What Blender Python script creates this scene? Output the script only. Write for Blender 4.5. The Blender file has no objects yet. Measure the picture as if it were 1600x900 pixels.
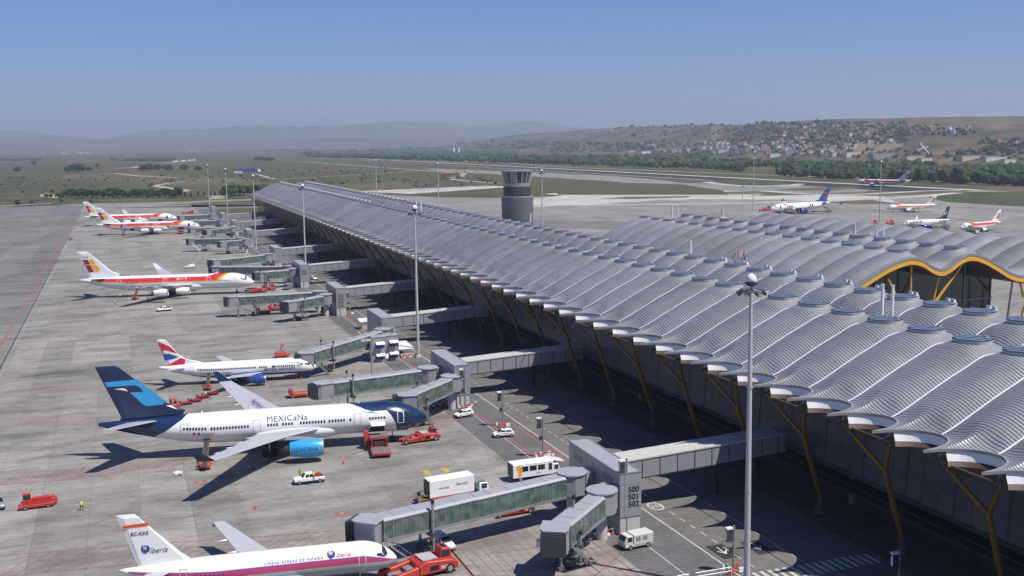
import bpy, bmesh, math, random
from mathutils import Vector, Matrix, noise
random.seed(7)
sc = bpy.context.scene
COL = sc.collection
PI = math.pi
# ---------------------------------------------------------------- camera
F = 1697.0; CH = 56.0
def _ray_c(x, y): return Vector((x-800.0, 450.0-y, -F))
_Y = _ray_c(184, 228).normalized(); _d2 = _ray_c(1184, 213.5)
_Z = _d2.cross(_Y).normalized()
if _Z.y < 0: _Z = -_Z
_X = _Y.cross(_Z)
ROT = Matrix((_X, _Y, _Z))
def at(x, y, z=0.0):
    "world point on the level z seen in the photograph at x, y"
    d = ROT @ _ray_c(x, y); t = (z-CH)/d.z
    return Vector((d.x*t, d.y*t, z))
def far(x, y, r):
    "point at horizontal distance r in the direction of photo point x, y"
    d = ROT @ _ray_c(x, y); h = math.hypot(d.x, d.y)
    return Vector((d.x/h*r, d.y/h*r, CH+d.z/h*r))
cam = bpy.data.cameras.new('camera'); camo = bpy.data.objects.new('camera', cam)
COL.objects.link(camo); sc.camera = camo
cam.sensor_width = 36; cam.lens = F/1600*36; cam.clip_start = 0.5; cam.clip_end = 60000
camo.matrix_world = Matrix.Translation((0, 0, CH)) @ ROT.to_4x4()
# ---------------------------------------------------------------- light
SH = Vector((-0.40, 0.44, -1.0))           # direction in which sunlight travels
S = (-SH).normalized()
sun = bpy.data.lights.new('sun', 'SUN'); sun.energy = 4.8; sun.angle = math.radians(0.53); sun.color = (1, .95, .87)
suno = bpy.data.objects.new('sun', sun); COL.objects.link(suno)
suno.rotation_euler = (-S).to_track_quat('-Z', 'Y').to_euler()
w = bpy.data.worlds.new('World'); sc.world = w; w.use_nodes = True
nt = w.node_tree; bg = nt.nodes['Background']
sky = nt.nodes.new('ShaderNodeTexSky'); sky.sky_type = 'NISHITA'; sky.sun_disc = False
sky.sun_elevation = math.asin(S.z); sky.sun_rotation = math.atan2(S.x, S.y)
sky.air_density = 1.0; sky.dust_density = .45; sky.ozone_density = 3.5; sky.altitude = 600
tint = nt.nodes.new('ShaderNodeMix'); tint.data_type = 'RGBA'; tint.blend_type = 'MULTIPLY'; tint.inputs[0].default_value = 1
tint.inputs[7].default_value = (.72, .90, 1.38, 1)
nt.links.new(sky.outputs[0], tint.inputs[6]); nt.links.new(tint.outputs[2], bg.inputs[0]); bg.inputs[1].default_value = 0.062
sc.view_settings.view_transform = 'Standard'; sc.view_settings.look = 'None'
sc.view_settings.exposure = 0.22; sc.view_settings.gamma = 1.0
sc.cycles.max_bounces = 5; sc.cycles.diffuse_bounces = 2; sc.cycles.glossy_bounces = 3
sc.cycles.transmission_bounces = 3; sc.cycles.volume_bounces = 0; sc.cycles.caustics_reflective = False; sc.cycles.caustics_refractive = False
sc.cycles.use_denoising = True
# ---------------------------------------------------------------- materials
M = {}
def srgb(r, g, b):
    f = lambda c: (c/255/12.92) if c/255 <= .04045 else ((c/255+.055)/1.055)**2.4
    return (f(r), f(g), f(b))
def mat(name, col, rough=.6, metal=0.0, var=.12, vs=.5, bump=0.0, bs=8.0, spec=.5, emit=None, coat=0.0):
    "principled paint with a little procedural unevenness"
    m = bpy.data.materials.new(name); m.use_nodes = True; n = m.node_tree.nodes; l = m.node_tree.links
    b = n['Principled BSDF']; b.inputs['Roughness'].default_value = rough; b.inputs['Metallic'].default_value = metal
    b.inputs['Specular IOR Level'].default_value = spec
    if coat: b.inputs['Coat Weight'].default_value = coat; b.inputs['Coat Roughness'].default_value = .15
    tc = n.new('ShaderNodeTexCoord'); no = n.new('ShaderNodeTexNoise'); no.inputs['Scale'].default_value = vs; no.inputs['Detail'].default_value = 5
    l.new(tc.outputs['Object'], no.inputs['Vector'])
    mx = n.new('ShaderNodeMix'); mx.data_type = 'RGBA'
    mx.inputs[6].default_value = (*[c*(1-var) for c in col], 1); mx.inputs[7].default_value = (*[min(1, c*(1+var)) for c in col], 1)
    l.new(no.outputs['Fac'], mx.inputs[0]); l.new(mx.outputs[2], b.inputs['Base Color'])
    if bump:
        n2 = n.new('ShaderNodeTexNoise'); n2.inputs['Scale'].default_value = bs; l.new(tc.outputs['Object'], n2.inputs['Vector'])
        bp = n.new('ShaderNodeBump'); bp.inputs['Strength'].default_value = bump; l.new(n2.outputs['Fac'], bp.inputs['Height']); l.new(bp.outputs[0], b.inputs['Normal'])
    if emit: b.inputs['Emission Color'].default_value = (*emit[0], 1); b.inputs['Emission Strength'].default_value = emit[1]
    M[name] = m; return m
mat('white', (.80, .80, .80), .35, var=.03, coat=.3)
mat('planewhite', (.80, .80, .80), .3, var=.025, vs=.25, coat=.4)
mat('offwhite', (.58, .56, .51), .5, var=.06)
mat('bellygrey', (.38, .39, .42), .35, var=.05, coat=.3)
mat('winggrey', (.42, .43, .46), .35, var=.07, vs=.6)
mat('navy', (.010, .026, .082), .25, var=.08, coat=.5)
mat('skyblue', (.04, .36, .72), .3, var=.04, coat=.3)
mat('midblue', (.02, .055, .30), .3, var=.06, coat=.4)
mat('purpleblue', (.04, .035, .28), .35, var=.06)
mat('red', (.44, .04, .03), .45, var=.25, vs=1.5)
mat('redorange', (.54, .07, .03), .45, var=.15)
mat('crimson', (.58, .022, .045), .35, var=.04)
mat('darkred', (.28, .012, .018), .45, var=.08)
mat('orange', (.80, .20, .02), .4, var=.05)
mat('yellow', (.80, .40, .02), .4, var=.06)
mat('magenta', (.42, .05, .14), .4, var=.05)
mat('violet', (.22, .06, .32), .4, var=.05)
mat('strutyellow', (.22, .12, .010), .4, var=.08)
mat('hivis', (.55, .75, .04), .6, var=.05)
mat('skin', (.45, .26, .18), .6)
mat('cloth_dark', (.02, .025, .05), .8)
mat('black', (.012, .012, .014), .5, var=.2)
mat('tyre', (.018, .018, .018), .8)
mat('darkmetal', (.06, .065, .07), .5, .3)
mat('steel', (.50, .51, .53), .35, .7, var=.1)
mat('galv', (.36, .37, .39), .45, .5, var=.12)
mat('polegrey', (.50, .50, .50), .5, .1, var=.1, vs=2)
mat('panel', (.33, .335, .36), .45, .2, var=.05, vs=.3)
mat('panel_dark', (.22, .225, .25), .5, .2, var=.05, vs=.3)
mat('seam', (.03, .03, .035), .6)
mat('bridgeroof', (.34, .35, .38), .5, .1, var=.08)
mat('linkroof', (.5, .5, .48), .5, .1, var=.08)
mat('linkridge', (.60, .60, .57), .5)
mat('conc_white', (.50, .50, .48), .7, var=.08, vs=1)
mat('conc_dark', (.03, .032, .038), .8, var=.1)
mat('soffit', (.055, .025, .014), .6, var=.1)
mat('winglass', (.012, .018, .035), .12, spec=.8, var=.1)
mat('glass_line', (.30, .33, .33), .4, .3)
mat('text_dark', (.02, .025, .05), .5)
mat('text_navy', (.03, .05, .16), .5)
mat('textwhite', (.8, .8, .8), .5, var=.02)
mat('lens', (.85, .85, .8), .25, var=.02)
mat('gableyellow', (.78, .42, .05), .4, var=.05)
mat('redmark', (.26, .12, .11), .8, var=.25, vs=.6)
mat('redline', (.27, .10, .095), .8, var=.15, vs=.6)
mat('whiteline', (.46, .46, .43), .8, var=.15, vs=1.5)
mat('yellowmark', (.50, .30, .08), .8, var=.2)
mat('terracotta', (.38, .14, .08), .8)
mat('beige', (.50, .44, .36), .8)
mat('redwhite', (.62, .10, .06), .6)
mat('trunk', (.06, .045, .03), .9)
mat('amber', (.8, .25, .02), .4, emit=((1, .3, .03), .6))

def node_mat(name):
    m = bpy.data.materials.new(name); m.use_nodes = True; M[name] = m
    return m, m.node_tree.nodes, m.node_tree.links, m.node_tree.nodes['Principled BSDF']
def N(n, t, **kw):
    x = n.new(t)
    for k, v in kw.items(): setattr(x, k, v)
    return x
def noise_node(n, l, vec, scale, detail=6, rough=.55, stretch=None):
    if stretch:
        mp = n.new('ShaderNodeMapping'); mp.inputs['Scale'].default_value = stretch; l.new(vec, mp.inputs[0]); vec = mp.outputs[0]
    t = n.new('ShaderNodeTexNoise'); t.inputs['Scale'].default_value = scale; t.inputs['Detail'].default_value = detail; t.inputs['Roughness'].default_value = rough
    l.new(vec, t.inputs['Vector']); return t.outputs['Fac']
def ramp(n, l, fac, stops):
    r = n.new('ShaderNodeValToRGB'); e = r.color_ramp.elements
    while len(e) < len(stops): e.new(.5)
    for i, (p, c) in enumerate(stops):
        e[i].position = p; e[i].color = (*c, 1) if len(c) == 3 else c
    l.new(fac, r.inputs[0]); return r.outputs[0]
def mul(n, l, a, b, mode='MULTIPLY', fac=1.0):
    x = n.new('ShaderNodeMix'); x.data_type = 'RGBA'; x.blend_type = mode
    if isinstance(fac, (int, float)): x.inputs[0].default_value = fac
    else: l.new(fac, x.inputs[0])
    l.new(a, x.inputs[6])
    if isinstance(b, tuple): x.inputs[7].default_value = (*b, 1)
    else: l.new(b, x.inputs[7])
    return x.outputs[2]
def mth(n, l, op, a, b=None):
    x = n.new('ShaderNodeMath'); x.operation = op
    for i, v in enumerate((a, b)):
        if v is None: continue
        if isinstance(v, (int, float)): x.inputs[i].default_value = v
        else: l.new(v, x.inputs[i])
    return x.outputs[0]
def grid_lines(n, l, coord, period, width, soft=.0):
    "1 on a joint of a regular grid, 0 elsewhere"
    f = mth(n, l, 'FRACT', mth(n, l, 'DIVIDE', coord, period))
    return mth(n, l, 'LESS_THAN', f, width/period)

# apron concrete: slabs with joints, oil and rubber stains, weathering
def ground_mat(name, base, joints=7.5, stain=1.0, warm=(1.0, .985, .95), lo=.62):
    m, n, l, b = node_mat(name)
    tc = N(n, 'ShaderNodeTexCoord'); sep = N(n, 'ShaderNodeSeparateXYZ'); l.new(tc.outputs['Object'], sep.inputs[0])
    v = tc.outputs['Object']
    c = N(n, 'ShaderNodeRGB'); c.outputs[0].default_value = (*[base*k for k in warm], 1); col = c.outputs[0]
    big = noise_node(n, l, v, .02, 6, .6)
    col = mul(n, l, col, ramp(n, l, big, [(.3, (.86,)*3), (.7, (1.1,)*3)]))
    mid = noise_node(n, l, v, .11, 9, .72, (.55, 1.4, 1))
    col = mul(n, l, col, ramp(n, l, mid, [(.38, (.62 + (1-stain)*.28,)*3), (.56, (1.06,)*3)]), fac=.9)
    fine = noise_node(n, l, v, 1.1, 8, .75, (.45, 1.5, 1))
    col = mul(n, l, col, ramp(n, l, fine, [(.3, (.68,)*3), (.5, (1,)*3), (.7, (1.25,)*3)]), fac=.9)
    # patchwork of slabs
    if joints:
        fx = mth(n, l, 'FLOOR', mth(n, l, 'DIVIDE', sep.outputs[0], joints)); fy = mth(n, l, 'FLOOR', mth(n, l, 'DIVIDE', sep.outputs[1], joints*5))
        cb = N(n, 'ShaderNodeCombineXYZ'); l.new(fx, cb.inputs[0]); l.new(fy, cb.inputs[1])
        wn = N(n, 'ShaderNodeTexWhiteNoise'); l.new(cb.outputs[0], wn.inputs['Vector'])
        col = mul(n, l, col, ramp(n, l, wn.outputs['Value'], [(0, (.88,)*3), (1, (1.1,)*3)]))
        jx = grid_lines(n, l, sep.outputs[0], joints, .16); jy = grid_lines(n, l, sep.outputs[1], joints, .16)
        dash = mth(n, l, 'LESS_THAN', mth(n, l, 'FRACT', mth(n, l, 'DIVIDE', sep.outputs[0], 1.9)), .62)
        jy5 = mth(n, l, 'MULTIPLY', grid_lines(n, l, sep.outputs[1], joints*3, .2), dash)
        j = mth(n, l, 'MAXIMUM', mth(n, l, 'MULTIPLY', mth(n, l, 'MAXIMUM', jx, jy), .22), mth(n, l, 'MULTIPLY', jy5, .5))
        col = mul(n, l, col, (.06, .055, .05), 'MIX', fac=j)
    if stain > 0:
        s1 = noise_node(n, l, v, .032, 9, .70, (.6, 1.7, 1))
        col = mul(n, l, col, ramp(n, l, s1, [(.53, (1, 1, 1)), (.60, (.80, .795, .79)), (.70, (.40, .395, .39))]), fac=stain*.9)
        # tyre tracks along the stands
        s2 = noise_node(n, l, v, .4, 5, .6, (.06, 1.1, 1))
        col = mul(n, l, col, ramp(n, l, s2, [(.60, (1, 1, 1)), (.72, (.70, .70, .70))]), fac=.6*stain)
    l.new(col, b.inputs['Base Color']); b.inputs['Roughness'].default_value = .85; b.inputs['Specular IOR Level'].default_value = .25
    return m
ground_mat('apron_concrete', .262, 7.5, 1.0, (1.0, .945, .875))
ground_mat('taxi_asphalt', .185, 15, .8, (1, .965, .92))
ground_mat('far_concrete', .25, 15, .7, (1, .95, .89))
ground_mat('pale_concrete', .46, 0, .5, (1, .97, .92))
ground_mat('asphalt', .125, 0, .35, (1, 1, 1.02))
ground_mat('road_tar', .145, 0, .3, (1, .95, .90))
ground_mat('runway_tar', .035, 0, .2, (1, 1, 1.1))
ground_mat('pavement_grey', .085, 2.0, .3)
ground_mat('dirt', .38, 0, .2, (1, .84, .62))

# dry grass plain
m, n, l, b = node_mat('plain')
tc = N(n, 'ShaderNodeTexCoord'); v = tc.outputs['Object']
a = noise_node(n, l, v, .0016, 8, .62, (1, .5, 1))
c1 = ramp(n, l, a, [(.30, (.045, .052, .026)), (.42, (.085, .082, .045)), (.50, (.070, .074, .038)), (.58, (.130, .108, .066)), (.70, (.060, .066, .034))])
a2 = noise_node(n, l, v, .02, 8, .7)
c1 = mul(n, l, c1, ramp(n, l, a2, [(.32, (.55, .62, .5)), (.5, (1, 1, 1)), (.72, (1.45, 1.35, 1.2))]))
a3 = noise_node(n, l, v, .15, 6, .75)
c1 = mul(n, l, c1, ramp(n, l, a3, [(.35, (.7, .74, .68)), (.65, (1.22, 1.2, 1.15))]))
l.new(c1, b.inputs['Base Color']); b.inputs['Roughness'].default_value = .95; b.inputs['Specular IOR Level'].default_value = .1
def grass_mat(name, c):
    m, n, l, b = node_mat(name); tc = N(n, 'ShaderNodeTexCoord'); v = tc.outputs['Object']
    a = noise_node(n, l, v, .03, 8, .7)
    c1 = ramp(n, l, a, [(.3, tuple(k*.7 for k in c)), (.5, c), (.7, (c[0]*1.7, c[1]*1.25, c[2]*1.3))])
    l.new(c1, b.inputs['Base Color']); b.inputs['Roughness'].default_value = .95; b.inputs['Specular IOR Level'].default_value = .1
grass_mat('grass', (.078, .082, .040)); grass_mat('grass_green', (.060, .080, .034)); grass_mat('grass_dry', (.12, .10, .055))
def leaf_mat(name, c):
    m, n, l, b = node_mat(name); tc = N(n, 'ShaderNodeTexCoord')
    oi = N(n, 'ShaderNodeObjectInfo'); v = tc.outputs['Object']
    a = noise_node(n, l, v, .09, 4, .6); a2 = noise_node(n, l, v, .9, 3, .6)
    c1 = ramp(n, l, a, [(.3, tuple(k*.65 for k in c)), (.5, c), (.7, (c[0]*1.6, c[1]*1.45, c[2]*1.2))])
    c1 = mul(n, l, c1, ramp(n, l, a2, [(.3, (.7,)*3), (.7, (1.25,)*3)]))
    l.new(c1, b.inputs['Base Color']); b.inputs['Roughness'].default_value = .8; b.inputs['Specular IOR Level'].default_value = .2
leaf_mat('leaf_dark', (.020, .042, .014)); leaf_mat('leaf_green', (.032, .072, .018)); leaf_mat('leaf_olive', (.05, .062, .028))
# hillside: scrub and bare clay
m, n, l, b = node_mat('hillside')
tc = N(n, 'ShaderNodeTexCoord'); v = tc.outputs['Object']
a = noise_node(n, l, v, .0022, 9, .65)
c1 = ramp(n, l, a, [(.32, (.034, .044, .022)), (.45, (.060, .064, .036)), (.54, (.10, .084, .054)), (.64, (.14, .098, .066)), (.74, (.050, .054, .030))])
a2 = noise_node(n, l, v, .012, 9, .72)
c1 = mul(n, l, c1, ramp(n, l, a2, [(.36, (.5, .6, .45)), (.5, (1, 1, 1)), (.68, (1.5, 1.45, 1.35))]))
geo = N(n, 'ShaderNodeNewGeometry'); sp = N(n, 'ShaderNodeSeparateXYZ'); l.new(geo.outputs['Normal'], sp.inputs[0])
c1 = mul(n, l, c1, (.34, .27, .19), 'MIX', fac=mth(n, l, 'MULTIPLY', mth(n, l, 'LESS_THAN', sp.outputs[2], .955), .45))
l.new(c1, b.inputs['Base Color']); b.inputs['Roughness'].default_value = .95; b.inputs['Specular IOR Level'].default_value = .1
m, n, l, b = node_mat('mountain')
tc = N(n, 'ShaderNodeTexCoord'); v = tc.outputs['Object']; sp = N(n, 'ShaderNodeSeparateXYZ'); l.new(v, sp.inputs[0])
a = noise_node(n, l, v, .0006, 9, .65)
c1 = ramp(n, l, a, [(.35, (.05, .06, .05)), (.55, (.10, .09, .07)), (.7, (.16, .13, .10))])
sn = noise_node(n, l, v, .0011, 6, .6)
snow = mth(n, l, 'MULTIPLY', mth(n, l, 'GREATER_THAN', sp.outputs[2], 300.0), mth(n, l, 'GREATER_THAN', sn, .60))
c1 = mul(n, l, c1, (.6, .62, .66), 'MIX', fac=snow)
l.new(c1, b.inputs['Base Color']); b.inputs['Roughness'].default_value = .95
# corrugated aluminium roof: seams run along the building, sheets weathered
m, n, l, b = node_mat('rib_roof')
tc = N(n, 'ShaderNodeTexCoord'); v = tc.outputs['Object']; sp = N(n, 'ShaderNodeSeparateXYZ'); l.new(v, sp.inputs[0])
fr = mth(n, l, 'FRACT', mth(n, l, 'DIVIDE', sp.outputs[0], .40))
tri = mth(n, l, 'ABSOLUTE', mth(n, l, 'SUBTRACT', fr, .5))
h = N(n, 'ShaderNodeMapRange'); h.interpolation_type = 'SMOOTHSTEP'; h.inputs[1].default_value = .26; h.inputs[2].default_value = .46; l.new(tri, h.inputs[0])
a = noise_node(n, l, v, .35, 5, .6, (1, .15, 1))
c1 = ramp(n, l, a, [(.3, (.43, .43, .44)), (.7, (.54, .54, .545))])
dirt = noise_node(n, l, v, .06, 6, .7, (.25, 1.2, 1)); c1 = mul(n, l, c1, ramp(n, l, dirt, [(.38, (.80, .79, .78)), (.6, (1.06, 1.06, 1.06))]))
gap = mth(n, l, 'GREATER_THAN', tri, .35)
c1 = mul(n, l, c1, (.10, .10, .115), 'MIX', fac=mth(n, l, 'MULTIPLY', gap, .85))
bp = N(n, 'ShaderNodeBump'); bp.inputs['Strength'].default_value = 1.0; bp.inputs['Distance'].default_value = .055; bp.invert = True
l.new(h.outputs[0], bp.inputs['Height']); l.new(bp.outputs[0], b.inputs['Normal'])
l.new(c1, b.inputs['Base Color']); b.inputs['Metallic'].default_value = .60; b.inputs['Roughness'].default_value = .46
mat('rim', (.30, .31, .32), .5, .3, var=.08)
mat('skirt', (.90, .90, .88), .35, .0, var=.08, vs=1.2)
mat('gutter', (.80, .80, .84), .45, .0, var=.04)
# terminal curtain wall
m, n, l, b = node_mat('facade_glass')
tc = N(n, 'ShaderNodeTexCoord'); v = tc.outputs['Object']; a = noise_node(n, l, v, .25, 3, .5)
c1 = ramp(n, l, a, [(.3, (.040, .048, .070)), (.7, (.068, .078, .105))])
l.new(c1, b.inputs['Base Color']); b.inputs['Roughness'].default_value = .3; b.inputs['Specular IOR Level'].default_value = .35
# jet bridge glazing: greenish, see-through
m, n, l, b = node_mat('green_glass')
tc = N(n, 'ShaderNodeTexCoord'); a = noise_node(n, l, tc.outputs['Object'], .8, 3, .5)
c1 = ramp(n, l, a, [(.35, (.085, .145, .125)), (.7, (.22, .30, .265))])
l.new(c1, b.inputs['Base Color']); b.inputs['Roughness'].default_value = .12; b.inputs['Alpha'].default_value = .6; b.inputs['Specular IOR Level'].default_value = .7
mat('skyglass', (.012, .045, .10), .5, spec=.2, var=.5, vs=.4)
mat('darkglass', (.015, .03, .035), .1, spec=.9, var=.4, vs=.15)
mat('cabglass', (.03, .09, .08), .1, spec=.9, var=.5, vs=.2)
mat('tower_metal', (.17, .175, .175), .4, .4, var=.06, vs=.4)
# ---------------------------------------------------------------- mesh helpers
class MB:
    "collects shapes and links them as one mesh object"
    def __init__(s): s.v = []; s.f = []; s.m = []; s.mats = []; s.mi = 0
    def use(s, name):
        if name not in s.mats: s.mats.append(name)
        s.mi = s.mats.index(name); return s
    def add(s, vs, fs):
        o = len(s.v); s.v += [tuple(p) for p in vs]
        for f in fs: s.f.append([i+o for i in f]); s.m.append(s.mi)
        return s
    def box(s, x0, x1, y0, y1, z0, z1, T=None):
        vs = [Vector((x, y, z)) for x in (x0, x1) for y in (y0, y1) for z in (z0, z1)]
        if T is not None: vs = [T @ p for p in vs]
        return s.add(vs, [(0,1,3,2),(4,6,7,5),(0,4,5,1),(2,3,7,6),(0,2,6,4),(1,5,7,3)])
    def hexa(s, lo, hi):
        "two quads (4 points each) joined"
        return s.add(list(lo)+list(hi), [(3,2,1,0),(4,5,6,7),(0,1,5,4),(1,2,6,5),(2,3,7,6),(3,0,4,7)])
    def loft(s, rings, cap=True, closed=True):
        n = len(rings[0]); o = len(s.v)
        for r in rings: s.v += [tuple(p) for p in r]
        for i in range(len(rings)-1):
            for j in range(n if closed else n-1):
                a = o+i*n+j; b_ = o+i*n+(j+1) % n
                s.f.append([a, b_, b_+n, a+n]); s.m.append(s.mi)
        if cap:
            s.f.append([o+j for j in range(n)][::-1]); s.m.append(s.mi)
            s.f.append([o+(len(rings)-1)*n+j for j in range(n)]); s.m.append(s.mi)
        return s
    def tube(s, p0, p1, r0, r1=None, n=10, cap=True):
        p0 = Vector(p0); p1 = Vector(p1); r1 = r0 if r1 is None else r1
        d = (p1-p0).normalized(); a = d.orthogonal().normalized(); b = d.cross(a)
        R = lambda p, r: [p+(a*math.cos(2*PI*k/n)+b*math.sin(2*PI*k/n))*r for k in range(n)]
        return s.loft([R(p0, r0), R(p1, r1)], cap)
    def revolve(s, prof, axis='x', c=(0, 0, 0), n=20, cap=True):
        rings = []
        for t, r in prof:
            ring = []
            for k in range(n):
                u, w_ = math.cos(2*PI*k/n)*r, math.sin(2*PI*k/n)*r
                p = {'x': (t, u, w_), 'y': (u, t, w_), 'z': (u, w_, t)}[axis]
                ring.append((p[0]+c[0], p[1]+c[1], p[2]+c[2]))
            rings.append(ring)
        return s.loft(rings, cap)
    def prism(s, poly, z0, z1, T=None):
        a = [Vector((x, y, z0)) for x, y in poly]; b = [Vector((x, y, z1)) for x, y in poly]
        if T is not None: a = [T @ p for p in a]; b = [T @ p for p in b]
        n = len(poly)
        return s.add(a+b, [list(range(n))[::-1], list(range(n, 2*n))]+[[i, (i+1) % n, n+(i+1) % n, n+i] for i in range(n)])
    def side(s, poly, y0, y1, T=None):
        "side profile (x, z) extruded across y"
        a = [Vector((x, y0, z)) for x, z in poly]; b = [Vector((x, y1, z)) for x, z in poly]
        if T is not None: a = [T @ p for p in a]; b = [T @ p for p in b]
        n = len(poly)
        return s.add(a+b, [list(range(n)), list(range(n, 2*n))[::-1]]+[[i, n+i, n+(i+1) % n, (i+1) % n] for i in range(n)])
    def flat(s, pts): return s.add(pts, [list(range(len(pts)))])
    def build(s, name, m=None, parent=None, smooth=False, bevel=0, label=None, recalc=True):
        me = bpy.data.meshes.new(name); me.from_pydata(s.v, [], s.f)
        if m: me.materials.append(M[m])
        else:
            for k in s.mats: me.materials.append(M[k])
            me.polygons.foreach_set('material_index', s.m)
        if recalc:
            bm = bmesh.new(); bm.from_mesh(me); bmesh.ops.recalc_face_normals(bm, faces=bm.faces); bm.to_mesh(me); bm.free()
        if smooth:
            me.polygons.foreach_set('use_smooth', [True]*len(me.polygons))
            if smooth != 'all': me.set_sharp_from_angle(angle=math.radians(38))
        me.update()
        o = bpy.data.objects.new(name, me); COL.objects.link(o)
        if parent: o.parent = parent
        if bevel:
            md = o.modifiers.new('bevel', 'BEVEL'); md.width = bevel; md.segments = 1; md.limit_method = 'ANGLE'
        if label: o['label'] = label
        return o
def tag(o, label, cat, group=None):
    o['label'] = label; o['category'] = cat
    if group: o['group'] = group
    return o
def thing(name, label, cat, loc=(0, 0, 0), rz=0, group=None, scale=1):
    o = bpy.data.objects.new(name, None); COL.objects.link(o); o.empty_display_size = .5
    o.location = loc; o.rotation_euler = (0, 0, rz); o.scale = (scale,)*3
    return tag(o, label, cat, group)
def kind(o, k='structure'): o['kind'] = k; return o
def copy_tree(o, parent=None):
    c = o.copy(); COL.objects.link(c)
    if parent: c.parent = parent
    for ch in list(o.children): copy_tree(ch, c)
    return c
def dup(o, loc, rz=None, label=None, group=None):
    c = copy_tree(o); c.location = loc
    if rz is not None: c.rotation_euler = (0, 0, rz)
    if label: c['label'] = label
    if group: c['group'] = group
    return c
def text_mesh(body, size, shear=0.0, extrude=0, spacing=1.0, bold=0.0):
    cu = bpy.data.curves.new('txt', 'FONT'); cu.body = body; cu.size = size; cu.shear = shear; cu.offset = bold
    cu.align_x = 'CENTER'; cu.align_y = 'CENTER'; cu.space_character = spacing; cu.resolution_u = 3; cu.extrude = extrude
    ob = bpy.data.objects.new('txt', cu); COL.objects.link(ob)
    me = bpy.data.meshes.new_from_object(ob.evaluated_get(bpy.context.evaluated_depsgraph_get()))
    bpy.data.objects.remove(ob); bpy.data.curves.remove(cu)
    return me
def text_on(body, size, m, T, parent, name='lettering', shear=0, spacing=1.0, bold=0.0, sx=1.0):
    "flat lettering; T maps the text plane (x right, y up) into the parent's space"
    me = text_mesh(body, size, shear, 0, spacing, bold)
    me.transform(T @ Matrix.Diagonal((sx, 1, 1, 1))); me.materials.append(M[m])
    o = bpy.data.objects.new(name, me); COL.objects.link(o); o.parent = parent
    return o
def plane_T(origin, right, up):
    r = Vector(right).normalized(); u = Vector(up).normalized(); n_ = r.cross(u)
    return Matrix(((r.x, u.x, n_.x, origin[0]), (r.y, u.y, n_.y, origin[1]), (r.z, u.z, n_.z, origin[2]), (0, 0, 0, 1)))
def interp(tab, t):
    if t <= tab[0][0]: return tab[0][1]
    for (a, va), (b, vb) in zip(tab, tab[1:]):
        if t <= b:
            k = (t-a)/(b-a); return va+(vb-va)*k
    return tab[-1][1]
def smooth(tab, t):
    "Catmull-Rom through a table"
    n = len(tab)
    if t <= tab[0][0]: return tab[0][1]
    if t >= tab[-1][0]: return tab[-1][1]
    for i in range(n-1):
        if t <= tab[i+1][0]:
            x0, y0 = tab[i]; x1, y1 = tab[i+1]; h = x1-x0; k = (t-x0)/h
            m0 = (y1-tab[i-1][1])/(x1-tab[i-1][0]) if i > 0 else (y1-y0)/h
            m1 = (tab[i+2][1]-y0)/(tab[i+2][0]-x0) if i+2 < n else (y1-y0)/h
            return (2*k**3-3*k*k+1)*y0+(k**3-2*k*k+k)*h*m0+(-2*k**3+3*k*k)*y1+(k**3-k*k)*h*m1

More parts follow.
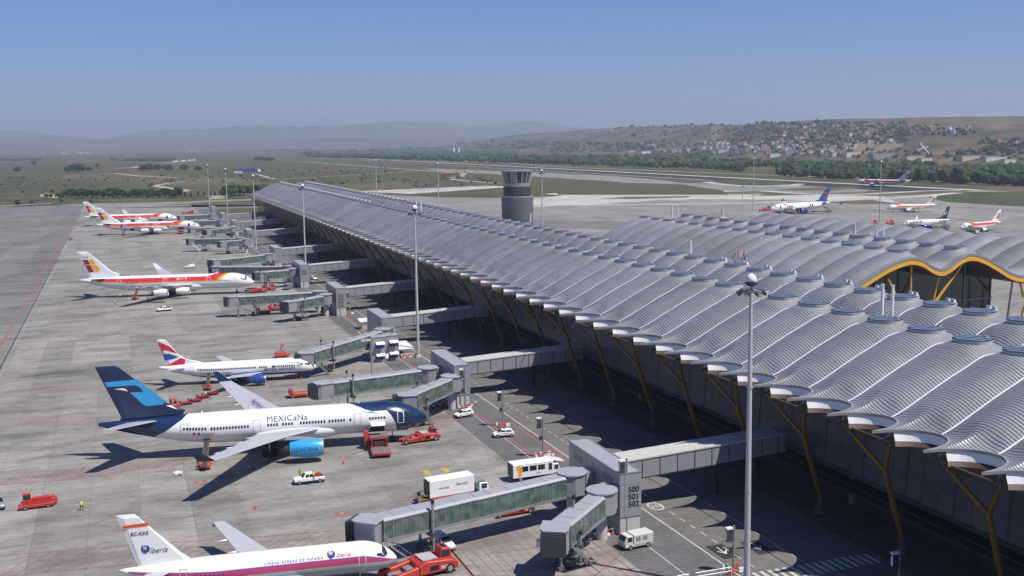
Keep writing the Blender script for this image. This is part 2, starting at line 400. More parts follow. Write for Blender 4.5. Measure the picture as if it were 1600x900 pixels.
# ---------------------------------------------------------------- airliners
class Plane:
    """x forward (nose at +L/2), y to port, z up; ground at 0.
    R fuselage radius, zc height of its axis, w = arc height on the fuselage side."""
    def __init__(s, label, L, R, zc, nose_ln, tail_ln, group='airliners on the aprons', cat='airliner'):
        s.L = L; s.R = R; s.zc = zc; s.nl = nose_ln; s.tl = tail_ln
        s.root = thing('airliner', label, cat, group=group)
    def fus(s, x):
        h = s.L/2; R = s.R
        if x > h-s.nl:
            t = max(0, (h-x)/s.nl); r = R*max(.03, (1-(1-t)**2.0)**.66); return r, s.zc-.34*R*(1-t)**1.5
        if x < -h+s.tl:
            t = max(0, (-h+s.tl-x)/s.tl); r = R*(1-.90*t**1.55); return r, s.zc+(R-r)*.72
        return R, s.zc
    def pt(s, x, w, side=-1, eps=.015):
        r, zc = s.fus(x); th = w/s.R; r += eps
        return Vector((x, side*r*math.cos(th), zc+r*math.sin(th)))
    def fuselage(s, m='planewhite'):
        b = MB(); n = 40; xs = []
        for k in range(13): xs.append(s.L/2-s.nl*(k/12)**1.8)
        k0 = s.L/2-s.nl; k1 = -s.L/2+s.tl
        xs += [k0+(k1-k0)*k/8 for k in range(1, 9)]; xs += [k1-s.tl*k/14 for k in range(1, 15)]
        rings = []
        for x in xs:
            r, z = s.fus(x); rings.append([(x, r*math.cos(2*PI*k/n), z+r*math.sin(2*PI*k/n)) for k in range(n)])
        b.loft(rings); s.body = b.build('fuselage', m, s.root, smooth='all'); return s.body
    def decal_mesh(s, me, name, m, side=-1, parent=None, eps=.015, wstep=.3):
        "wrap a flat (x, w) mesh onto the fuselage side"
        bm = bmesh.new(); bm.from_mesh(me)
        ws = [v.co.y for v in bm.verts]; xs = [v.co.x for v in bm.verts]
        if not ws: return None
        if max(xs) > s.L/2-s.nl or min(xs) < -s.L/2+s.tl: eps += .02
        z = math.floor(min(ws)/wstep)*wstep
        while z < max(ws):
            bmesh.ops.bisect_plane(bm, geom=bm.verts[:]+bm.edges[:]+bm.faces[:], plane_co=(0, z, 0), plane_no=(0, 1, 0)); z += wstep
        x = min(xs); st = 1.2 if max(xs) < s.L/2-s.nl else .3
        if max(xs)-min(xs) > 1.5:
            while x < max(xs):
                bmesh.ops.bisect_plane(bm, geom=bm.verts[:]+bm.edges[:]+bm.faces[:], plane_co=(x, 0, 0), plane_no=(1, 0, 0)); x += st
        bmesh.ops.triangulate(bm, faces=bm.faces)
        for v in bm.verts: v.co = s.pt(v.co.x, v.co.y, side, eps)
        me2 = bpy.data.meshes.new(name); bm.to_mesh(me2); bm.free(); me2.materials.append(M[m])
        o = bpy.data.objects.new(name, me2); COL.objects.link(o); o.parent = parent or s.body; return o
    def patch(s, polys, name, m, side=-1, eps=.012):
        if isinstance(side, tuple):
            for q in side: s.patch(polys, name, m, q, eps)
            return
        me = bpy.data.meshes.new('t'); vs = []; fs = []
        for p in polys:
            fs.append([len(vs)+i for i in range(len(p))]); vs += [(x, w_, 0) for x, w_ in p]
        me.from_pydata(vs, [], fs); o = s.decal_mesh(me, name, m, side, None, eps); bpy.data.meshes.remove(me); return o
    def text(s, body, size, x, w_, m, side=-1, shear=0, spacing=1.0, name='airline_name', bold=0.0, sx=1.0, eps=.03):
        me = text_mesh(body, size, shear, 0, spacing, bold)
        k = 1 if side < 0 else -1
        me.transform(Matrix(((k*sx, 0, 0, x), (0, 1, 0, w_), (0, 0, 1, 0), (0, 0, 0, 1))))
        o = s.decal_mesh(me, name, m, side, None, eps); bpy.data.meshes.remove(me); return o
    def windows(s, runs, w_=.42, pitch=.53, wd=.34, ht=.48, m='text_dark', side=(-1,), skip=()):
        for sd in side:
            polys = []; k = 0
            for a, b_ in runs:
                x = a
                while x < b_:
                    if k not in skip:
                        polys.append([(x-wd/2, w_-ht/2+.08), (x-wd/2+.07, w_-ht/2), (x+wd/2-.07, w_-ht/2), (x+wd/2, w_-ht/2+.08),
                                      (x+wd/2, w_+ht/2-.08), (x+wd/2-.07, w_+ht/2), (x-wd/2+.07, w_+ht/2), (x-wd/2, w_+ht/2-.08)])
                    x += pitch; k += 1
            for P in polys: s.patch([P], 'cabin_window', m, sd, .03)
    def door(s, x, w0, w1, wd, m='bellygrey', side=-1, t=.07, fill=None, name='door'):
        def fr(a, b_, c, d): return [(a, c), (b_, c), (b_, d), (a, d)]
        P = [fr(x-wd/2, x-wd/2+t, w0, w1), fr(x+wd/2-t, x+wd/2, w0, w1), fr(x-wd/2+t, x+wd/2-t, w0, w0+t), fr(x-wd/2+t, x+wd/2-t, w1-t, w1)]
        o = s.patch(P, name, m, side, .035)
        if fill: s.patch([fr(x-wd/2, x+wd/2, w0, w1)], 'open_doorway', fill, side, .025)
        return o
    def cockpit(s, m='darkglass', wd=1.0):
        h = s.L/2; R = s.R; x0 = h-s.nl*.36; x1 = h-s.nl*.60
        a, b_ = .30*R, .62*R
        for side in (-1, 1):
            P = []
            for k in range(3):
                u0 = k/3; u1 = (k+.86)/3
                xa = x0+(x1-x0)*u0; xb = x0+(x1-x0)*u1
                P.append([(xa, a+.12*R*u0+(.18*R if k == 0 else 0)*.3), (xb, a+.10*R*u1), (xb-.12*(k < 2), b_+.02*R-.12*R*u1), (xa-.32*(k == 0)-.15, b_+.05*R*(1-u0))])
            s.patch(P, 'cockpit_windows', m, side, .03)
            # windscreen panes over the nose
        P = []
        for side in (-1, 1):
            Q = [[(x0+.38, .70*R), (x0+.06, .36*R), (x0-.32, .72*R), (x0-.28, 1.45*R), (x0+.05, 1.40*R)]]
            s.patch(Q, 'windscreen', m, side, .03)
    @staticmethod
    def foil(le, te, t, n=9):
        "section ring between leading edge and trailing edge points (same y)"
        le = Vector(le); te = Vector(te); up = []; dn = []
        for k in range(n):
            u = (1-math.cos(PI*k/(n-1)))/2
            th = t*5*(.2969*math.sqrt(u)-.126*u-.3516*u*u+.2843*u**3-.1015*u**4)*.5*2
            p = le.lerp(te, u); up.append(p+Vector((0, 0, th*.62))); dn.append(p-Vector((0, 0, th*.38)))
        return up+dn[-2:0:-1]
    def wing(s, side, root, kink, tip, m='winggrey', winglet=None, wl_m='planewhite', fair=3, eng=()):
        "root/kink/tip = (x_le, chord, y, z, thickness)"
        b = MB(); rings = [s.foil((x, side*y, z), (x-c, side*y, z-.02*c), th) for x, c, y, z, th in (root, kink, tip)]
        b.loft(rings); wg = b.build('wing', m, s.root, smooth=True)
        # darker control surface lines and leading edge slat
        sl = MB()
        for (a, c) in ((root, kink), (kink, tip)):
            def q(e, f, dz=.03): return Vector((e[0]-e[1]*f, side*e[2], e[3]-.02*e[1]*f+e[4]*(.62*.98 if f < .3 else .36)*1.0+dz))
            if winglet is not None or True:
                pass
        if fair:
            for k in range(fair):
                u = (k+.6)/(fair+.4); y = root[2]+(tip[2]-root[2])*u*.78+1
                e = interp([(root[2], 0), (kink[2], 1), (tip[2], 2)], y); A, B = ((root, kink) if e < 1 else (kink, tip)); f = e if e < 1 else e-1
                x = A[0]+(B[0]-A[0])*f; c = A[1]+(B[1]-A[1])*f; z = A[3]+(B[3]-A[3])*f
                cn = MB(); ln = .30*c+1.0; x0 = x-c*.72
                cn.revolve([(x0, .02), (x0-ln*.3, .17), (x0-ln*.6, .19), (x0-ln, .03)], 'x', (0, side*y, z-.30), 8); cn.build('flap_track_fairing', 'planewhite', wg, smooth=True)
        if winglet:
            x, c, y, z, th = tip; kd, ht, mm = winglet
            wl = MB()
            if kd == 'up':
                a = s.foil((x, side*y, z), (x-c, side*y, z), th)
                bb = s.foil((x-c*.75-ht*.35, side*(y+ht*.42), z+ht), (x-c*.75-ht*.35-c*.45, side*(y+ht*.42), z+ht), th*.5)
                wl.loft([a, bb])
            else:
                pr = [(x-c*.3, z), (x-c*1.0, z+ht*.62), (x-c*1.25, z+ht*.62), (x-c*1.12, z), (x-c*1.25, z-ht*.45), (x-c*.95, z-ht*.45)]
                wl.side(pr, side*y-.05, side*y+.05)
            wl.build('winglet', mm, wg, smooth=True)
        return wg
    def fin(s, pts, m='planewhite', th=.42):
        "pts: outline (x, z) from tip TE, tip LE ... root LE, root TE relative to the tail end"
        s.finx0 = -s.L/2; s.finpts = pts; s.finth = th
        P = [(x-s.L/2, z) for x, z in pts]; cx = sum(p[0] for p in P)/len(P); cz = sum(p[1] for p in P)/len(P)
        b = MB(); inn = [(cx+(x-cx)*.80, cz+(z-cz)*.90) for x, z in P]; n = len(P)
        vs = [(x, 0, z) for x, z in P]+[(x, -th/2, z) for x, z in inn]+[(x, th/2, z) for x, z in inn]
        fs = [[i, (i+1) % n, n+(i+1) % n, n+i] for i in range(n)]+[[i, 2*n+i, 2*n+(i+1) % n, (i+1) % n] for i in range(n)]
        fs += [[n+i for i in range(n)][::-1], [2*n+i for i in range(n)]]
        b.add(vs, fs); s.finm = b.build('fin', m, s.root); return s.finm
    def fin_patch(s, polys, name, m, side=(-1, 1), eps=.03):
        for sd in side:
            b = MB()
            for p in polys:
                b.flat([(x-s.L/2, sd*(s.finth/2+eps), z) for x, z in p])
            b.build(name, m, s.finm, recalc=False)
    def fin_text(s, body, size, x, z, m, side=-1, shear=0, name='registration', bold=0, eps=.05):
        r = Vector((1, 0, 0)) if side < 0 else Vector((-1, 0, 0))
        text_on(body, size, m, plane_T((x-s.L/2, side*(s.finth/2+eps), z), r, (0, 0, 1)), s.finm, name, shear=shear, bold=bold)
    def stab(s, x, c0, c1, span, z, sweep, dih=.1, m='winggrey'):
        for side in (-1, 1):
            b = MB(); X = x-s.L/2
            b.loft([s.foil((X, side*.4, z), (X-c0, side*.4, z), .5), s.foil((X-sweep, side*span, z+span*dih), (X-sweep-c1, side*span, z+span*dih), .15)])
            b.build('tailplane', m, s.root, smooth=True)
    def engine(s, x, y, z, r, ln, m='planewhite', wingz=None, name=None, logo=None):
        b = MB(); b.revolve([(x, r*.90), (x-.12*ln, r*1.0), (x-.45*ln, r*1.03), (x-.80*ln, r*.84), (x-.92*ln, r*.72)], 'x', (0, y, z), 24, cap=False)
        e = b.build('engine', m, s.root, smooth='all')
        q = MB(); q.revolve([(x-.02*ln, r*.80), (x+.03*ln, r*.84), (x+.035*ln, r*.88), (x-.0*ln, r*.93), (x-.03*ln, r*.955)], 'x', (0, y, z), 24, cap=False)
        q.build('intake_lip', 'galv', e, smooth='all')
        q = MB(); q.revolve([(x-.12*ln, r*.86), (x-.12*ln, .01)], 'x', (0, y, z), 20, cap=False); q.revolve([(x-.1*ln, .02), (x-.02*ln, .0), (x-.12*ln, r*.3)], 'x', (0, y, z), 12, cap=False)
        q.build('fan', 'darkmetal', e)
        q = MB(); q.revolve([(x-.9*ln, r*.55), (x-1.08*ln, r*.34)], 'x', (0, y, z), 16); q.revolve([(x-1.02*ln, r*.22), (x-1.2*ln, .03)], 'x', (0, y, z), 10)
        q.build('exhaust', 'darkmetal', e, smooth=True)
        wz = wingz or z+r+.5
        q = MB(); q.side([(x-.15*ln, z+r*.9), (x-1.45*ln, wz-.35), (x-1.5*ln, wz+.05), (x-.7*ln, wz), (x-.2*ln, z+r*1.05)], y-.13, y+.13); q.build('pylon', 'winggrey', e)
        if logo:
            me = text_mesh(logo[0], logo[1], 0); bm = bmesh.new(); bm.from_mesh(me)
            bmesh.ops.triangulate(bm, faces=bm.faces)
            for v in bm.verts:
                th = (v.co.y+.12*r)/r; X = x-.50*ln+v.co.x; rr = r*1.05+.02
                v.co = Vector((X, y-rr*math.cos(th), z+rr*math.sin(th)))
            me2 = bpy.data.meshes.new('t'); bm.to_mesh(me2); bm.free(); me2.materials.append(M[logo[2]])
            o = bpy.data.objects.new('engine_lettering', me2); COL.objects.link(o); o.parent = e
        return e
    def gear(s, x, y, r=.55, tw=.35, n=2, bog=1, top=2.5):
        b = MB(); b.use('steel').tube((x, y, r), (x, y, top), .13)
        ax = [0] if bog == 1 else [-.75, .75]
        if bog > 1: b.tube((x-.8, y, r), (x+.8, y, r), .1)
        b.use('tyre')
        for a in ax:
            for k in (-1, 1): b.tube((x+a, y+k*.42-tw/2, r), (x+a, y+k*.42+tw/2, r), r, n=16)
        return b.build('landing_gear', None, s.root)
    def place(s, nose, head):
        d = Vector((math.cos(head), math.sin(head), 0)); p = Vector((nose.x, nose.y, 0))-d*s.L/2
        s.root.location = p; s.root.rotation_euler = (0, 0, head)
        s.dir = d; return s
    def world(s, x, y, z=0):
        d = s.dir; return s.root.location+d*x+Vector((-d.y, d.x, 0))*y+Vector((0, 0, z))

FIN_WB = [(0, 17.3), (3.4, 17.35), (11.4, 10.4), (12.6, 9.5), (15.0, 8.55), (14.4, 7.6), (3.6, 7.3), (3.9, 7.9)]
def widebody(label, L, four=False, em='planewhite', wlm='planewhite', logo=None, fusm='planewhite'):
    p = Plane(label, L, 2.82, 5.0, 7.8, 21.0); p.fuselage(fusm)
    xr = L/2-L*.335
    b = MB(); n = 24   # belly fairing
    rings = []
    for k in range(9):
        u = k/8; x = xr+3.5-17*u; q = math.sin(PI*min(1, max(0, u)))**.5
        rings.append([(x, (2.0+1.25*q)*math.cos(2*PI*j/n), 3.55+(1.2+.65*q)*math.sin(2*PI*j/n)) for j in range(n)])
    b.loft(rings); b.build('wing_fairing', 'planewhite', p.root, smooth='all')
    root = (xr, 11.5, 2.2, 4.0, 1.35); kink = (xr-6.2, 7.0, 9.2, 4.75, .8); tip = (xr-17.3, 2.6, 29.2, 7.1, .28)
    for sd in (-1, 1): p.wing(sd, root, kink, tip, winglet=('up', 2.0, wlm), fair=4)
    p.fin(FIN_WB); p.stab(10.8, 5.6, 2.3, 9.6, 7.0, 6.8, .11)
    for sd in (-1, 1):
        if four:
            p.engine(xr-1.0, sd*9.6, 2.75, 1.30, 5.2, em, 4.7); p.engine(xr-7.2, sd*19.2, 3.6, 1.30, 5.2, em, 5.9)
        else: p.engine(xr-.2, sd*9.5, 2.55, 1.62, 6.2, em, 4.7, logo=(logo if sd < 0 else None))
    p.gear(L/2-6.6, 0, .5, top=3); p.gear(xr-9.5, 4.2, .68, .4, bog=2, top=3.5); p.gear(xr-9.5, -4.2, .68, .4, bog=2, top=3.5)
    p.cockpit()
    for x in (L*.28, -L*.05, -L*.2): a = MB(); a.side([(x, 7.75), (x+.5, 7.75), (x+.25, 8.25), (x+.1, 8.25)], -.05, .05); a.build('antenna', 'planewhite', p.root)
    return p
def narrow(label, L, R=1.95, zc=3.35, top=11.6, em='planewhite', span=16.6, winglet=None, boeing=False, fusm='planewhite'):
    p = Plane(label, L, R, zc, 4.6, L*.36); p.fuselage(fusm)
    xr = L/2-L*.36; root = (xr, 6.6, 1.4, zc-1.15, .8); kink = (xr-3.2, 4.0, 6.0, zc-.75, .45); tip = (xr-9.6, 1.5, span, zc+.55, .16)
    b = MB(); n = 20; rings = []
    for k in range(7):
        u = k/6; q = math.sin(PI*u)**.5
        rings.append([(xr+1.5-9*u, (1.3+.75*q)*math.cos(2*PI*j/n), zc-1.25+(.5+.45*q)*math.sin(2*PI*j/n)) for j in range(n)])
    b.loft(rings); b.build('wing_fairing', 'bellygrey' if not boeing else 'midblue', p.root, smooth='all')
    for sd in (-1, 1): p.wing(sd, root, kink, tip, winglet=winglet, fair=3)
    z0 = zc+R
    if boeing: fp = [(0, top), (1.8, top), (4.7, z0+2.3), (6.3, z0+1.1), (10.4, z0-.02), (9, z0-.7), (2.0, z0-.9), (2.3, z0-.2)]
    else: fp = [(0, top), (2.1, top), (7.2, z0+1.0), (8.4, z0-.02), (8, z0-.8), (1.9, z0-.9), (2.2, z0-.3)]
    p.fin(fp, th=.3); p.stab(6.6, 3.3, 1.3, 6.2, zc+.9, 3.6, .10)
    for sd in (-1, 1): p.engine(xr+1.2, sd*5.4, 1.55 if not boeing else 1.5, 1.05, 3.9, em, zc-.8)
    p.gear(L/2-4.8, 0, .38, .22, top=2); p.gear(xr-5.6, 3.2, .55, .35, top=2.2); p.gear(xr-5.6, -3.2, .55, .35, top=2.2)
    p.cockpit()
    return p
def arc(cx, cz, r, a0, a1, n=14): return [(cx+r*math.cos(a0+(a1-a0)*k/n), cz+r*math.sin(a0+(a1-a0)*k/n)) for k in range(n+1)]
def iberia_bands(p, k=1.0, side=-1):
    "red, orange and yellow bands that rise over the crown behind the cockpit"
    h = p.L/2; R = p.R; s_ = R/2.82
    xe = -h+p.tl*.28; top = 1.50*R; xf = h-p.nl*1.5
    def band(w0, w1, d0, d1):
        P = [(xe+1.0*s_, w0*s_), (xf-4*s_+d0, w0*s_)]; n = 8
        for i in range(1, n+1):
            u = i/n; P.append((xf-4*s_+d0+3.0*s_*(1-math.cos(u*PI/2))+.8*s_*u, w0*s_+(top-w0*s_)*u**1.6))
        Q = [(xf-4*s_+d1, w1*s_)]
        for i in range(1, n+1):
            u = i/n; Q.append((xf-4*s_+d1+3.0*s_*(1-math.cos(u*PI/2))+.8*s_*u, w1*s_+(top-w1*s_)*u**1.6))
        out = [[(xe+1.0*s_, w0*s_), (P[1][0], w0*s_), (Q[0][0], w1*s_), (xe+.3*s_, w1*s_)]]
        for i in range(n):
            out.append([P[1+i], P[2+i], Q[1+i], Q[i]])
        return out
    for sd in ((-1, 1) if side == 0 else (side,)):
        p.patch(band(.15, .55, 3.2*s_, 2.2*s_), 'yellow_stripe', 'yellow', sd)
        p.patch(band(.55, .95, 2.2*s_, 1.1*s_), 'orange_stripe', 'redorange', sd)
        p.patch(band(.95, 2.25, 1.1*s_, -1.2*s_), 'red_stripe', 'crimson', sd)
def ib_logo(p, x0, z0, s_, side=(-1, 1)):
    # dark red block and golden B, sheared with the fin
    sh = lambda x, z: (x0+x*s_-(z)*s_*.42, z0+z*s_)
    A = [[sh(-1.5, 0), sh(-.1, 0), sh(-.1, 2.1), sh(-1.5, 2.1)], [sh(-1.5, 2.3), sh(-.1, 2.3), sh(-.1, 3.7), sh(-1.5, 3.7)]]
    B = [[sh(.1, 0), sh(.9, 0)]+[sh(.9+1.0*math.sin(PI*k/10), 1.05-1.05*math.cos(PI*k/10)) for k in range(1, 10)]+[sh(.9, 2.1), sh(.1, 2.1)],
         [sh(.1, 2.3), sh(.8, 2.3)]+[sh(.8+.72*math.sin(PI*k/10), 3.0-.70*math.cos(PI*k/10)) for k in range(1, 10)]+[sh(.8, 3.7), sh(.1, 3.7)]]
    if side == (1,) or side == 1: side = (1,)
    p.fin_patch(A, 'tail_emblem_red', 'darkred', side); p.fin_patch(B, 'tail_emblem_gold', 'yellow', side)
# ---------------------------------------------------------------- the airliners in view
HD = math.radians(-7.9)
def winruns(L, a=.32, b=.80): return None
# 1. wide twin with navy nose and tail
p = widebody('large white airliner with navy nose, navy tail and sky-blue engine, cargo door open', 58.8, False, 'skyblue', 'navy', ('MEXICANA', .92, 'text_navy'))
mex = p; h = 29.4
p.place(at(667, 652, 4.2), HD)
for sd in (-1, 1):
    p.patch([[(h+.02, -4.43), (h+.02, 4.43), (h-7.6, 4.43), (h-7.6, 1.55), (h-7.0, .9), (h-6.2, -.6), (h-5.6, -4.43)]], 'navy_nose', 'navy', sd)
    p.patch([[(h-7.6, 1.75), (h-7.6, 4.43), (h-14.6, 4.43), (h-13.2, 3.2), (h-11.6, 2.15), (h-10.4, 1.75)]], 'navy_crown', 'navy', sd)
    p.patch([[(-h, 4.43), (-h, -4.43), (-h+8.9, -4.43), (-h+10.2, -1.5), (-h+14.6, 2.6), (-h+15.4, 4.43)]], 'navy_tail_cone', 'navy', sd)
p.finm.data.materials[0] = M['navy']
zx = lambda X, Y: ((X-150)/34.4+.02, 17.3-(Y-88)/33.2)
p.fin_patch([[zx(*q) for q in ((200, 182), (385, 175), (440, 225), (500, 275), (548, 322), (530, 336), (440, 340), (412, 325), (392, 300), (345, 252), (425, 252), (402, 222), (375, 209), (215, 211))]], 'tail_swoosh', 'skyblue')
p.fin_patch([[zx(*q) for q in ((255, 226), (305, 222), (325, 230), (332, 245), (312, 237))]], 'tail_bird', 'textwhite')
p.windows([(-14.6, -3.4), (.1, 10.4), (11.1, 14.1)], skip=(8, 26, 31, 32))
p.windows([(18.5, 21.6)]); p.windows([(14.9, 15.1)])
p.windows([(h-7.9, h-7.0)], m='textwhite', wd=.2, ht=.3)
p.text('MEXICaNa', 1.55, 3.5, 1.45, 'text_navy', spacing=1.05)
p.text('MEXICaNa', 1.55, 3.5, 1.45, 'text_navy', side=1, spacing=1.05, name='airline_name')
p.text('XA-MXO', .55, -h+18.9, -.55, 'text_dark', name='registration')
p.patch([[(-h+16.3, -.82), (-h+16.7, -.82), (-h+16.7, -.3), (-h+16.3, -.3)]], 'flag_red', 'crimson'); p.patch([[(-h+17.1, -.82), (-h+17.5, -.82), (-h+17.5, -.3), (-h+17.1, -.3)]], 'flag_blue', 'midblue')
p.door(-h+14.9, -.75, 1.5, 1.35); p.door(-1.9, -.75, 1.5, 1.35); p.door(16.2, -.75, 1.45, 1.3)
p.door(h-5.2, -.75, 1.65, 1.25, 'textwhite', t=.12)
p.patch([[(h-12.6, 1.7), (h-10.4, 1.72), (h-9.4, 1.2), (h-10.0, 1.35)]], 'nose_flash', 'skyblue')
# open cargo door and dark hold
p.patch([[(h-10.9, -3.3), (h-8.3, -3.3), (h-8.3, -1.0), (h-10.9, -1.0)]], 'cargo_hold_opening', 'black', -1, .03)
b = MB(); T0 = [p.pt(x, wv, -1, .06) for x in (h-10.9, h-8.3) for wv in (-.95,)]
a0, a1 = p.pt(h-10.9, -.95, -1, .06), p.pt(h-8.3, -.95, -1, .06)
b.hexa([a0, a1, a1+Vector((0, -1.2, .75)), a0+Vector((0, -1.2, .75))], [a0+Vector((0, 0, .12)), a1+Vector((0, 0, .12)), a1+Vector((0, -1.2, .87)), a0+Vector((0, -1.2, .87))])
b.hexa([a0+Vector((0, -1.2, .75)), a1+Vector((0, -1.2, .75)), a1+Vector((0, -2.0, .3)), a0+Vector((0, -2.0, .3))], [a0+Vector((0, -1.2, .87)), a1+Vector((0, -1.2, .87)), a1+Vector((0, -2.1, .4)), a0+Vector((0, -2.1, .4))])
b.build('cargo_door', 'planewhite', p.root)
# lettering on the far wing
wT = plane_T((0, 0, 0), (1, 0, 0), (0, 1, 0))
me = text_mesh('MEXICaNa', 2.0)
for v in me.vertices:
    x, y = v.co.x, v.co.y
    # spanwise baseline on the port wing
    Y = 11.5-x*1.0; e = (Y-9.2)/20.0; X = (h-58.8*.335)-6.2-11.1*e-3.0*(1-e)-1.0+y*.9
    v.co = Vector((X, Y, 4.75+2.35*e+.50-.2*e))
me.materials.append(M['text_navy']); o = bpy.data.objects.new('wing_lettering', me); COL.objects.link(o); o.parent = p.root

# 2. narrow twin with union-flag tail
p = narrow('white airliner with blue belly and wavy red and blue tail, nosed up to tower 510', 36.4, 1.88, 3.25, 11.1, 'midblue', 14.4, boeing=True)
ba = p; h = 18.2; p.place(at(494, 573, 2.6), HD)
for sd in (-1, 1):
    p.patch([[(h-.9, -2.95), (h-1.5, -1.35), (-h+13, -1.25), (-h+7.5, -1.7), (-h+7.5, -2.95)]], 'blue_belly', 'midblue', sd)
p.windows([(-h+9.2, -h+22.4), (-h+23.2, -h+25.2), (-h+26.4, -h+26.6), (h-10.2, h-4.8)], .35, .5, .32, .44)
p.text('BRITISH AIRWAYS', .9, h-8.6, -.34, 'text_navy', bold=.02); p.text('BRITISH AIRWAYS', .9, h-8.6, -.30, 'text_navy', side=1, bold=.01)
p.patch([[(h-7.4, 1.05), (h-4.6, 1.05), (h-3.2, .75), (h-3.5, .95), (h-4.6, 1.2)]], 'red_ribbon', 'crimson')
p.patch([[(h-4.7, .35), (h-3.9, .30), (h-3.1, .62), (h-3.0, 1.0), (h-3.5, 1.05), (h-3.35, .75), (h-4.0, .5)]], 'blue_ribbon', 'midblue')
p.door(-h+7.6, -.5, 1.2, .9); p.door(h-4.0, -.6, .9, .9)
p.text('G-DOCX', .4, -h+10.2, -.45, 'text_dark', name='registration')
zb = lambda X, Y: ((X-178)/27.5+.03, 11.1-(Y-208)/26.4)   # fin as seen, four pixels of zoom each
W = lambda L_: [zb(*q) for q in L_]
p.fin_patch([W(((186, 222), (222, 235), (262, 258), (300, 298), (270, 290), (235, 277), (205, 272))), W(((203, 380), (235, 372), (290, 345), (322, 330), (350, 338), (345, 365), (325, 388), (270, 385), (206, 400)))], 'tail_red_waves', 'crimson')
p.fin_patch([W(((212, 300), (250, 298), (305, 320), (283, 330), (250, 337), (222, 340)))], 'tail_blue_wave', 'midblue')
p.fin_patch([W(((186, 222), (196, 226), (228, 345), (212, 310)))], 'tail_orange_edge', 'redorange')

# 3-5. four-engine airliners with red and yellow bands
def iberia_wide(label, L, nose, hd, op=False):
    p = widebody(label, L, True); h = L/2; p.place(nose, hd); iberia_bands(p, side=0)
    p.windows([(-h+17, -h+30), (-h+33, -h+37), (-h+40, h-19), (h-17, h-8)], .32, .53, .28, .34)
    for sd in (-1, 1): p.text('IBERIA', 2.2, h-25.6, 1.75, 'textwhite', side=sd, shear=.25, bold=.09, sx=1.15)
    for x in (-h+14.8, -h+31.5, h-16.4): p.door(x, -.5, 1.7, 1.4, 'textwhite', t=.1)
    p.door(h-6.4, -.75, 1.5, 1.2, 'bellygrey', fill='black' if op else None)
    if op:
        p.door(h-19.2, -.75, 1.5, 1.2, fill='black'); p.door(-h+16, -.75, 1.5, 1.2, fill='black')
        p.patch([[(h-12.6, -3.3), (h-9.8, -3.3), (h-9.8, -1.1), (h-12.6, -1.1)], [(-h+21, -3.2), (-h+23.8, -3.2), (-h+23.8, -1.2), (-h+21, -1.2)]], 'cargo_hold_opening', 'black', -1, .03)
    else:
        p.text('EC-GQK', .8, -h+19, -.8, 'text_dark', name='registration'); p.patch([[(-h+16.2, -.95), (-h+17, -.95), (-h+17, -.65), (-h+16.2, -.65)]], 'small_flag', 'crimson')
    ib_logo(p, 5.9, 9.6, 1.28); p.fin_text('GQK', .9, 3.1, 15.2, 'text_dark')
    return p
ib1 = iberia_wide('white airliner with red and yellow bands parked alone on open apron', 63.7, at(397, 440, 4.2), math.radians(-12.0))
ib2 = iberia_wide('red-banded airliner with open black doors and red loaders at its belly', 63.7, at(312, 353, 4.2), math.radians(-10.0), True)
ib3 = iberia_wide('farthest red-banded airliner at the pier, half hidden behind another one', 63.7, at(277.5, 342, 4.2), math.radians(-10.0), True)
ib3.root.location.y += 10

# 6. retro airliner at the bottom edge
p = narrow('white airliner with magenta stripe, grey belly and globe emblem at the bottom edge', 33.8, 1.98, 3.5, 11.8, 'planewhite', 16.8, winglet=('fence', 1.6, 'bellygrey'))
a19 = p; h = 16.9; p.place(at(620, 868, 3.1), math.radians(-6.0))
for sd in (-1, 1):
    p.patch([[(h-.1, .05), (h-2.5, .05), (-h+6, .10), (-h+6, -3.1), (h-.4, -3.1)]], 'grey_belly', 'bellygrey', sd, .010)
    p.patch([[(h-.05, .12), (h-.1, -.02), (-h+1.5, -.1), (-h+1.0, .5), (h-4.5, .62), (h-2.0, .4)]], 'magenta_stripe', 'magenta', sd, .02)
    p.patch([[(h-.2, .30), (h-2.0, .52), (h-4.5, .75), (-h+1.0, .66), (-h+1.0, .53), (h-4.5, .62), (h-2.0, .42)]], 'violet_stripe', 'violet', sd, .022)
    p.patch([[(h-.1, -.02), (-h+1.5, -.1), (-h+1.5, -.19), (h-.2, -.10)]], 'orange_stripe', 'redorange', sd, .022)
p.windows([(-h+9, h-12), (h-10.6, h-6.2)], .24, .53, .24, .32, 'text_navy')
p.door(h-4.6, -.85, 1.25, .9, 'textwhite', t=.06); p.door(h-11.3, -.3, .9, .6, 'textwhite', t=.05); p.door(-h+7.5, -.85, 1.2, .85, 'bellygrey')
p.text('LINEAS AEREAS DE ESPAÑA', .50, h-13.1, 1.0, 'text_navy', spacing=1.2, shear=.2)
def globe(x, w_, r, side=-1, fin=False):
    disc = arc(x, w_, r, 0, 2*PI, 20)[:-1]; ring = arc(x+r*.35, w_+r*.15, r*1.5, PI*.75, PI*1.45, 8)+arc(x+r*.35, w_+r*.1, r*1.32, PI*1.45, PI*.75, 8)
    hi = arc(x-r*.2, w_+r*.3, r*.5, 0, 2*PI, 10)[:-1]
    if fin:
        a19.fin_patch([disc], 'globe_emblem', 'midblue', (side,), .03); a19.fin_patch([hi], 'globe_highlight', 'winggrey', (side,), .045); a19.fin_patch([ring], 'globe_swoosh', 'text_navy', (side,), .05)
    else:
        a19.patch([disc], 'globe_emblem', 'midblue', side, .03); a19.patch([hi], 'globe_highlight', 'winggrey', side, .04); a19.patch([ring], 'globe_swoosh', 'text_navy', side, .045)
globe(h-8.4, 1.35, .48); p.text('Iberia', .82, h-7.0, 1.15, 'darkred', shear=.45)
globe(3.2, 7.3, .48, fin=True); p.fin_text('Iberia', .95, 4.6, 7.0, 'text_dark', shear=.45, name='tail_lettering')
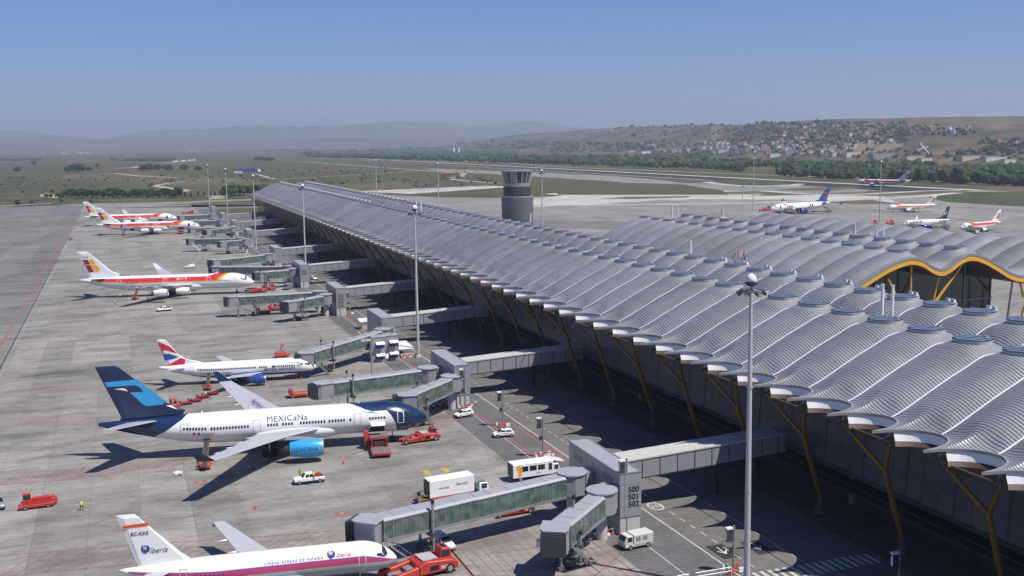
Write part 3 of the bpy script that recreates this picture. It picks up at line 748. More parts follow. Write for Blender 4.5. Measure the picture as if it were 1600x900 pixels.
p.fin_text('EC-KKS', .62, 2.6, 9.3, 'text_dark', bold=.01)
for k, c in enumerate(('orange', 'crimson', 'orange')):
    z = 10.35-.14*k; p.fin_patch([[(1.0-(z-9)*.27, z), (3.75-(z-10)*.8+.0, z+.12), (3.75-(z-10)*.8+.1, z+.26), (1.0-(z-9)*.27, z+.14)]], 'tail_stripe', c)

# remote stands, noses to the left, seen from their port side
RH = math.radians(180-8)
p = widebody('remote white airliner with deep blue tail and engines, orange ring emblem, stairs at its doors', 58.8, False, 'midblue', 'darkmetal'); h = 29.4
rb = p; p.place(at(1205, 328, 3.5), math.radians(190))
p.finm.data.materials[0] = M['midblue']
p.fin_patch([arc(5.6, 12.2, 2.5, math.radians(60), math.radians(340), 16)+arc(5.6, 12.2, 1.5, math.radians(340), math.radians(60), 16)], 'tail_ring_emblem', 'redorange')
for sd in (-1, 1):
    p.patch([arc(h-11.5, .4, 2.5, math.radians(40), math.radians(320), 14)+arc(h-11.5, .4, 1.5, math.radians(320), math.radians(40), 14)], 'ring_emblem', 'redorange', sd, .03)
    for x in (h-6.5, h-15.5, h-17.5, h-36, h-38, h-49, h-50.8): p.door(x, -.75, 1.6, 1.1, side=sd, fill='text_dark')
p = narrow('remote white airliner with dark blue tail and upturned winglets, second from the right edge', 33.6, 1.88, 3.25, 12.4, 'midblue', 16.6, winglet=('up', 2.3, 'planewhite'), boeing=True); h = 16.8
p.place(at(1411, 351, 2.5), math.radians(178)); p.finm.data.materials[0] = M['navy']; rt = p
p.fin_patch([arc(3.9, 8.9, 1.5, 0, 2*PI, 20)[:-1]], 'tail_disc', 'textwhite', eps=.03); p.fin_patch([arc(3.9, 8.9, 1.28, 0, 2*PI, 20)[:-1]], 'tail_disc_field', 'navy', eps=.06)
p.fin_patch([[(3.4, 8.0), (4.9, 8.2), (4.2, 8.7), (4.5, 10.0), (3.8, 9.0)]], 'tail_bird', 'textwhite', eps=.09)
for sd in (-1, 1): p.text('TAROM', 1.9, h-9.0, .95, 'text_navy', side=sd, bold=.06); p.windows([(-h+8, h-5)], .2, .55, .3, .34, side=(sd,))
p = narrow('remote white airliner with red band and red and gold tail emblem, at the right edge', 33.8, 1.98, 3.5, 11.8, 'planewhite', 16.6); h = 16.9
p.place(at(1501, 356, 2.8), math.radians(188)); ri = p; iberia_bands(p, side=0); ib_logo(p, 3.6, 6.6, .85)
p = narrow('grey-white airliner with red band taxiing behind the remote stands, in front of the grass', 37.6, 1.98, 3.5, 11.8, 'planewhite', 16.6)
p.place(at(1385, 325, 3), math.radians(163)); iberia_bands(p, side=0); ib_logo(p, 3.6, 6.6, .85); rx = p
p = widebody('white four-engine airliner with red band rolling on the dark runway', 63.7, True); p.place(at(1338, 285, 4), math.radians(112)); iberia_bands(p, side=0); ib_logo(p, 5.9, 9.6, 1.28)
# small aircraft in flight over the hillside
t = thing('light_aircraft', 'small white long-winged aircraft banking in flight before the brown hillside', 'light aircraft', far(1444, 231, 1200))
o_ = t.location.copy(); wa, wb = far(1437.5, 223, 1200)-o_, far(1453, 241, 1200)-o_; fa, fb = far(1432.5, 229.5, 1199)-o_, far(1449, 226.5, 1201)-o_
sp_ = (wb-wa).normalized(); fd = (fb-fa); fd = (fd-sp_*fd.dot(sp_)*.3).normalized(); nn = sp_.cross(fd).normalized()
b = MB()
for s_ in (wa, wb):
    q = [fd*.9, -fd*.7]; e = [s_+fd*.3, s_-fd*.4]
    b.hexa([q[0]+nn*.12, q[1]+nn*.12, e[1]+nn*.05, e[0]+nn*.05], [q[0]-nn*.12, q[1]-nn*.12, e[1]-nn*.05, e[0]-nn*.05])
b.build('wings', 'planewhite', t)
b = MB(); b.tube(fd*5, fd*2, .25, .62, 10); b.tube(fd*2, -fd*2, .62, .5, 10); b.tube(-fd*2, -fd*6.5, .5, .18, 10); b.build('fuselage', 'planewhite', t, smooth=True)
b = MB(); c_ = -fd*6.2; b.hexa([c_+fd*.5+sp_*1.8, c_-fd*.4+sp_*1.8, c_-fd*.4-sp_*1.8, c_+fd*.5-sp_*1.8], [c_+fd*.5+sp_*1.8+nn*.1, c_-fd*.4+sp_*1.8+nn*.1, c_-fd*.4-sp_*1.8+nn*.1, c_+fd*.5-sp_*1.8+nn*.1]); b.build('tailplane', 'planewhite', t)
b = MB(); up = nn if nn.z > 0 else -nn; b.hexa([c_+fd*.6+sp_*.06, c_-fd*.4+sp_*.06, c_-fd*.4-sp_*.06, c_+fd*.6-sp_*.06], [c_+up*1.5+fd*.1+sp_*.06, c_-fd*.5+up*1.5+sp_*.06, c_-fd*.5+up*1.5-sp_*.06, c_+up*1.5+fd*.1-sp_*.06]); b.build('fin', 'planewhite', t)
# ---------------------------------------------------------------- ground and paving
_zl = [0]
def sheet(name, poly, z, m, k='structure'):
    if z > .012: _zl[0] += 1; z += _zl[0]*.0045
    b = MB(); b.flat([(p[0], p[1], z) for p in poly]); o = b.build(name, m, recalc=False)
    if o.data.polygons[0].normal.z < 0: o.data.flip_normals()
    return kind(o, k)
b = MB(); n = 64; b.flat([(18500*math.cos(2*PI*k/n), 18500*math.sin(2*PI*k/n), -.05) for k in range(n)]); kind(b.build('ground', 'plain'))
sheet('apron', [(-31, -60), (61, -60), (61, 1130), (-34, 1130)], 0, 'apron_concrete')
sheet('taxiway', [(-150, -60), (-31, -60), (-34, 1130), (-170, 1150)], 0, 'taxi_asphalt')
sheet('head_of_stand_road', [(61, -60), (71.6, -60), (71.6, 1130), (61, 1130)], 0, 'asphalt')
sheet('service_road', [(71.6, -60), (92.6, -60), (92.6, 860), (71.6, 860)], .002, 'road_tar')
sheet('terminal_forecourt', [(92.6, -60), (175, -60), (175, 860), (92.6, 860)], 0, 'pavement_grey')
b = MB(); b.box(92.6, 92.9, 0, 840, 0, .14); kind(b.build('kerb', 'pavement_grey'))
b = MB(); b.box(92.9, 97.0, 0, 840, 0, .12); kind(b.build('pavement', 'pavement_grey'))
# crosswise taxiway at the far end and strip of grass
sheet('taxiway', [(-520, 1010), (-150, 1040), (-165, 1150), (-560, 1110)], .004, 'taxi_asphalt')
sheet('taxiway', [(-34, 1064), (175, 1010), (175, 985), (61, 985), (61, 1064)], .006, 'taxi_asphalt')
sheet('taxiway', [(-40, 1125), (60, 1100), (180, 1130), (300, 1190), (300, 1215), (180, 1160), (60, 1135), (-60, 1150)], .010, 'far_concrete')
sheet('grass_verge', [(30, 1078), (140, 1040), (170, 1080), (60, 1092)], .012, 'grass_dry')
# east apron
sheet('remote_apron', [(175, 0), (700, 0), (640, 640), (610, 760), (540, 900), (430, 1010), (352, 1010), (300, 1060), (250, 1190), (175, 1130)], 0, 'far_concrete')
sheet('taxiway', [(380, 60), (452, 60), (447, 470), (470, 560), (420, 575), (330, 660), (250, 740), (200, 740), (255, 640), (360, 560), (405, 480)], .004, 'taxi_asphalt')
sheet('pale_taxiway', [at(*q) for q in ((800, 314), (900, 304), (1040, 300), (1200, 306), (1340, 303), (1400, 306), (1450, 313), (1380, 318), (1230, 312), (1060, 311), (930, 319), (830, 324))], .02, 'pale_concrete')
sheet('pale_taxiway', [at(*q) for q in ((850, 303), (1000, 292), (1110, 291), (1190, 294), (1330, 292), (1420, 300), (1300, 297), (1180, 299), (1040, 301), (930, 311))], .03, 'pale_concrete')
sheet('pale_taxiway', [at(*q) for q in ((560, 299), (760, 290), (800, 292), (700, 299), (640, 303))], .03, 'pale_concrete')
for q in (((1102, 284), (1125, 288), (1165, 291), (1234, 291), (1252, 287)), ((1185, 298), (1267, 304), (1349, 304), (1448, 298), (1509, 298)), ((800, 312), (932, 311), (1064, 313), (1108, 306), (1200, 303)), ((1280, 313), (1380, 311), (1450, 306), (1500, 301)), ((820, 321), (1000, 320), (1180, 318), (1300, 312))):
    Q = [at(*p) for p in q]; b = MB(); P = []
    for a_, c_ in zip(Q, Q[1:]): P += [a_.lerp(c_, k/6) for k in range(6)]
    P.append(Q[-1]); P = [P[max(0, i-2)]*.25+P[i]*.5+P[min(len(P)-1, i+2)]*.25 for i in range(len(P))]; PALE = globals().setdefault('PALE', []); PALE.append(P)
sheet('runway', [(722, 880), (795, 860), (792, 1100), (782, 4200), (735, 4200), (736, 1100)], .03, 'runway_tar')
sheet('runway_shoulder', [(795, 855), (812, 850), (806, 1100), (797, 4200), (782, 4200), (792, 1100)], .03, 'pale_concrete')
sheet('runway_shoulder', [(716, 900), (722, 880), (736, 1100), (735, 4200), (724, 4200), (723, 1150), (690, 1150), (640, 1250), (628, 1290), (610, 1270), (640, 1180), (600, 1010), (640, 900)], .03, 'far_concrete')
sheet('taxiway', [at(*q) for q in ((660, 263), (720, 265), (850, 270), (960, 275), (1030, 281), (1100, 290), (1030, 292), (950, 283), (850, 277), (770, 272), (690, 268))], .05, 'far_concrete')
sheet('taxiway', [at(*q) for q in ((1380, 306), (1470, 303), (1520, 298), (1590, 297), (1600, 299), (1530, 301), (1480, 307), (1500, 312), (1600, 320), (1600, 330), (1480, 322), (1400, 316))], .05, 'far_concrete')
for i, q in enumerate((((1105, 283), (1150, 279), (1225, 284), (1238, 287), (1200, 290), (1130, 289)), ((1210, 296), (1270, 293), (1330, 292), (1350, 294), (1300, 298), (1240, 298)),
          ((1300, 304), (1360, 298), (1420, 299), (1440, 302), (1380, 307)), ((930, 311), (980, 307.5), (1080, 306.5), (1075, 308.5), (960, 312)), ((1290, 316), (1360, 312), (1400, 318), (1340, 319)))):
    sheet('grass_island', [at(*p) for p in q], .06, 'grass_green' if i == 0 else 'grass_dry')
sheet('grass_field', [at(*q) for q in ((1450, 309), (1500, 300), (1560, 300), (1640, 303), (1640, 325), (1560, 321), (1480, 316))], .06, 'grass_green')
sheet('grass_field', [at(*q) for q in ((1530, 297), (1600, 300), (1680, 303), (1680, 294), (1560, 291))], .07, 'grass_dry')
sheet('grass_field', [(560, 930), (600, 1010), (640, 1180), (600, 1275), (480, 1200), (420, 1030)], .02, 'grass')
sheet('grass_field', [(320, 1080), (420, 1035), (480, 1210), (620, 1300), (690, 1160), (720, 1160), (722, 3600), (560, 3600), (420, 1900)], .01, 'grass')
sheet('grass_field', [at(*q) for q in ((130, 236), (720, 244), (780, 251), (600, 249), (480, 246), (200, 243))], .01, 'grass')
def lane(name, pts, wd, z, m):
    _zl[0] += 1; z += _zl[0]*.0045
    b = MB(); P = [Vector((p[0], p[1], z)) for p in pts]; L_ = []; R_ = []
    for i, p in enumerate(P):
        d = (P[min(i+1, len(P)-1)]-P[max(i-1, 0)]).normalized(); q = Vector((-d.y, d.x, 0))*wd/2; L_.append(p+q); R_.append(p-q)
    k = len(P); b.add(L_+R_, [[i, k+i, k+i+1, i+1] for i in range(k-1)]); o = b.build(name, m, recalc=False)
    for pl in o.data.polygons:
        if pl.normal.z < 0: pl.flip()
    return kind(o)
for P in PALE: lane('pale_taxiway', P, 13, .05, 'pale_concrete')
lane('dirt_track', [at(*q) for q in ((243, 290), (260, 287), (290, 283), (400, 281))], 10, .02, 'dirt')
lane('dirt_track', [at(*q) for q in ((243, 290), (262, 294), (290, 297), (282, 300), (272, 303))], 14, .021, 'dirt')
lane('dirt_track', [at(*q) for q in ((325, 306), (345, 307), (338, 311))], 16, .02, 'dirt')
lane('perimeter_road', [at(*q) for q in ((400, 272), (428, 280), (440, 280), (560, 273), (640, 268), (700, 265))], 9, .02, 'dirt')
lane('perimeter_road', [at(*q) for q in ((440, 251), (520, 256), (600, 262), (680, 268), (725, 271), (720, 276), (700, 278), (710, 281), (780, 287))], 10, .024, 'dirt')
lane('perimeter_road', [at(*q) for q in ((440, 268), (520, 265), (600, 262))], 8, .022, 'dirt')
lane('perimeter_road', [at(*q) for q in ((178, 271), (215, 275), (280, 278))], 12, .02, 'dirt')
lane('perimeter_road', [at(*q) for q in ((0, 322), (40, 320), (80, 318))], 8, .03, 'pale_concrete')
lane('perimeter_road', [at(*q) for q in ((180, 263), (210, 262), (220, 260))], 30, .02, 'dirt')
lane('perimeter_road', [at(*q) for q in ((260, 254), (290, 252), (305, 250))], 26, .02, 'dirt')
lane('perimeter_road', [at(*q) for q in ((590, 302), (660, 296), (730, 292), (770, 291))], 7, .04, 'dirt')
lane('perimeter_road', [at(*q) for q in ((480, 244), (560, 246), (700, 249), (900, 262), (1100, 270), (1400, 281), (1600, 291))], 10, .02, 'dirt')
sheet('bare_earth', [at(*q) for q in ((62, 307), (66, 301), (80, 303), (100, 308), (84, 310))], .03, 'dirt')
# ---- painted markings
def line(x0, y0, x1, y1, wd=.25, z=.005): return (x0, y0, x1, y1, wd, z)
def marks(name, segs, m):
    b = MB()
    for x0, y0, x1, y1, wd, z in segs:
        d = Vector((x1-x0, y1-y0)); d.normalize(); q = Vector((-d.y, d.x))*wd/2
        b.flat([(x0+q.x, y0+q.y, z), (x0-q.x, y0-q.y, z), (x1-q.x, y1-q.y, z), (x1+q.x, y1+q.y, z)])
    o = b.build(name, m, recalc=False)
    for pl in o.data.polygons:
        if pl.normal.z < 0: pl.flip()
    return kind(o)
marks('apron_edge_line', [line(-34.7, 0, -34.9, 860, .55)], 'redline')
marks('apron_edge_joint', [line(-31.2, 0, -32.8, 1000, .35, .007)], 'seam')
marks('road_edge_line', [line(72.1, 0, 72.1, 840, .22, .009), line(65.8, 0, 65.8, 840, .15)], 'whiteline')
marks('road_lane_line', [line(75.3, y, 75.3, y+1.6, .16, .009) for y in [k*3.1 for k in range(20, 200)]]+[line(82.4, y, 82.4, y+8.4, .14, .009) for y in [k*9 for k in range(6, 90)]], 'whiteline')
marks('stand_head_line', [line(66.6, y0+18.2, 66.6, y1, .45, .006) for y0, y1 in ((134.6, 212), (215.4, 275), (299, 345), (368, 420))]+[line(70.9, y0+19, 70.9, y1, .45, .006) for y0, y1 in ((134.6, 200), (215.4, 270))], 'redline')
marks('pedestrian_crossing', [line(74.2+k*1.15, 112.9, 74.2+k*1.15, 116.3, .55, .010) for k in range(16)], 'whiteline')
def arrow(x, y, s_=1.0, turn=0):
    b = MB(); P = [(x-.1, y+2.2), (x+.1, y+2.2), (x+.1, y+.3), (x+.75, y+1.0), (x+.75, y+.75), (x, y-.6), (x-.75, y+.75), (x-.75, y+1.0), (x-.1, y+.3)]
    b.flat([(px, py, .010) for px, py in P]); o = b.build('road_arrow', 'whiteline', recalc=False)
    if o.data.polygons[0].normal.z < 0: o.data.flip_normals()
    kind(o)
for x, y in ((79.6, 123.2), (74.4, 123.6)): sheet('dark_asphalt_patch', [(x-1.3, y-2), (x+1.3, y-2), (x+1.3, y+3), (x-1.3, y+3)], .006, 'runway_tar')
for x, y in ((73.6, 155.5), (77.9, 165.5), (79.6, 123.2), (74.4, 123.6), (73.8, 240)): arrow(x, y)
b = MB(); c0 = at(1024, 791); k = 28
b.add([(c0.x+r*math.cos(2*PI*i/k)*1.0, c0.y+r*1.55*math.sin(2*PI*i/k), .011) for r in (.95, 1.2) for i in range(k)], [[i, (i+1) % k, k+(i+1) % k, k+i] for i in range(k)])
o = kind(b.build('speed_limit_marking', 'whiteline', recalc=False)); 
to = text_on('20', 1.9, 'whiteline', plane_T((c0.x, c0.y, .012), (1, 0, 0), (0, 1, 0)), o, 'speed_number')
# red hatched bands beside the stands
def hatch(A, B, C, D, n_, slant=.18, m='redmark', wd=.16, name='hatched_band'):
    "A-B top edge, C-D bottom edge (ground points)"
    segs = [(*A[:2], *B[:2], wd*1.3, .006), (*C[:2], *D[:2], wd*1.3, .006)]
    for i in range(n_):
        u = i/n_; v_ = min(1, u+slant); a = A.lerp(B, v_); c = C.lerp(D, u); segs.append((a.x, a.y, c.x, c.y, wd, .005))
    marks(name, segs, m)
hatch(at(0, 868), at(545, 828), at(0, 902), at(545, 848), 26, .10, 'redline')
hatch(at(0, 605), at(240, 589), at(0, 618), at(240, 602), 22, .12)
hatch(at(0, 742), at(130, 731), at(0, 758), at(130, 748), 14, .25)
hatch(at(128, 731), at(290, 716), at(128, 746), at(280, 735), 16, .2)
hatch(at(0, 655), at(150, 645), at(0, 668), at(150, 660), 14, .2)
hatch(at(240, 628), at(330, 622), at(240, 640), at(330, 632), 10, .3)
hatch(at(80, 492), at(260, 486), at(80, 500), at(260, 494), 1, .2); hatch(at(150, 523), at(300, 516), at(120, 532), at(300, 524), 1, .2)
def box_hatch(P, n_, m='redline', wd=.13):
    "quadrilateral outline with diagonals"
    A, B, C, D = P; segs = [(*a[:2], *b_[:2], wd*1.5, .006) for a, b_ in ((A, B), (B, C), (C, D), (D, A))]
    for i in range(1, n_):
        u = i/n_; a = A.lerp(B, u); c = D.lerp(C, u); segs.append((a.x, a.y, c.x, c.y, wd, .005))
    marks('no_parking_hatch', segs, m)
box_hatch([at(705, 860), at(860, 800), at(1000, 900), at(740, 900)], 14)
box_hatch([at(640, 680), at(695, 640), at(712, 652), at(706, 662)], 9)
box_hatch([at(520, 598), at(578, 570), at(612, 600), at(560, 606)], 12)
box_hatch([at(880, 860), at(945, 845), at(975, 862), at(930, 900)], 7)
marks('lead_in_line', [(*at(705, 858)[:2], *at(742, 905)[:2], .5, .006), (*at(590, 806)[:2], *at(655, 770)[:2], .3, .006), (*at(400, 628)[:2], *at(560, 575)[:2], .2, .006),
      (*at(655, 664)[:2], *at(712, 657)[:2], .25, .006), (*at(1004, 886)[:2], *at(1020, 905)[:2], .25, .006), (*at(960, 892)[:2], *at(1004, 886)[:2], .25, .006)], 'redline')
marks('yellow_guide_marks', [(*at(664, 735)[:2], *at(672, 743)[:2], 1.0, .006), (*at(692, 731)[:2], *at(700, 737)[:2], 1.0, .006), (*at(560, 518)[:2], *at(574, 532)[:2], .5, .006), (*at(692, 868)[:2], *at(704, 866)[:2], .9, .006), (*at(695, 873)[:2], *at(708, 871)[:2], .9, .006)], 'yellowmark')
_pits = 0
def pit(x, y):
    c_ = at(x, y); b = MB(); b.flat([(c_.x-1.1, c_.y-.9, .006), (c_.x+1.1, c_.y-.9, .006), (c_.x+1.1, c_.y+.9, .006), (c_.x-1.1, c_.y+.9, .006)]); o = kind(b.build('hydrant_marking', 'redmark', recalc=False))
    b = MB(); b.flat([(c_.x-.3, c_.y-.25, .009), (c_.x+.3, c_.y-.25, .009), (c_.x+.3, c_.y+.25, .009), (c_.x-.3, c_.y+.25, .009)]); b.build('hydrant_lid', 'yellowmark', o, recalc=False)
for q in ((314, 753), (534, 802), (321, 644), (257, 426), (300, 474), (316, 504), (338, 501), (220, 424), (276, 504), (322, 540)): pit(*q)

# ---------------------------------------------------------------- terminal roof
PH = 88.4; BAY = 9.0
A_ = [(84.5, 20.2), (88, 20.5), (91, 21.2), (94, 22.75), (99, 25.35), (102.6, 27.0), (105, 28.1), (107.5, 28.35), (110, 28.0), (112.3, 26.8), (114.5, 25.2), (116.5, 24.7), (118.5, 25.2), (120.7, 26.8), (123, 28.0), (125.5, 28.35), (128, 28.1), (130.4, 27.0), (134, 25.35), (139, 22.75), (142, 21.2), (145, 20.5), (148.5, 20.2)]
def sstep(a, b_, x): t = max(0, min(1, (x-a)/(b_-a))); return t*t*(3-2*t)
def bulge(x, x0=84.5, x1=148.5):
    d = min(x-x0, x1-x); return interp([(0, 0), (3.5, .5), (6.4, .95), (9, 1.2), (14, 1.25), (30, 1.25)], d)
def roof_mesh(name, prof, x0, x1, y0, nb, parent, bite=6.4, bl=bulge, m='rib_roof', sky=(107.5, 125.5), rimz=20.2):
    "one barrel per bay, its crest in the middle and sharp valleys at its sides"
    b = MB(); b.use(m); nt_, ns = 22, 112
    for k in range(nb):
        rows = []
        for j in range(nt_+1):
            s_ = 2*j/nt_-1; s_ = math.copysign(abs(s_)**1.3, s_); t = (s_+1)/2; u = 1-abs(s_)
            bt = bite*math.sqrt(max(0, 1-(1-u)**2)) if False else bite*math.sqrt(max(0, 1-u*u)) ; row = []
            xa = x0+bt; xb = x1-bt
            for i in range(ns+1):
                x = xa+(xb-xa)*i/ns
                z = smooth(prof, x)+(math.sin(PI*t)-1)*bl(x)
                for xs_ in sky:
                    rr = math.hypot(x-xs_, (t-.5)*BAY)
                    if rr < 3.2: zt_ = smooth(prof, xs_)-.02; z += (zt_-z)*.45*(1-sstep(1.8, 3.2, rr))
                if bite:
                    dd = min(x-xa, xb-x)
                    le = .9+5*u
                    if dd < le: z = rimz+.05*dd+(z-rimz-.05*dd)*sstep(-.3, le, dd) if dd > 0.001 else rimz
                row.append((x, y0+(k+t)*BAY, z))
            rows.append(row)
        o = len(b.v)
        for r in rows: b.v += r
        W_ = ns+1
        for j in range(nt_):
            for i in range(ns):
                a = o+j*W_+i; b.f.append([a, a+1, a+1+W_, a+W_]); b.m.append(0)
    me = b.build(name, None, parent, smooth='all', recalc=False)
    if me.data.polygons[0].normal.z < 0: me.data.flip_normals()
    return me
term = thing('airport_terminal', 'long pier terminal with wavy corrugated silver roof, skylights and yellow struts', 'airport building', (0, 0, 0))
NB0, NB1 = -4, 80
roof = roof_mesh('roof', A_, 84.5, 148.5, PH-4.5+NB0*BAY, NB1-NB0, term)
# valley gutters, one bright strip for each crease
b = MB()
for k in range(NB0, NB1+1):
    y = PH+k*BAY; P = []
    y -= 4.5; xs = [91+(142-91)*i/60 for i in range(61)]
    for x in xs: dd = min(x-90.9, 142.1-x)+.0; z = smooth(A_, x)-bulge(x); z = 20.2+.05*dd+(z-20.2-.05*dd)*sstep(-.3, .9, dd) if 0 < dd < .9 else z; P.append((x, y, max(z, 20.2)+.05))
    for (a, c) in zip(P, P[1:]):
        b.add([(a[0], y-.16, a[2]+.07), (a[0], y+.16, a[2]+.07), (c[0], y+.16, c[2]+.07), (c[0], y-.16, c[2]+.07)], [(0, 1, 2, 3)])
o = b.build('valley_gutters', 'gutter', roof, recalc=False)
if o.data.polygons[0].normal.z < 0: o.data.flip_normals()
# scalloped eave: rim, hanging skirt
rim = MB(); sk = MB(); lp = MB()
nseg = 22
for k in range(NB0, NB1):
    y0 = PH+k*BAY
    P = []
    for j in range(nseg+1):
        a = PI*j/nseg; t = (1-math.cos(a))/2; u = 2*t-1; x = 84.5+6.4*math.sqrt(max(0, 1-u*u))
        z = 20.2; P.append(Vector((x, y0+t*BAY, z)))
    o = len(rim.v)
    for j, p in enumerate(P):
        q = P[min(j+1, nseg)]-P[max(j-1, 0)]; nrm = Vector((-q.y, q.x, 0)).normalized()   # points into the opening
        if nrm.x > 0: nrm = -nrm
        if j in (0, nseg): nrm = Vector((-1, 0, 0))
        rim.v += [tuple(p+Vector((0, 0, .10))-nrm*.12), tuple(p+Vector((0, 0, .12))+nrm*.16), tuple(p+Vector((0, 0, -.22))+nrm*.16), tuple(p+Vector((0, 0, -.3))-nrm*.12)]
    for j in range(nseg):
        for c in range(4):
            a = o+j*4+c; d = o+j*4+(c+1) % 4; rim.f.append([a, d, d+4, a+4]); rim.m.append(0)
    o = len(sk.v); js = range(3, nseg-2)
    for j in js:
        p = P[j]; f = .0 if 3 < j < nseg-4 else 0
        q = P[min(j+1, nseg)]-P[max(j-1, 0)]; nr_ = Vector((q.y, -q.x, 0)).normalized()
        if nr_.x > 0: nr_ = -nr_
        sk.v += [(p.x+.02, p.y, p.z-.20), (p.x+.15+nr_.x*.40, p.y+nr_.y*.40, p.z-1.3)]
    for i in range(len(js)-1):
        a = o+2*i; sk.f.append([a, a+2, a+3, a+1]); sk.m.append(0)
        lo = len(lp.v); e0 = Vector(sk.v[a+1]); e1 = Vector(sk.v[a+3]); c_ = Vector((84.5, y0+4.5, 0))
        for e in (e0, e1): d_ = (Vector((c_.x, c_.y, e.z))-e)*.12; lp.v += [tuple(e), tuple(e+d_+Vector((0, 0, -.5)))]
        lp.f.append([lo, lo+2, lo+3, lo+1]); lp.m.append(0)
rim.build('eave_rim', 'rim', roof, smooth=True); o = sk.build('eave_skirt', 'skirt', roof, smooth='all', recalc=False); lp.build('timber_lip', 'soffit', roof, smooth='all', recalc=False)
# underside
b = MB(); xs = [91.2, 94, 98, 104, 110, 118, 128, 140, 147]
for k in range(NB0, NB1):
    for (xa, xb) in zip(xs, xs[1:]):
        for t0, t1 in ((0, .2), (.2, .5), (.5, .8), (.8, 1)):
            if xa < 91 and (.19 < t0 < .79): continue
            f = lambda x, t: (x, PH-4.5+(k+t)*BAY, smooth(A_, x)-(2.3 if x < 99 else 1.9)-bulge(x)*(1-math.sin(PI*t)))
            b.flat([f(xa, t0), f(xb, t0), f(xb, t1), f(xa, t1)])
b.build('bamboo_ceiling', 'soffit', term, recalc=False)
# near and far gable beams
for y in (PH+NB1*BAY,):
    b = MB(); pp = [(x, smooth(A_, x)-bulge(x)) for x in [84.5+64*i/60 for i in range(61)]]
    b.side([(x, z+.12) for x, z in pp]+[(x, z-1.5) for x, z in pp[::-1]], y, y+.35); b.build('gable_beam', 'galv', term)
# skylights
def skylight(parent, x, y, z, first=[None]):
    if first[0] is None:
        b = MB(); b.use('offwhite').revolve([(-.6, 2.5), (-.1, 2.5), (.20, 2.6), (.27, 2.6)], 'z', n=26, cap=False)
        o = b.build('skylight', None, parent, smooth=True)
        g = MB(); g.use('skyglass'); k = 26; g.flat([(2.55*math.cos(2*PI*i/k), 2.55*math.sin(2*PI*i/k), .29+.10*math.sin(2*PI*i/k)) for i in range(k)]); g.build('skylight_glass', None, o, recalc=False)
        g = MB()
        for d in (-1.7, -.6, .6, 1.7):
            hw = math.sqrt(2.5**2-d*d)*.97
            T = Matrix.Rotation(math.radians(-52), 4, 'Z'); g.box(-hw, hw, d-.06, d+.06, .36, .41, T)
        g.build('skylight_louvres', 'gutter', o)
        g = MB(); g.box(1.9, 2.5, -.4, .1, .25, .5); g.build('vent_box', 'galv', o)
        o.location = (x, y, z); first[0] = o
    else:
        o = copy_tree(first[0], parent); o.location = (x, y, z)
        if parent is not first[0].parent: pass
    return o
rest = []
for k in range(NB0, NB1):
    y = PH+k*BAY
    for x in (107.5, 125.5):
        z = smooth(A_, x)-.16
        if k < 46: skylight(term, x, y, z)
        else: rest.append((x, y, z))
b = MB()
for x, y, z in rest:
    b.use('offwhite').revolve([(z-.5, 2.5), (z+.25, 2.6)], 'z', (x, y, 0), 14, cap=False)
    b.use('skyglass').flat([(x+2.55*math.cos(2*PI*i/14), y+2.55*math.sin(2*PI*i/14), z+.28) for i in range(14)])
    b.use('gutter').box(x+1.3, x+2.6, y-.6, y+.6, z+.25, z+.65)
o = b.build('far_skylights', None, term); kind(o, 'stuff')
# smoke vents propped open on the rear skylight row
b0 = None
for k in range(5, 15):
    x, y = 128.2, PH+k*BAY; z = smooth(A_, 125.5)-.25
    if b0 is None:
        b = MB(); b.use('gutter')
        for dy in (-1.0, .2):
            b.hexa([Vector((x-.9, y+dy, z)), Vector((x+.1, y+dy, z)), Vector((x+.1, y+dy+.8, z)), Vector((x-.9, y+dy+.8, z))], [Vector((x-.5, y+dy, z+1.0)), Vector((x-.35, y+dy, z+1.0)), Vector((x-.35, y+dy+.8, z+1.0)), Vector((x-.5, y+dy+.8, z+1.0))])
        b0 = b.build('smoke_vent', None, term); yb = y
    else:
        c = b0.copy(); COL.objects.link(c); c.location = (0, y-yb, 0)
# flues, antenna cluster
def flues(parent, px, z, hts=(2.6,), gap=1.6, name='flue'):
    p0 = at(px[0], px[1], z)
    for i, h_ in enumerate(hts):
        b = MB(); b.tube((p0.x+i*gap, p0.y-i*.4, z-.6), (p0.x+i*gap, p0.y-i*.4, z+h_), .26, n=10); b.tube((p0.x+i*gap, p0.y-i*.4, z+h_), (p0.x+i*gap, p0.y-i*.4, z+h_+.12), .32, n=10)
        b.build(name, 'white', parent)
flues(term, (1378, 492), 26.5, (5.0, 4.8), 1.7); flues(term, (1079, 393), 26.5, (2.8,)); flues(term, (651, 330), 26.5, (4.5, 4.5), 1.8); flues(term, (829, 345), 27, (2.6,))
def antennas(parent, px, z):
    p0 = at(px[0], px[1], z); b = MB()
    for i in range(5):
        x, y = p0.x+random.uniform(-2, 2), p0.y+random.uniform(-3, 3); b.use('darkmetal').tube((x, y, z-1), (x, y, z+1.8), .07); b.use('galv').box(x-.35, x+.35, y-.3, y+.3, z+random.uniform(.3, .6), z+1.2)
    for dx in (-.8, .8): b.use('redorange').tube((p0.x+dx, p0.y, z+.3), (p0.x+dx, p0.y, z+2.4), .12)
    b.build('antenna_cluster', None, parent)
antennas(term, (1158, 408), 27.5); antennas(term, (633, 318), 27.5)
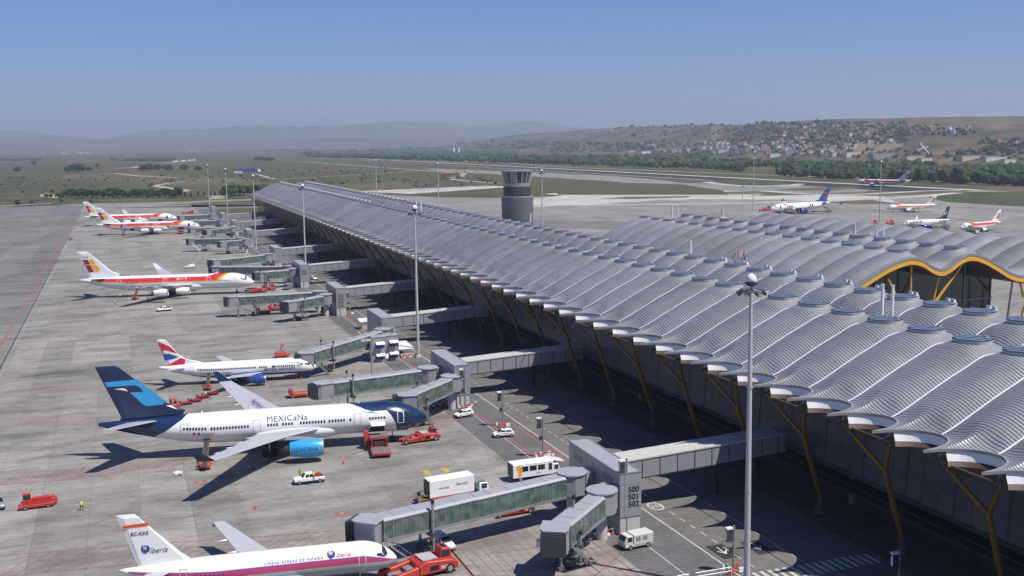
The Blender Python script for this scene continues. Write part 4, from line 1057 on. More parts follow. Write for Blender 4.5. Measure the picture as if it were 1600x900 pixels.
# inclined curtain wall under the eave
FY0, FY1 = PH+NB0*BAY, PH+NB1*BAY-6
xb, zb_, xt, zt = 97.2, 7.6, 93.4, 19.0
b = MB(); b.add([(xb, FY0, zb_), (xb, FY1, zb_), (xt+5.0, FY1, 21.6), (xt+5.0, FY0, 21.6)], [(0, 1, 2, 3)])
fac = b.build('curtain_wall', 'facade_glass', term, recalc=False)
fx = lambda z: xb+(z-zb_)*(1.2/15.4)
fac.data.vertices[2].co = (fx(21.6), FY1, 21.6); fac.data.vertices[3].co = (fx(21.6), FY0, 21.6)
b = MB()
for k in range(NB0*3, NB1*3):
    y = PH+k*3.0; wd = .34 if k % 3 == 0 else .07; c = 'seam'
    b.use(c).add([(fx(zb_)-.05, y-wd/2, zb_), (fx(zb_)-.05, y+wd/2, zb_), (fx(21.5)-.05, y+wd/2, 21.5), (fx(21.5)-.05, y-wd/2, 21.5)], [(0, 1, 2, 3)])
for z in (10.6, 13.6, 16.6): b.box(fx(z)-.06, fx(z)-.03, FY0, FY1, z-.04, z+.04)
b.build('mullions', None, fac)
# huge sloping letters on the glazing
def facade_text(body, y, z, size):
    r = Vector((0, -1, 0)); u = Vector((fx(20)-fx(10), 0, 10)).normalized()
    text_on(body, size, 'black', plane_T((fx(z)-.12, y, z), r, u), fac, 'facade_lettering', bold=.05)
facade_text('MADRID BARAJAS', 262, 13.4, 7.2)
# lower storey: recessed wall with openings, slab edge, balcony with rail
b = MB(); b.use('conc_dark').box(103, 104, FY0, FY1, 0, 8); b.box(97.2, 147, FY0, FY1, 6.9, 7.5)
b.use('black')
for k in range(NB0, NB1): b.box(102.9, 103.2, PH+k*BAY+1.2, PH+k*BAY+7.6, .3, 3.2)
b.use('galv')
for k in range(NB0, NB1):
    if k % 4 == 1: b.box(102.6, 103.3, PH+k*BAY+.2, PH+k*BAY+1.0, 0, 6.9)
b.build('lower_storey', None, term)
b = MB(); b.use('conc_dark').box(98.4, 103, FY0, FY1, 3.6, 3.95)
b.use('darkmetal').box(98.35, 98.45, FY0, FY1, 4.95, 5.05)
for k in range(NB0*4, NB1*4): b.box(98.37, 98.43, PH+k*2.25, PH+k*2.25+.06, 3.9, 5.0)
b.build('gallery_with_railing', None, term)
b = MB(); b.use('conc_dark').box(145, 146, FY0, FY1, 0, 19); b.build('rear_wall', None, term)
b = MB(); b.use('facade_glass').side([(98, 0), (146, 0), (146, 17), (125.5, 25.5), (116.5, 21.5), (107.5, 25.5), (98, 20.5)], FY1-.3, FY1); b.build('end_glazing', None, term)
# yellow forked struts
def strut(y):
    "raked strut with two arms and a tie bar; a first one is built, the rest are copies"
    b = MB(); B0 = Vector((95.6, 2.6, 2.2)); Fk = Vector((91.6, 1.4, 12.6)); L_ = Vector((87.3, 4.6, 18.5)); R_ = Vector((87.3, -4.6, 18.5))
    mid = B0.lerp(Fk, .45)
    b.tube(B0, mid, .26, .42, 12); b.tube(mid, Fk, .42, .36, 12); b.revolve([(-.6, .26), (0, .42), (.6, .26)], 'z', Fk, 12)
    o = b.build('strut', 'strutyellow', term, smooth=True)
    for e in (L_, R_):
        q = MB(); m_ = Fk.lerp(e, .45); q.tube(Fk, m_, .27, .30, 10); q.tube(m_, e, .30, .12, 10); q.build('strut_arm', 'strutyellow', o, smooth=True)
    q = MB(); q.tube(L_, R_, .09, n=8); q.build('tie_bar', 'strutyellow', o)
    q = MB(); q.revolve([(0, 1.0), (2.4, .34)], 'z', (B0.x, B0.y, 0), 12); q.build('strut_foot', 'pavement_grey', o, smooth=True)
    return o
s0 = strut(0); s0.location = (0, 129.2-18*6, 0)
for k in range(-5, 38):
    c = copy_tree(s0, term); c.location = (0, 129.2+18*k, 0)

# ---------------------------------------------------------------- second building with gable
t2 = thing('processor_building', 'second silver wave-roofed building behind the pier, with a yellow-edged glass gable', 'airport building')
XR0 = 142.0
B_ = [(146, 15.5), (152, 17.5), (158, 19.6), (164, 22.8), (170, 25.6), (174, 26.8), (177, 27.1), (180, 26.3), (183, 24.6), (185.6, 23.9), (188.2, 24.7), (191, 26.4), (194, 27.2), (197.5, 26.5), (202, 24.4), (207, 21.8), (211, 20.9), (214, 21.2), (218, 22.9), (224, 25.6), (229, 26.9), (233, 26.0)]
b2l = lambda x: 1.4
GY = 211.0
B_ = [(x, z+1.0) for x, z in B_]
r2 = roof_mesh('roof', B_, 146, 233, GY, 16, t2, bite=0, bl=lambda x: 1.4, sky=(177, 194))
def beam(m, dz0, dz1, y0, y1, name):
    b = MB(); xs = [146+87*i/110 for i in range(111)]
    b.side([(x, smooth(B_, x)-1.4+dz0) for x in xs]+[(x, smooth(B_, x)-1.4+dz1) for x in xs[::-1]], y0, y1); return b.build(name, m, t2)
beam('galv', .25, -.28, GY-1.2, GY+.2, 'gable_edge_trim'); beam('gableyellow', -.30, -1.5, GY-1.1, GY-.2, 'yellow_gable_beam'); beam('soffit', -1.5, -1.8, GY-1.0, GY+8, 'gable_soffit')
b = MB(); xs = [150+59*i/60 for i in range(61)]
b.side([(150, 0)]+[(x, smooth(B_, x)-2.9) for x in xs]+[(209, 0)], GY+7.6, GY+8); g2 = b.build('glass_gable', 'darkglass', t2)
b = MB()
for x in (160, 168, 176, 184, 192, 200, 208.6): b.box(x-.1, x+.1, GY+7.3, GY+7.6, 0, smooth(B_, x)-3)
b.box(150, 209, GY+7.3, GY+7.6, 14.0, 14.3); b.build('gable_mullions', 'panel_dark', g2)
b = MB(); b.use('darkglass').box(150, 209, GY+8.2, GY+140, 0, 19); b.build('walls', None, t2)
for p0, p1 in (((178.5, 10), (177.3, 24.8)), ((178.5, 10), (170.5, 22.2)), ((184.8, 14), (193.0, 24.8)), ((184.8, 14), (185.6, 21.6)), ((211.5, 4), (213.5, 15)), ((213.5, 15), (211, 18.6)), ((213.5, 15), (219, 20.6)), ((208, 2), (208.5, 19.5))):
    b = MB(); b.tube((p0[0], GY+1.5, p0[1]), (p1[0], GY+.2, p1[1]), .38, .26, 12); b.build('yellow_column' if p0[0] != 208 else 'steel_column', 'gableyellow' if p0[0] != 208 else 'galv', t2, smooth=True)
for k in range(0, 16):
    for x in (177, 194): skylight(t2, x, GY+(k+.5)*BAY, smooth(B_, x)-.16)
flues(t2, (1050, 336), 27, (3.5, 3.5), 2.2); flues(t2, (1369, 379), 26.8, (3.4, 3.3), 2.0, 'flue')
def plant(px, z):
    p0 = at(px[0], px[1], z); b = MB(); b.use('offwhite').tube((p0.x, p0.y, z-1), (p0.x, p0.y, z+4.5), .35); b.use('offwhite').box(p0.x-1.1, p0.x+1.6, p0.y-1, p0.y+1, z-.6, z+1.4); b.use('darkmetal').revolve([(0, .9), (.9, .9)], 'z', (p0.x+.8, p0.y-.8, z), 12)
    b.build('cooling_unit', None, t2)
plant((1129, 346), 27); plant((1335, 374), 27)
tag_box = thing('vent_tower', 'low grey silver roof canopy just right of the glass gable', 'roof canopy', (0, 0, 0))
bpy.data.objects.remove(tag_box)
# ---------------------------------------------------------------- control tower
ct = thing('control_tower', 'short cylindrical grey control tower with glazed cab behind the roof', 'control tower', (167, 458, -4.2))
b = MB(); b.revolve([(0, 7.1), (35.0, 7.1), (35.0, 6.2)], 'z', n=40); b.build('shaft', 'tower_metal', ct, smooth=True)
b = MB(); b.revolve([(25, 7.13), (25.15, 7.13)], 'z', n=40, cap=False); b.build('shaft_joint', 'seam', ct)
b = MB(); b.use('galv').revolve([(35, 7.0), (35.6, 7.0), (35.6, 6.0)], 'z', n=36); b.build('balcony', None, ct, smooth=True)
b = MB(); b.use('black').revolve([(35.6, 6.0), (36.4, 6.0)], 'z', n=36, cap=False); b.use('darkmetal').revolve([(36.4, 6.2), (39.6, 6.2), (39.7, 5)], 'z', n=36); b.use('galv').revolve([(39.7, 5.6), (41.4, 5.7)], 'z', n=36); b.build('equipment_floor', None, ct, smooth=True)
b = MB()
for k in range(24):
    a = 2*PI*k/24; b.tube((6.9*math.cos(a), 6.9*math.sin(a), 35.5), (6.9*math.cos(a), 6.9*math.sin(a), 36.7), .05, n=5)
b.revolve([(36.65, 6.9), (36.75, 6.9)], 'z', n=36, cap=False); b.build('railing', 'galv', ct)
b = MB(); b.revolve([(41.4, 5.6), (46.3, 6.8)], 'z', n=16, cap=False); b.build('cab_glazing', 'cabglass', ct)
b = MB()
for k in range(16):
    a = 2*PI*k/16; b.tube((5.65*math.cos(a), 5.65*math.sin(a), 41.4), (6.85*math.cos(a), 6.85*math.sin(a), 46.3), .10, n=5)
b.build('cab_mullions', 'white', ct)
b = MB(); b.revolve([(46.3, 7.1), (46.8, 7.2), (46.95, 3)], 'z', n=32); b.build('cab_roof', 'galv', ct, smooth=True)
b = MB(); b.tube((-1, 0, 46.9), (-1, 0, 49.5), .08, n=6); b.tube((1.6, 1, 46.9), (1.6, 1, 48.6), .06, n=6); b.build('antennas', 'galv', ct)
# ---------------------------------------------------------------- gate towers, fixed links, jet bridges
def gate_tower(y0, label, nums, z1=9.0, ln=18.6, numz=6.6, rounded=False):
    t = thing('gate_tower', label, 'gate tower', (63.9, y0, 0), group='gate towers along the pier')
    b = MB(); b.use('panel').box(0, 3.4, 0, ln, 2.6, z1)
    b.build('cladding', None, t, bevel=.05)
    b = MB()
    for k in range(1, 8): b.box(-.02, 0, k*ln/8-.03, k*ln/8+.03, 2.7, z1-.1); b.box(3.4, 3.42, k*ln/8-.03, k*ln/8+.03, 2.7, z1-.1)
    for z in (4.2, 5.8, 7.4): b.box(.05, 3.35, -.02, 0, z-.02, z+.02)
    b.box(.7, .76, -.02, 0, 2.7, z1-.1)
    b.build('panel_joints', 'panel_dark', t)
    b = MB(); b.use('bridgeroof').box(.15, 3.25, .15, ln-.15, z1, z1+.08); b.use('galv').box(-.05, .15, -.05, ln+.05, z1, z1+.16).box(3.25, 3.45, -.05, ln+.05, z1, z1+.16).box(.15, 3.25, -.05, .15, z1, z1+.16).box(.15, 3.25, ln-.15, ln+.05, z1, z1+.16); b.build('roof', None, t)
    b = MB(); b.use('conc_white').box(.1, 1.0, .1, ln-6, 0, 2.6).box(1.25, 3.2, .1, 7, 0, 2.6); b.use('darkmetal').box(1.0, 1.25, .2, 7, 0, 2.6); b.build('concrete_base', None, t)
    b = MB(); b.box(-.04, 0, ln*.72, ln*.86, 6.9, 7.8); b.box(-.04, 0, ln*.14, ln*.3, 6.9, 7.8); b.build('louvre', 'panel_dark', t)
    for i, nm in enumerate(nums):
        text_on(nm, 1.15, 'text_dark', plane_T((2.15 if y0 < 150 else 1.5, -.03, numz-i*1.08), (1, 0, 0), (0, 0, 1)), t, 'gate_number', bold=.035)
    return t
def fixed_link(y0, label):
    t = thing('fixed_link', label, 'walkway', (0, 0, 0), group='covered walkways between gate towers and pier')
    ya, yb_ = y0+9.2, y0+13.4; x0, x1 = 67.35, 97.5; zt = lambda x: 7.65+(x-67)*.045; H_ = 2.95
    b = MB(); b.hexa([Vector((x0, ya, zt(x0)-H_)), Vector((x1, ya, zt(x1)-H_)), Vector((x1, yb_, zt(x1)-H_)), Vector((x0, yb_, zt(x0)-H_))], [Vector((x0, ya, zt(x0)-.12)), Vector((x1, ya, zt(x1)-.12)), Vector((x1, yb_, zt(x1)-.12)), Vector((x0, yb_, zt(x0)-.12))])
    b.build('side_panels', 'panel', t)
    b = MB(); x = x0+1.7
    while x < x1:
        for y in (ya-.05, yb_+.01): b.box(x-.06, x+.06, y, y+.04, zt(x)-H_-.1, zt(x)-.1)
        x += 3.0
    b.hexa([Vector((x0, ya-.06, zt(x0)-H_-.16)), Vector((x1, ya-.06, zt(x1)-H_-.16)), Vector((x1, yb_+.06, zt(x1)-H_-.16)), Vector((x0, yb_+.06, zt(x0)-H_-.16))], [Vector((x0, ya-.06, zt(x0)-H_+.02)), Vector((x1, ya-.06, zt(x1)-H_+.02)), Vector((x1, yb_+.06, zt(x1)-H_+.02)), Vector((x0, yb_+.06, zt(x0)-H_+.02))])
    b.build('frames', 'seam', t)
    b = MB(); b.use('linkroof').hexa([Vector((x0, ya-.12, zt(x0)-.12)), Vector((x1, ya-.12, zt(x1)-.12)), Vector((x1, yb_+.12, zt(x1)-.12)), Vector((x0, yb_+.12, zt(x0)-.12))], [Vector((x0, ya-.12, zt(x0)+.02)), Vector((x1, ya-.12, zt(x1)+.02)), Vector((x1, yb_+.12, zt(x1)+.02)), Vector((x0, yb_+.12, zt(x0)+.02))])
    b.use('linkridge')
    for i in range(6):
        y = ya-.12+i*(yb_-ya+.14)/5; b.hexa([Vector((x0, y, zt(x0)+.02)), Vector((x1, y, zt(x1)+.02)), Vector((x1, y+.12, zt(x1)+.02)), Vector((x0, y+.12, zt(x0)+.02))], [Vector((x0, y, zt(x0)+.13)), Vector((x1, y, zt(x1)+.13)), Vector((x1, y+.12, zt(x1)+.13)), Vector((x0, y+.12, zt(x0)+.13))])
    b.build('ribbed_roof', None, t)
    b = MB(); b.use('conc_dark').tube((86, (ya+yb_)/2, 0), (86, (ya+yb_)/2, zt(86)-H_), .45); b.build('support_pillar', None, t)
    return t
LK = {134.6: 'nearest panelled walkway with ribbed roof, from tower 500 to the pier', 215.4: 'panelled walkway from tower 504 to the pier', 283.0: 'panelled walkway from tower 510 to the pier, passing behind a mast', 348.5: 'panelled walkway from tower 512 to the pier', 423.0: 'panelled walkway from the gate tower at the lone airliner nose to the pier', 497.0: 'sixth panelled walkway along the pier, above a white car', 607.0: 'seventh panelled walkway along the pier, behind a mast', 686.0: 'eighth panelled walkway along the pier', 765.0: 'farthest panelled walkway, below the low corner of the pier roof'}
TW = [(134.6, 'nearest gate tower numbered 500 to 502 on its end wall', ('500', '501', '502')), (215.4, 'gate tower numbered 504 to 508, beside the two parked white cars', ('504', '505', '507', '508')),
      (283.0, 'gate tower numbered 510, behind two small grey plant cabins', ('510',)), (348.5, 'gate tower with four small numbers from 512 to 516, beside a tall mast', ('512', '513', '515', '516')),
      (423.0, 'gate tower level with the nose of the lone red-banded airliner', ('517', '518')), (497.0, 'gate tower one beyond the lone red-banded airliner, above a red truck', ()),
      (607.0, 'seventh gate tower along the pier, with three small numbers', ('520', '522', '524')), (686.0, 'eighth gate tower along the pier, opposite the airliner with open doors', ('526', '527')), (765.0, 'ninth gate tower along the pier, behind a mast', ()), (850.0, 'farthest gate tower, beside the farthest mast', ())]
for y0, lb, nums in TW:
    gate_tower(y0, lb, nums, numz=(6.6 if len(nums) != 1 else 3.6))
    if y0 < 790: fixed_link(y0, LK[y0])
def jet_bridge(label, R, C, z0=4.2, z1=3.6, cab=0.0, wh=.72, colm=True, poles=False, far_=False):
    """R rotunda centre, C cab centre (ground points); z0, z1 floor heights; cab: cab turn in radians"""
    R = Vector((R.x, R.y, 0)); C = Vector((C.x, C.y, 0)); d = (C-R); Ln = d.length; ang = math.atan2(d.y, d.x)
    t = thing('jet_bridge', label, 'jet bridge', R, ang, group='jet bridges reaching from the gate towers')
    fz = lambda x: z0+(z1-z0)*x/Ln; hw, H_ = 1.55, 2.9
    b = MB(); b.use('panel').revolve([(z0-.3, 1.5), (z0-.2, 2.1), (z0+2.9, 2.1)], 'z', n=10); b.use('bridgeroof').revolve([(z0+2.9, 2.35), (z0+3.1, 2.3), (z0+3.2, .3)], 'z', n=10)
    b.use('panel').box(-3.4, -1.6, -1.5, 1.5, z0-.1, z0+2.9); b.build('rotunda', None, t)
    b = MB(); b.tube((0, 0, 0), (0, 0, z0-.2), .8, n=16); b.build('rotunda_column', 'conc_white', t)
    x0, xm, x1 = 1.9, Ln*.50, Ln-2.4
    for i, (xa, xb_, w_, dz) in enumerate(((x0, xm+1.5, hw-.18, -.12), (xm, x1, hw, 0))):
        q = lambda x, y, z: Vector((x, y, fz(x)+z+dz))
        b = MB(); b.use('bridgeroof')
        b.hexa([q(xa, -w_-.1, H_-.18), q(xb_, -w_-.1, H_-.18), q(xb_, w_+.1, H_-.18), q(xa, w_+.1, H_-.18)], [q(xa, -w_*.8, H_+.08), q(xb_, -w_*.8, H_+.08), q(xb_, w_*.8, H_+.08), q(xa, w_*.8, H_+.08)])
        k = xa+.2
        while k < xb_: b.hexa([q(k, -w_*.8, H_+.07), q(k+.10, -w_*.8, H_+.07), q(k+.10, w_*.8, H_+.07), q(k, w_*.8, H_+.07)], [q(k, -w_*.8, H_+.13), q(k+.10, -w_*.8, H_+.13), q(k+.10, w_*.8, H_+.13), q(k, w_*.8, H_+.13)]); k += 3.1
        b.build('tunnel_roof', None, t)
        b = MB(); b.use('galv')
        for s_ in (-1, 1):
            y = s_*w_; b.hexa([q(xa, y-.07, H_-.34), q(xb_, y-.07, H_-.34), q(xb_, y+.07, H_-.34), q(xa, y+.07, H_-.34)], [q(xa, y-.07, H_-.18), q(xb_, y-.07, H_-.18), q(xb_, y+.07, H_-.18), q(xa, y+.07, H_-.18)])
            b.hexa([q(xa, y-.08, -.25), q(xb_, y-.08, -.25), q(xb_, y+.08, -.25), q(xa, y+.08, -.25)], [q(xa, y-.08, .12), q(xb_, y-.08, .12), q(xb_, y+.08, .12), q(xa, y+.08, .12)])
            n_ = max(3, int((xb_-xa)/1.25))
            for k in range(n_+1):
                x = xa+(xb_-xa)*k/n_; b.hexa([q(x-.04, y-.05, .1), q(x+.04, y-.05, .1), q(x+.04, y+.05, .1), q(x-.04, y+.05, .1)], [q(x-.04, y-.05, H_-.3), q(x+.04, y-.05, H_-.3), q(x+.04, y+.05, H_-.3), q(x-.04, y+.05, H_-.3)])
        b.use('darkmetal').hexa([q(xa, -w_+.1, -.15), q(xb_, -w_+.1, -.15), q(xb_, w_-.1, -.15), q(xa, w_-.1, -.15)], [q(xa, -w_+.1, 0), q(xb_, -w_+.1, 0), q(xb_, w_-.1, 0), q(xa, w_-.1, 0)])
        b.build('tunnel_frame', None, t)
        b = MB()
        for s_ in (-1, 1):
            y = s_*(w_-.02); b.hexa([q(xa, y-.015, .1), q(xb_, y-.015, .1), q(xb_, y+.015, .1), q(xa, y+.015, .1)], [q(xa, y-.015, H_-.3), q(xb_, y-.015, H_-.3), q(xb_, y+.015, H_-.3), q(xa, y+.015, H_-.3)])
        b.build('glazed_sides', 'green_glass', t)
    # cab with bellows
    T = Matrix.Translation((Ln-1.0, 0, z1)) @ Matrix.Rotation(cab, 4, 'Z')
    b = MB(); b.use('panel').prism([(-1.7, -1.75), (1.0, -1.75), (1.8, -1.3), (1.8, 1.3), (1.0, 1.75), (-1.7, 1.75)], -.3, 2.8, T)
    b.use('bridgeroof').prism([(-1.9, -1.9), (1.1, -1.9), (2.0, -1.4), (2.0, 1.4), (1.1, 1.9), (-1.9, 1.9)], 2.8, 3.05, T)
    c = b.build('cab', None, t, bevel=.04)
    b = MB(); b.box(-.7, .3, -1.79, -1.75, 1.0, 2.1, T).box(1.81, 1.84, -.8, .3, 1.0, 2.1, T); b.build('cab_window', 'winglass', c)
    b = MB()
    for k in range(4):
        e = .0 if k % 2 else .12; b.prism([(1.8+k*.28, -1.5-e), (2.0+k*.28, -1.5-e), (2.0+k*.28, 1.5+e), (1.8+k*.28, 1.5+e)], -.1-e, 2.7+e, T)
    b.build('bellows', 'darkmetal' if cab else 'panel_dark', c)
    b = MB(); b.box(-1.5, -.5, -2.6, -1.8, -.2, .7, T); b.build('equipment_box', 'white', t)
    # lift columns and bogie
    xw = Ln*wh; zt_ = fz(xw)+(3.9 if poles else 1.0)
    for s_ in (-1, 1):
        b = MB(); b.use('galv').tube((xw, s_*2.0, .8), (xw, s_*2.0, zt_+(0 if not poles else .0)), .19); b.use('black').tube((xw, s_*2.0, zt_-.05), (xw, s_*2.0, zt_+.35), .26); b.build('lift_column', None, t)
    b = MB(); b.use('darkmetal').box(xw-.5, xw+.5, -2.3, 2.3, fz(xw)-.75, fz(xw)-.35).box(xw-1.1, xw+1.1, -1.3, 1.3, .5, 1.1); b.use('galv').box(xw-.9, xw+1.0, -1.5, -1.3, .9, 1.15)
    b.use('tyre').tube((xw, -.95, .55), (xw, -.45, .55), .55, n=16).tube((xw, .45, .55), (xw, .95, .55), .55, n=16); b.use('amber').revolve([(1.1, .12), (1.4, .10)], 'z', (xw-.8, -1.0, 0), 8)
    b.build('wheel_bogie', None, t)
    if not poles:
        b = MB(); b.use('galv').tube((Ln-2.6, 0, 0), (Ln-2.6, 0, z1-.3), .2, n=10).tube((Ln-2.6, 0, .1), (Ln-2.6, 0, .5), .5, n=10); b.use('darkmetal').tube((Ln-2.6, 0, z1-.4), (xw+.8, 0, 1.2), .09, n=6); b.build('front_support_leg', None, t)
    # service stair by the cab
    xs_ = Ln-2.2; b = MB(); b.use('galv'); n_ = 12
    for k in range(n_):
        u = k/n_; b.box(xs_-u*4.0-.3, xs_-u*4.0+.02, 1.9, 2.8, z1*(1-u)-.06, z1*(1-u))
    for y in (1.9, 2.8):
        b.tube((xs_, y, z1), (xs_-4.0, y, 0), .06, n=5).tube((xs_, y, z1+1), (xs_-4.0, y, 1), .04, n=5)
        for u in (0, .33, .66, 1): b.tube((xs_-4*u, y, z1*(1-u)), (xs_-4*u, y, z1*(1-u)+1), .035, n=5)
    b.build('service_stair', None, t)
    return t
J = lambda x, y, z: at(x, y, z)
jb = [
 ('nearest long glass jet bridge from tower 500 reaching to the magenta-striped airliner', (893, 736), (566, 812), 7.3, 6.6, -.9, True),
 ('short jet bridge from tower 500 with its square cab turned to the viewer', (940, 764), (862, 826), 7.3, 6.6, .35, False),
 ('long jet bridge from tower 504 lying between the blue-bellied and the navy-nosed airliners', (668, 573), (497, 598), 7.3, 6.6, .1, True),
 ('jet bridge from tower 504 docked behind the navy nose', (705, 586), (632, 617), 7.3, 7.1, -.9, False),
 ('jet bridge from tower 510 docked at the blue-bellied airliner', (598, 513), (474, 551), 7.3, 6.2, -.8, True),
 ('longer jet bridge from tower 512 with its cab under the lone airliner', (497, 454), (358, 463), 7.3, 6.8, .1, False),
 ('shorter jet bridge from tower 512 ending beside red ground vehicles', (509, 459), (448, 471), 7.3, 6.6, .1, False),
 ('jet bridge just behind the nose of the lone red-banded airliner', (450, 414.5), (334, 416), 7.3, 6.8, .1, False),
 ('jet bridge running behind the nose of the lone airliner, slanting to its tower', (458, 419), (402, 425), 7.3, 6.8, -.9, False),
 ('jet bridge alone above a red truck and a white car', (418, 396), (332, 406), 7.3, 6.6, .1, False),
 ('jet bridge of the seventh tower with thin splayed legs', (375, 371), (297, 373), 7.3, 6.8, .1, False),
 ('short jet bridge beside the one with thin splayed legs', (384, 373), (345, 377), 7.3, 6.6, .1, False),
 ('jet bridge docked at the airliner with open doors', (362, 353), (298, 356), 7.3, 6.9, .1, False),
 ('short jet bridge right of the airliner with open doors', (364, 354), (322, 359), 7.3, 6.6, .1, False),
 ('jet bridge between the two distant airliners noses', (345, 343), (305, 345), 7.3, 6.8, .1, False),
 ('farthest jet bridge, beside the farthest airliner nose', (330, 334), (281, 337), 7.3, 6.8, .1, False)]
for lb, r, c_, zr, zc_, cb, pol in jb: jet_bridge(lb, J(r[0], r[1], zr), J(c_[0], c_[1], zc_), cab=cb, poles=pol, z0=zr-3.1, z1=zc_-3.0)

# ---------------------------------------------------------------- masts and lamps
def mast():
    t = thing('floodlight_mast', 'x', 'light mast', group='tall floodlight masts')
    b = MB(); rings = [(0, .42), (13, .36), (26, .28), (38.6, .20)]; b.revolve(rings, 'z', n=14)
    for z in (13, 26): b.revolve([(z-.1, .40), (z+.1, .40)], 'z', n=14, cap=False)
    b.build('pole', 'polegrey', t, smooth=True)
    b = MB(); b.use('lens').revolve([(38.7, .2), (38.9, .55), (39.2, .64), (39.6, .48), (39.85, .12)], 'z', n=16); b.build('dome', None, t, smooth=True)
    b = MB(); b.use('darkmetal').revolve([(38.3, .3), (38.6, .8), (38.75, .8)], 'z', n=12)
    for k in range(7):
        a = 2*PI*k/7+.3; c, s_ = math.cos(a), math.sin(a); b.use('galv').tube((0, 0, 37.9), (1.25*c, 1.25*s_, 37.7), .06, n=5)
        T = Matrix.Translation((1.5*c, 1.5*s_, 37.5)) @ Matrix.Rotation(a, 4, 'Z') @ Matrix.Rotation(.6, 4, 'Y'); b.use('darkmetal').box(-.3, .3, -.34, .34, -.14, .2, T); b.use('lens').box(.30, .33, -.28, .28, -.1, .16, T)
    b.build('floodlights', None, t)
    b = MB(); b.box(-.75, .75, -.75, .75, 0, .5); b.build('footing', 'conc_white', t)
    return t
ML = ['nearest tall light mast, rising in front of the near roof', 'tall light mast between towers 504 and 510, with a white dome', 'tall light mast beside the gate tower of the lone airliner', 'tall light mast crossing the low corner of the pier roof', 'second farthest mast left of the pier', 'farthest mast left of the pier',
      'mast beyond the far roof ridge, left of two', 'mast beyond the far roof ridge, right of two', 'mast just right of the control tower', 'mast on the remote apron left of the blue-tailed airliner', 'mast among parked red vehicles on the remote apron']
MP = [at(1174, 433, 39.4), at(647.5, 323, 39.4), at(472.5, 289, 39.4), at(395, 274, 39.4), at(352, 264, 39.4), at(324, 258, 39.4), at(587, 251, 39), at(684, 256, 39), at(846.5, 267, 39), at(1178, 248, 39), at(1377, 253, 39)]
m0 = mast(); m0['label'] = ML[0]; m0.location = (MP[0].x, MP[0].y, 0)
for i in range(1, len(MP)): dup(m0, (MP[i].x, MP[i].y, 0), label=ML[i])
for px, lb in ((1160, 'thin pole left of the mast near the blue-tailed airliner'),):
    p_ = at(px, 329); t = thing('apron_pole', lb, 'pole', p_); b = MB(); b.revolve([(0, .5), (1.2, .3), (18.5, .22)], 'z', n=8); b.build('pole', 'polegrey', t); b = MB(); b.box(-.6, .6, -.4, .4, 18.5, 19.1); b.build('lamp_head', 'darkmetal', t)
def lamp(label, p, h, sign=True, heads=0):
    t = thing('sign_pole', label, 'signal pole', (p.x, p.y, 0), group='signal poles along the service road')
    b = MB(); b.tube((0, 0, 0), (0, 0, h), .17, .15); b.build('pole', 'galv', t, smooth=True)
    if sign:
        b = MB(); b.use('darkmetal').box(-1.15, -.35, -.25, .25, h-2.0, h-.35); b.use('lens').box(-1.2, -.3, -.3, .3, h-.35, h-.12).box(-1.17, -1.15, -.2, .2, h-1.8, h-.6); b.use('galv').box(-.4, 0, -.05, .05, h-1.2, h-1.05); b.build('signal_box', None, t)
        b = MB(); b.box(-.7, -.15, -.06, .06, h*.42, h*.42+.75); b.build('small_plate', 'darkmetal', t)
    for k in range(heads):
        b = MB(); b.use('galv').box(-2.2, 1.0, -.1, .1, h-.9-k*.9, h-.75-k*.9); b.use('offwhite').box(-2.3+k*1.2, -1.3+k*1.2, -.3, .3, h-1.3, h-.75); b.build('cross_arm', None, t)
    b = MB()
    for k in range(4):
        a = PI/4+k*PI/2; b.use('white' if k % 2 else 'redwhite').box(1.1*math.cos(a)-.45, 1.1*math.cos(a)+.45, 1.1*math.sin(a)-.1, 1.1*math.sin(a)+.1, .1, .75)
    b.build('guard_barrier', None, t)
lamp('signal pole beside the white van-like bus, its base ringed by barriers', at(848.5, 714), 7.4)
lamp('signal pole behind the white hatchback nearest the road', at(786, 666), 7.2)
lamp('thick signal pole standing before the end wall of tower 500', at(979, 835), 11.2)
lamp('thick signal pole beside the end wall of tower 504', at(727, 639), 8.8)
lamp('signal pole with cross arms above the plant cabins of tower 510', at(581, 592), 10.5, False, 2)
lamp('signal pole right of tower 512', at(546.5, 491), 7.6)
lamp('signal pole at the bottom edge, left of the nearest mast', at(1146, 893), 6.2)
lamp('signal pole at the bottom edge, right of the pedestrian crossing', at(1404, 915), 4.6)
for (x, y, h_, lb) in ((658, 850, 6.2, 'a'), ):
    pass
def post(label, p, h):
    t = thing('black_capped_post', label, 'post', (p.x, p.y, 0), group='slim grey posts with black caps'); b = MB(); b.use('galv').tube((0, 0, 0), (0, 0, h), .14); b.build('shaft', None, t); b = MB(); b.tube((0, 0, h), (0, 0, h+.45), .24); b.build('cap', 'black', t)
post('slim grey post in front of the short jet bridge of tower 500', at(897, 868), 8.0)
post('slim grey post in front of the jet bridge behind the navy nose', at(653, 640), 5.5)
post('slim grey post before the shorter jet bridge of tower 512', at(477.5, 501), 7)
post('slim grey post beyond the lone airliner nose', at(407.5, 453), 7)
post('slim grey post carrying nothing, left of the longer bridge of tower 512', at(405, 492), 7.5)
post('slim grey post at the thin-legged jet bridge', at(326, 390), 7)

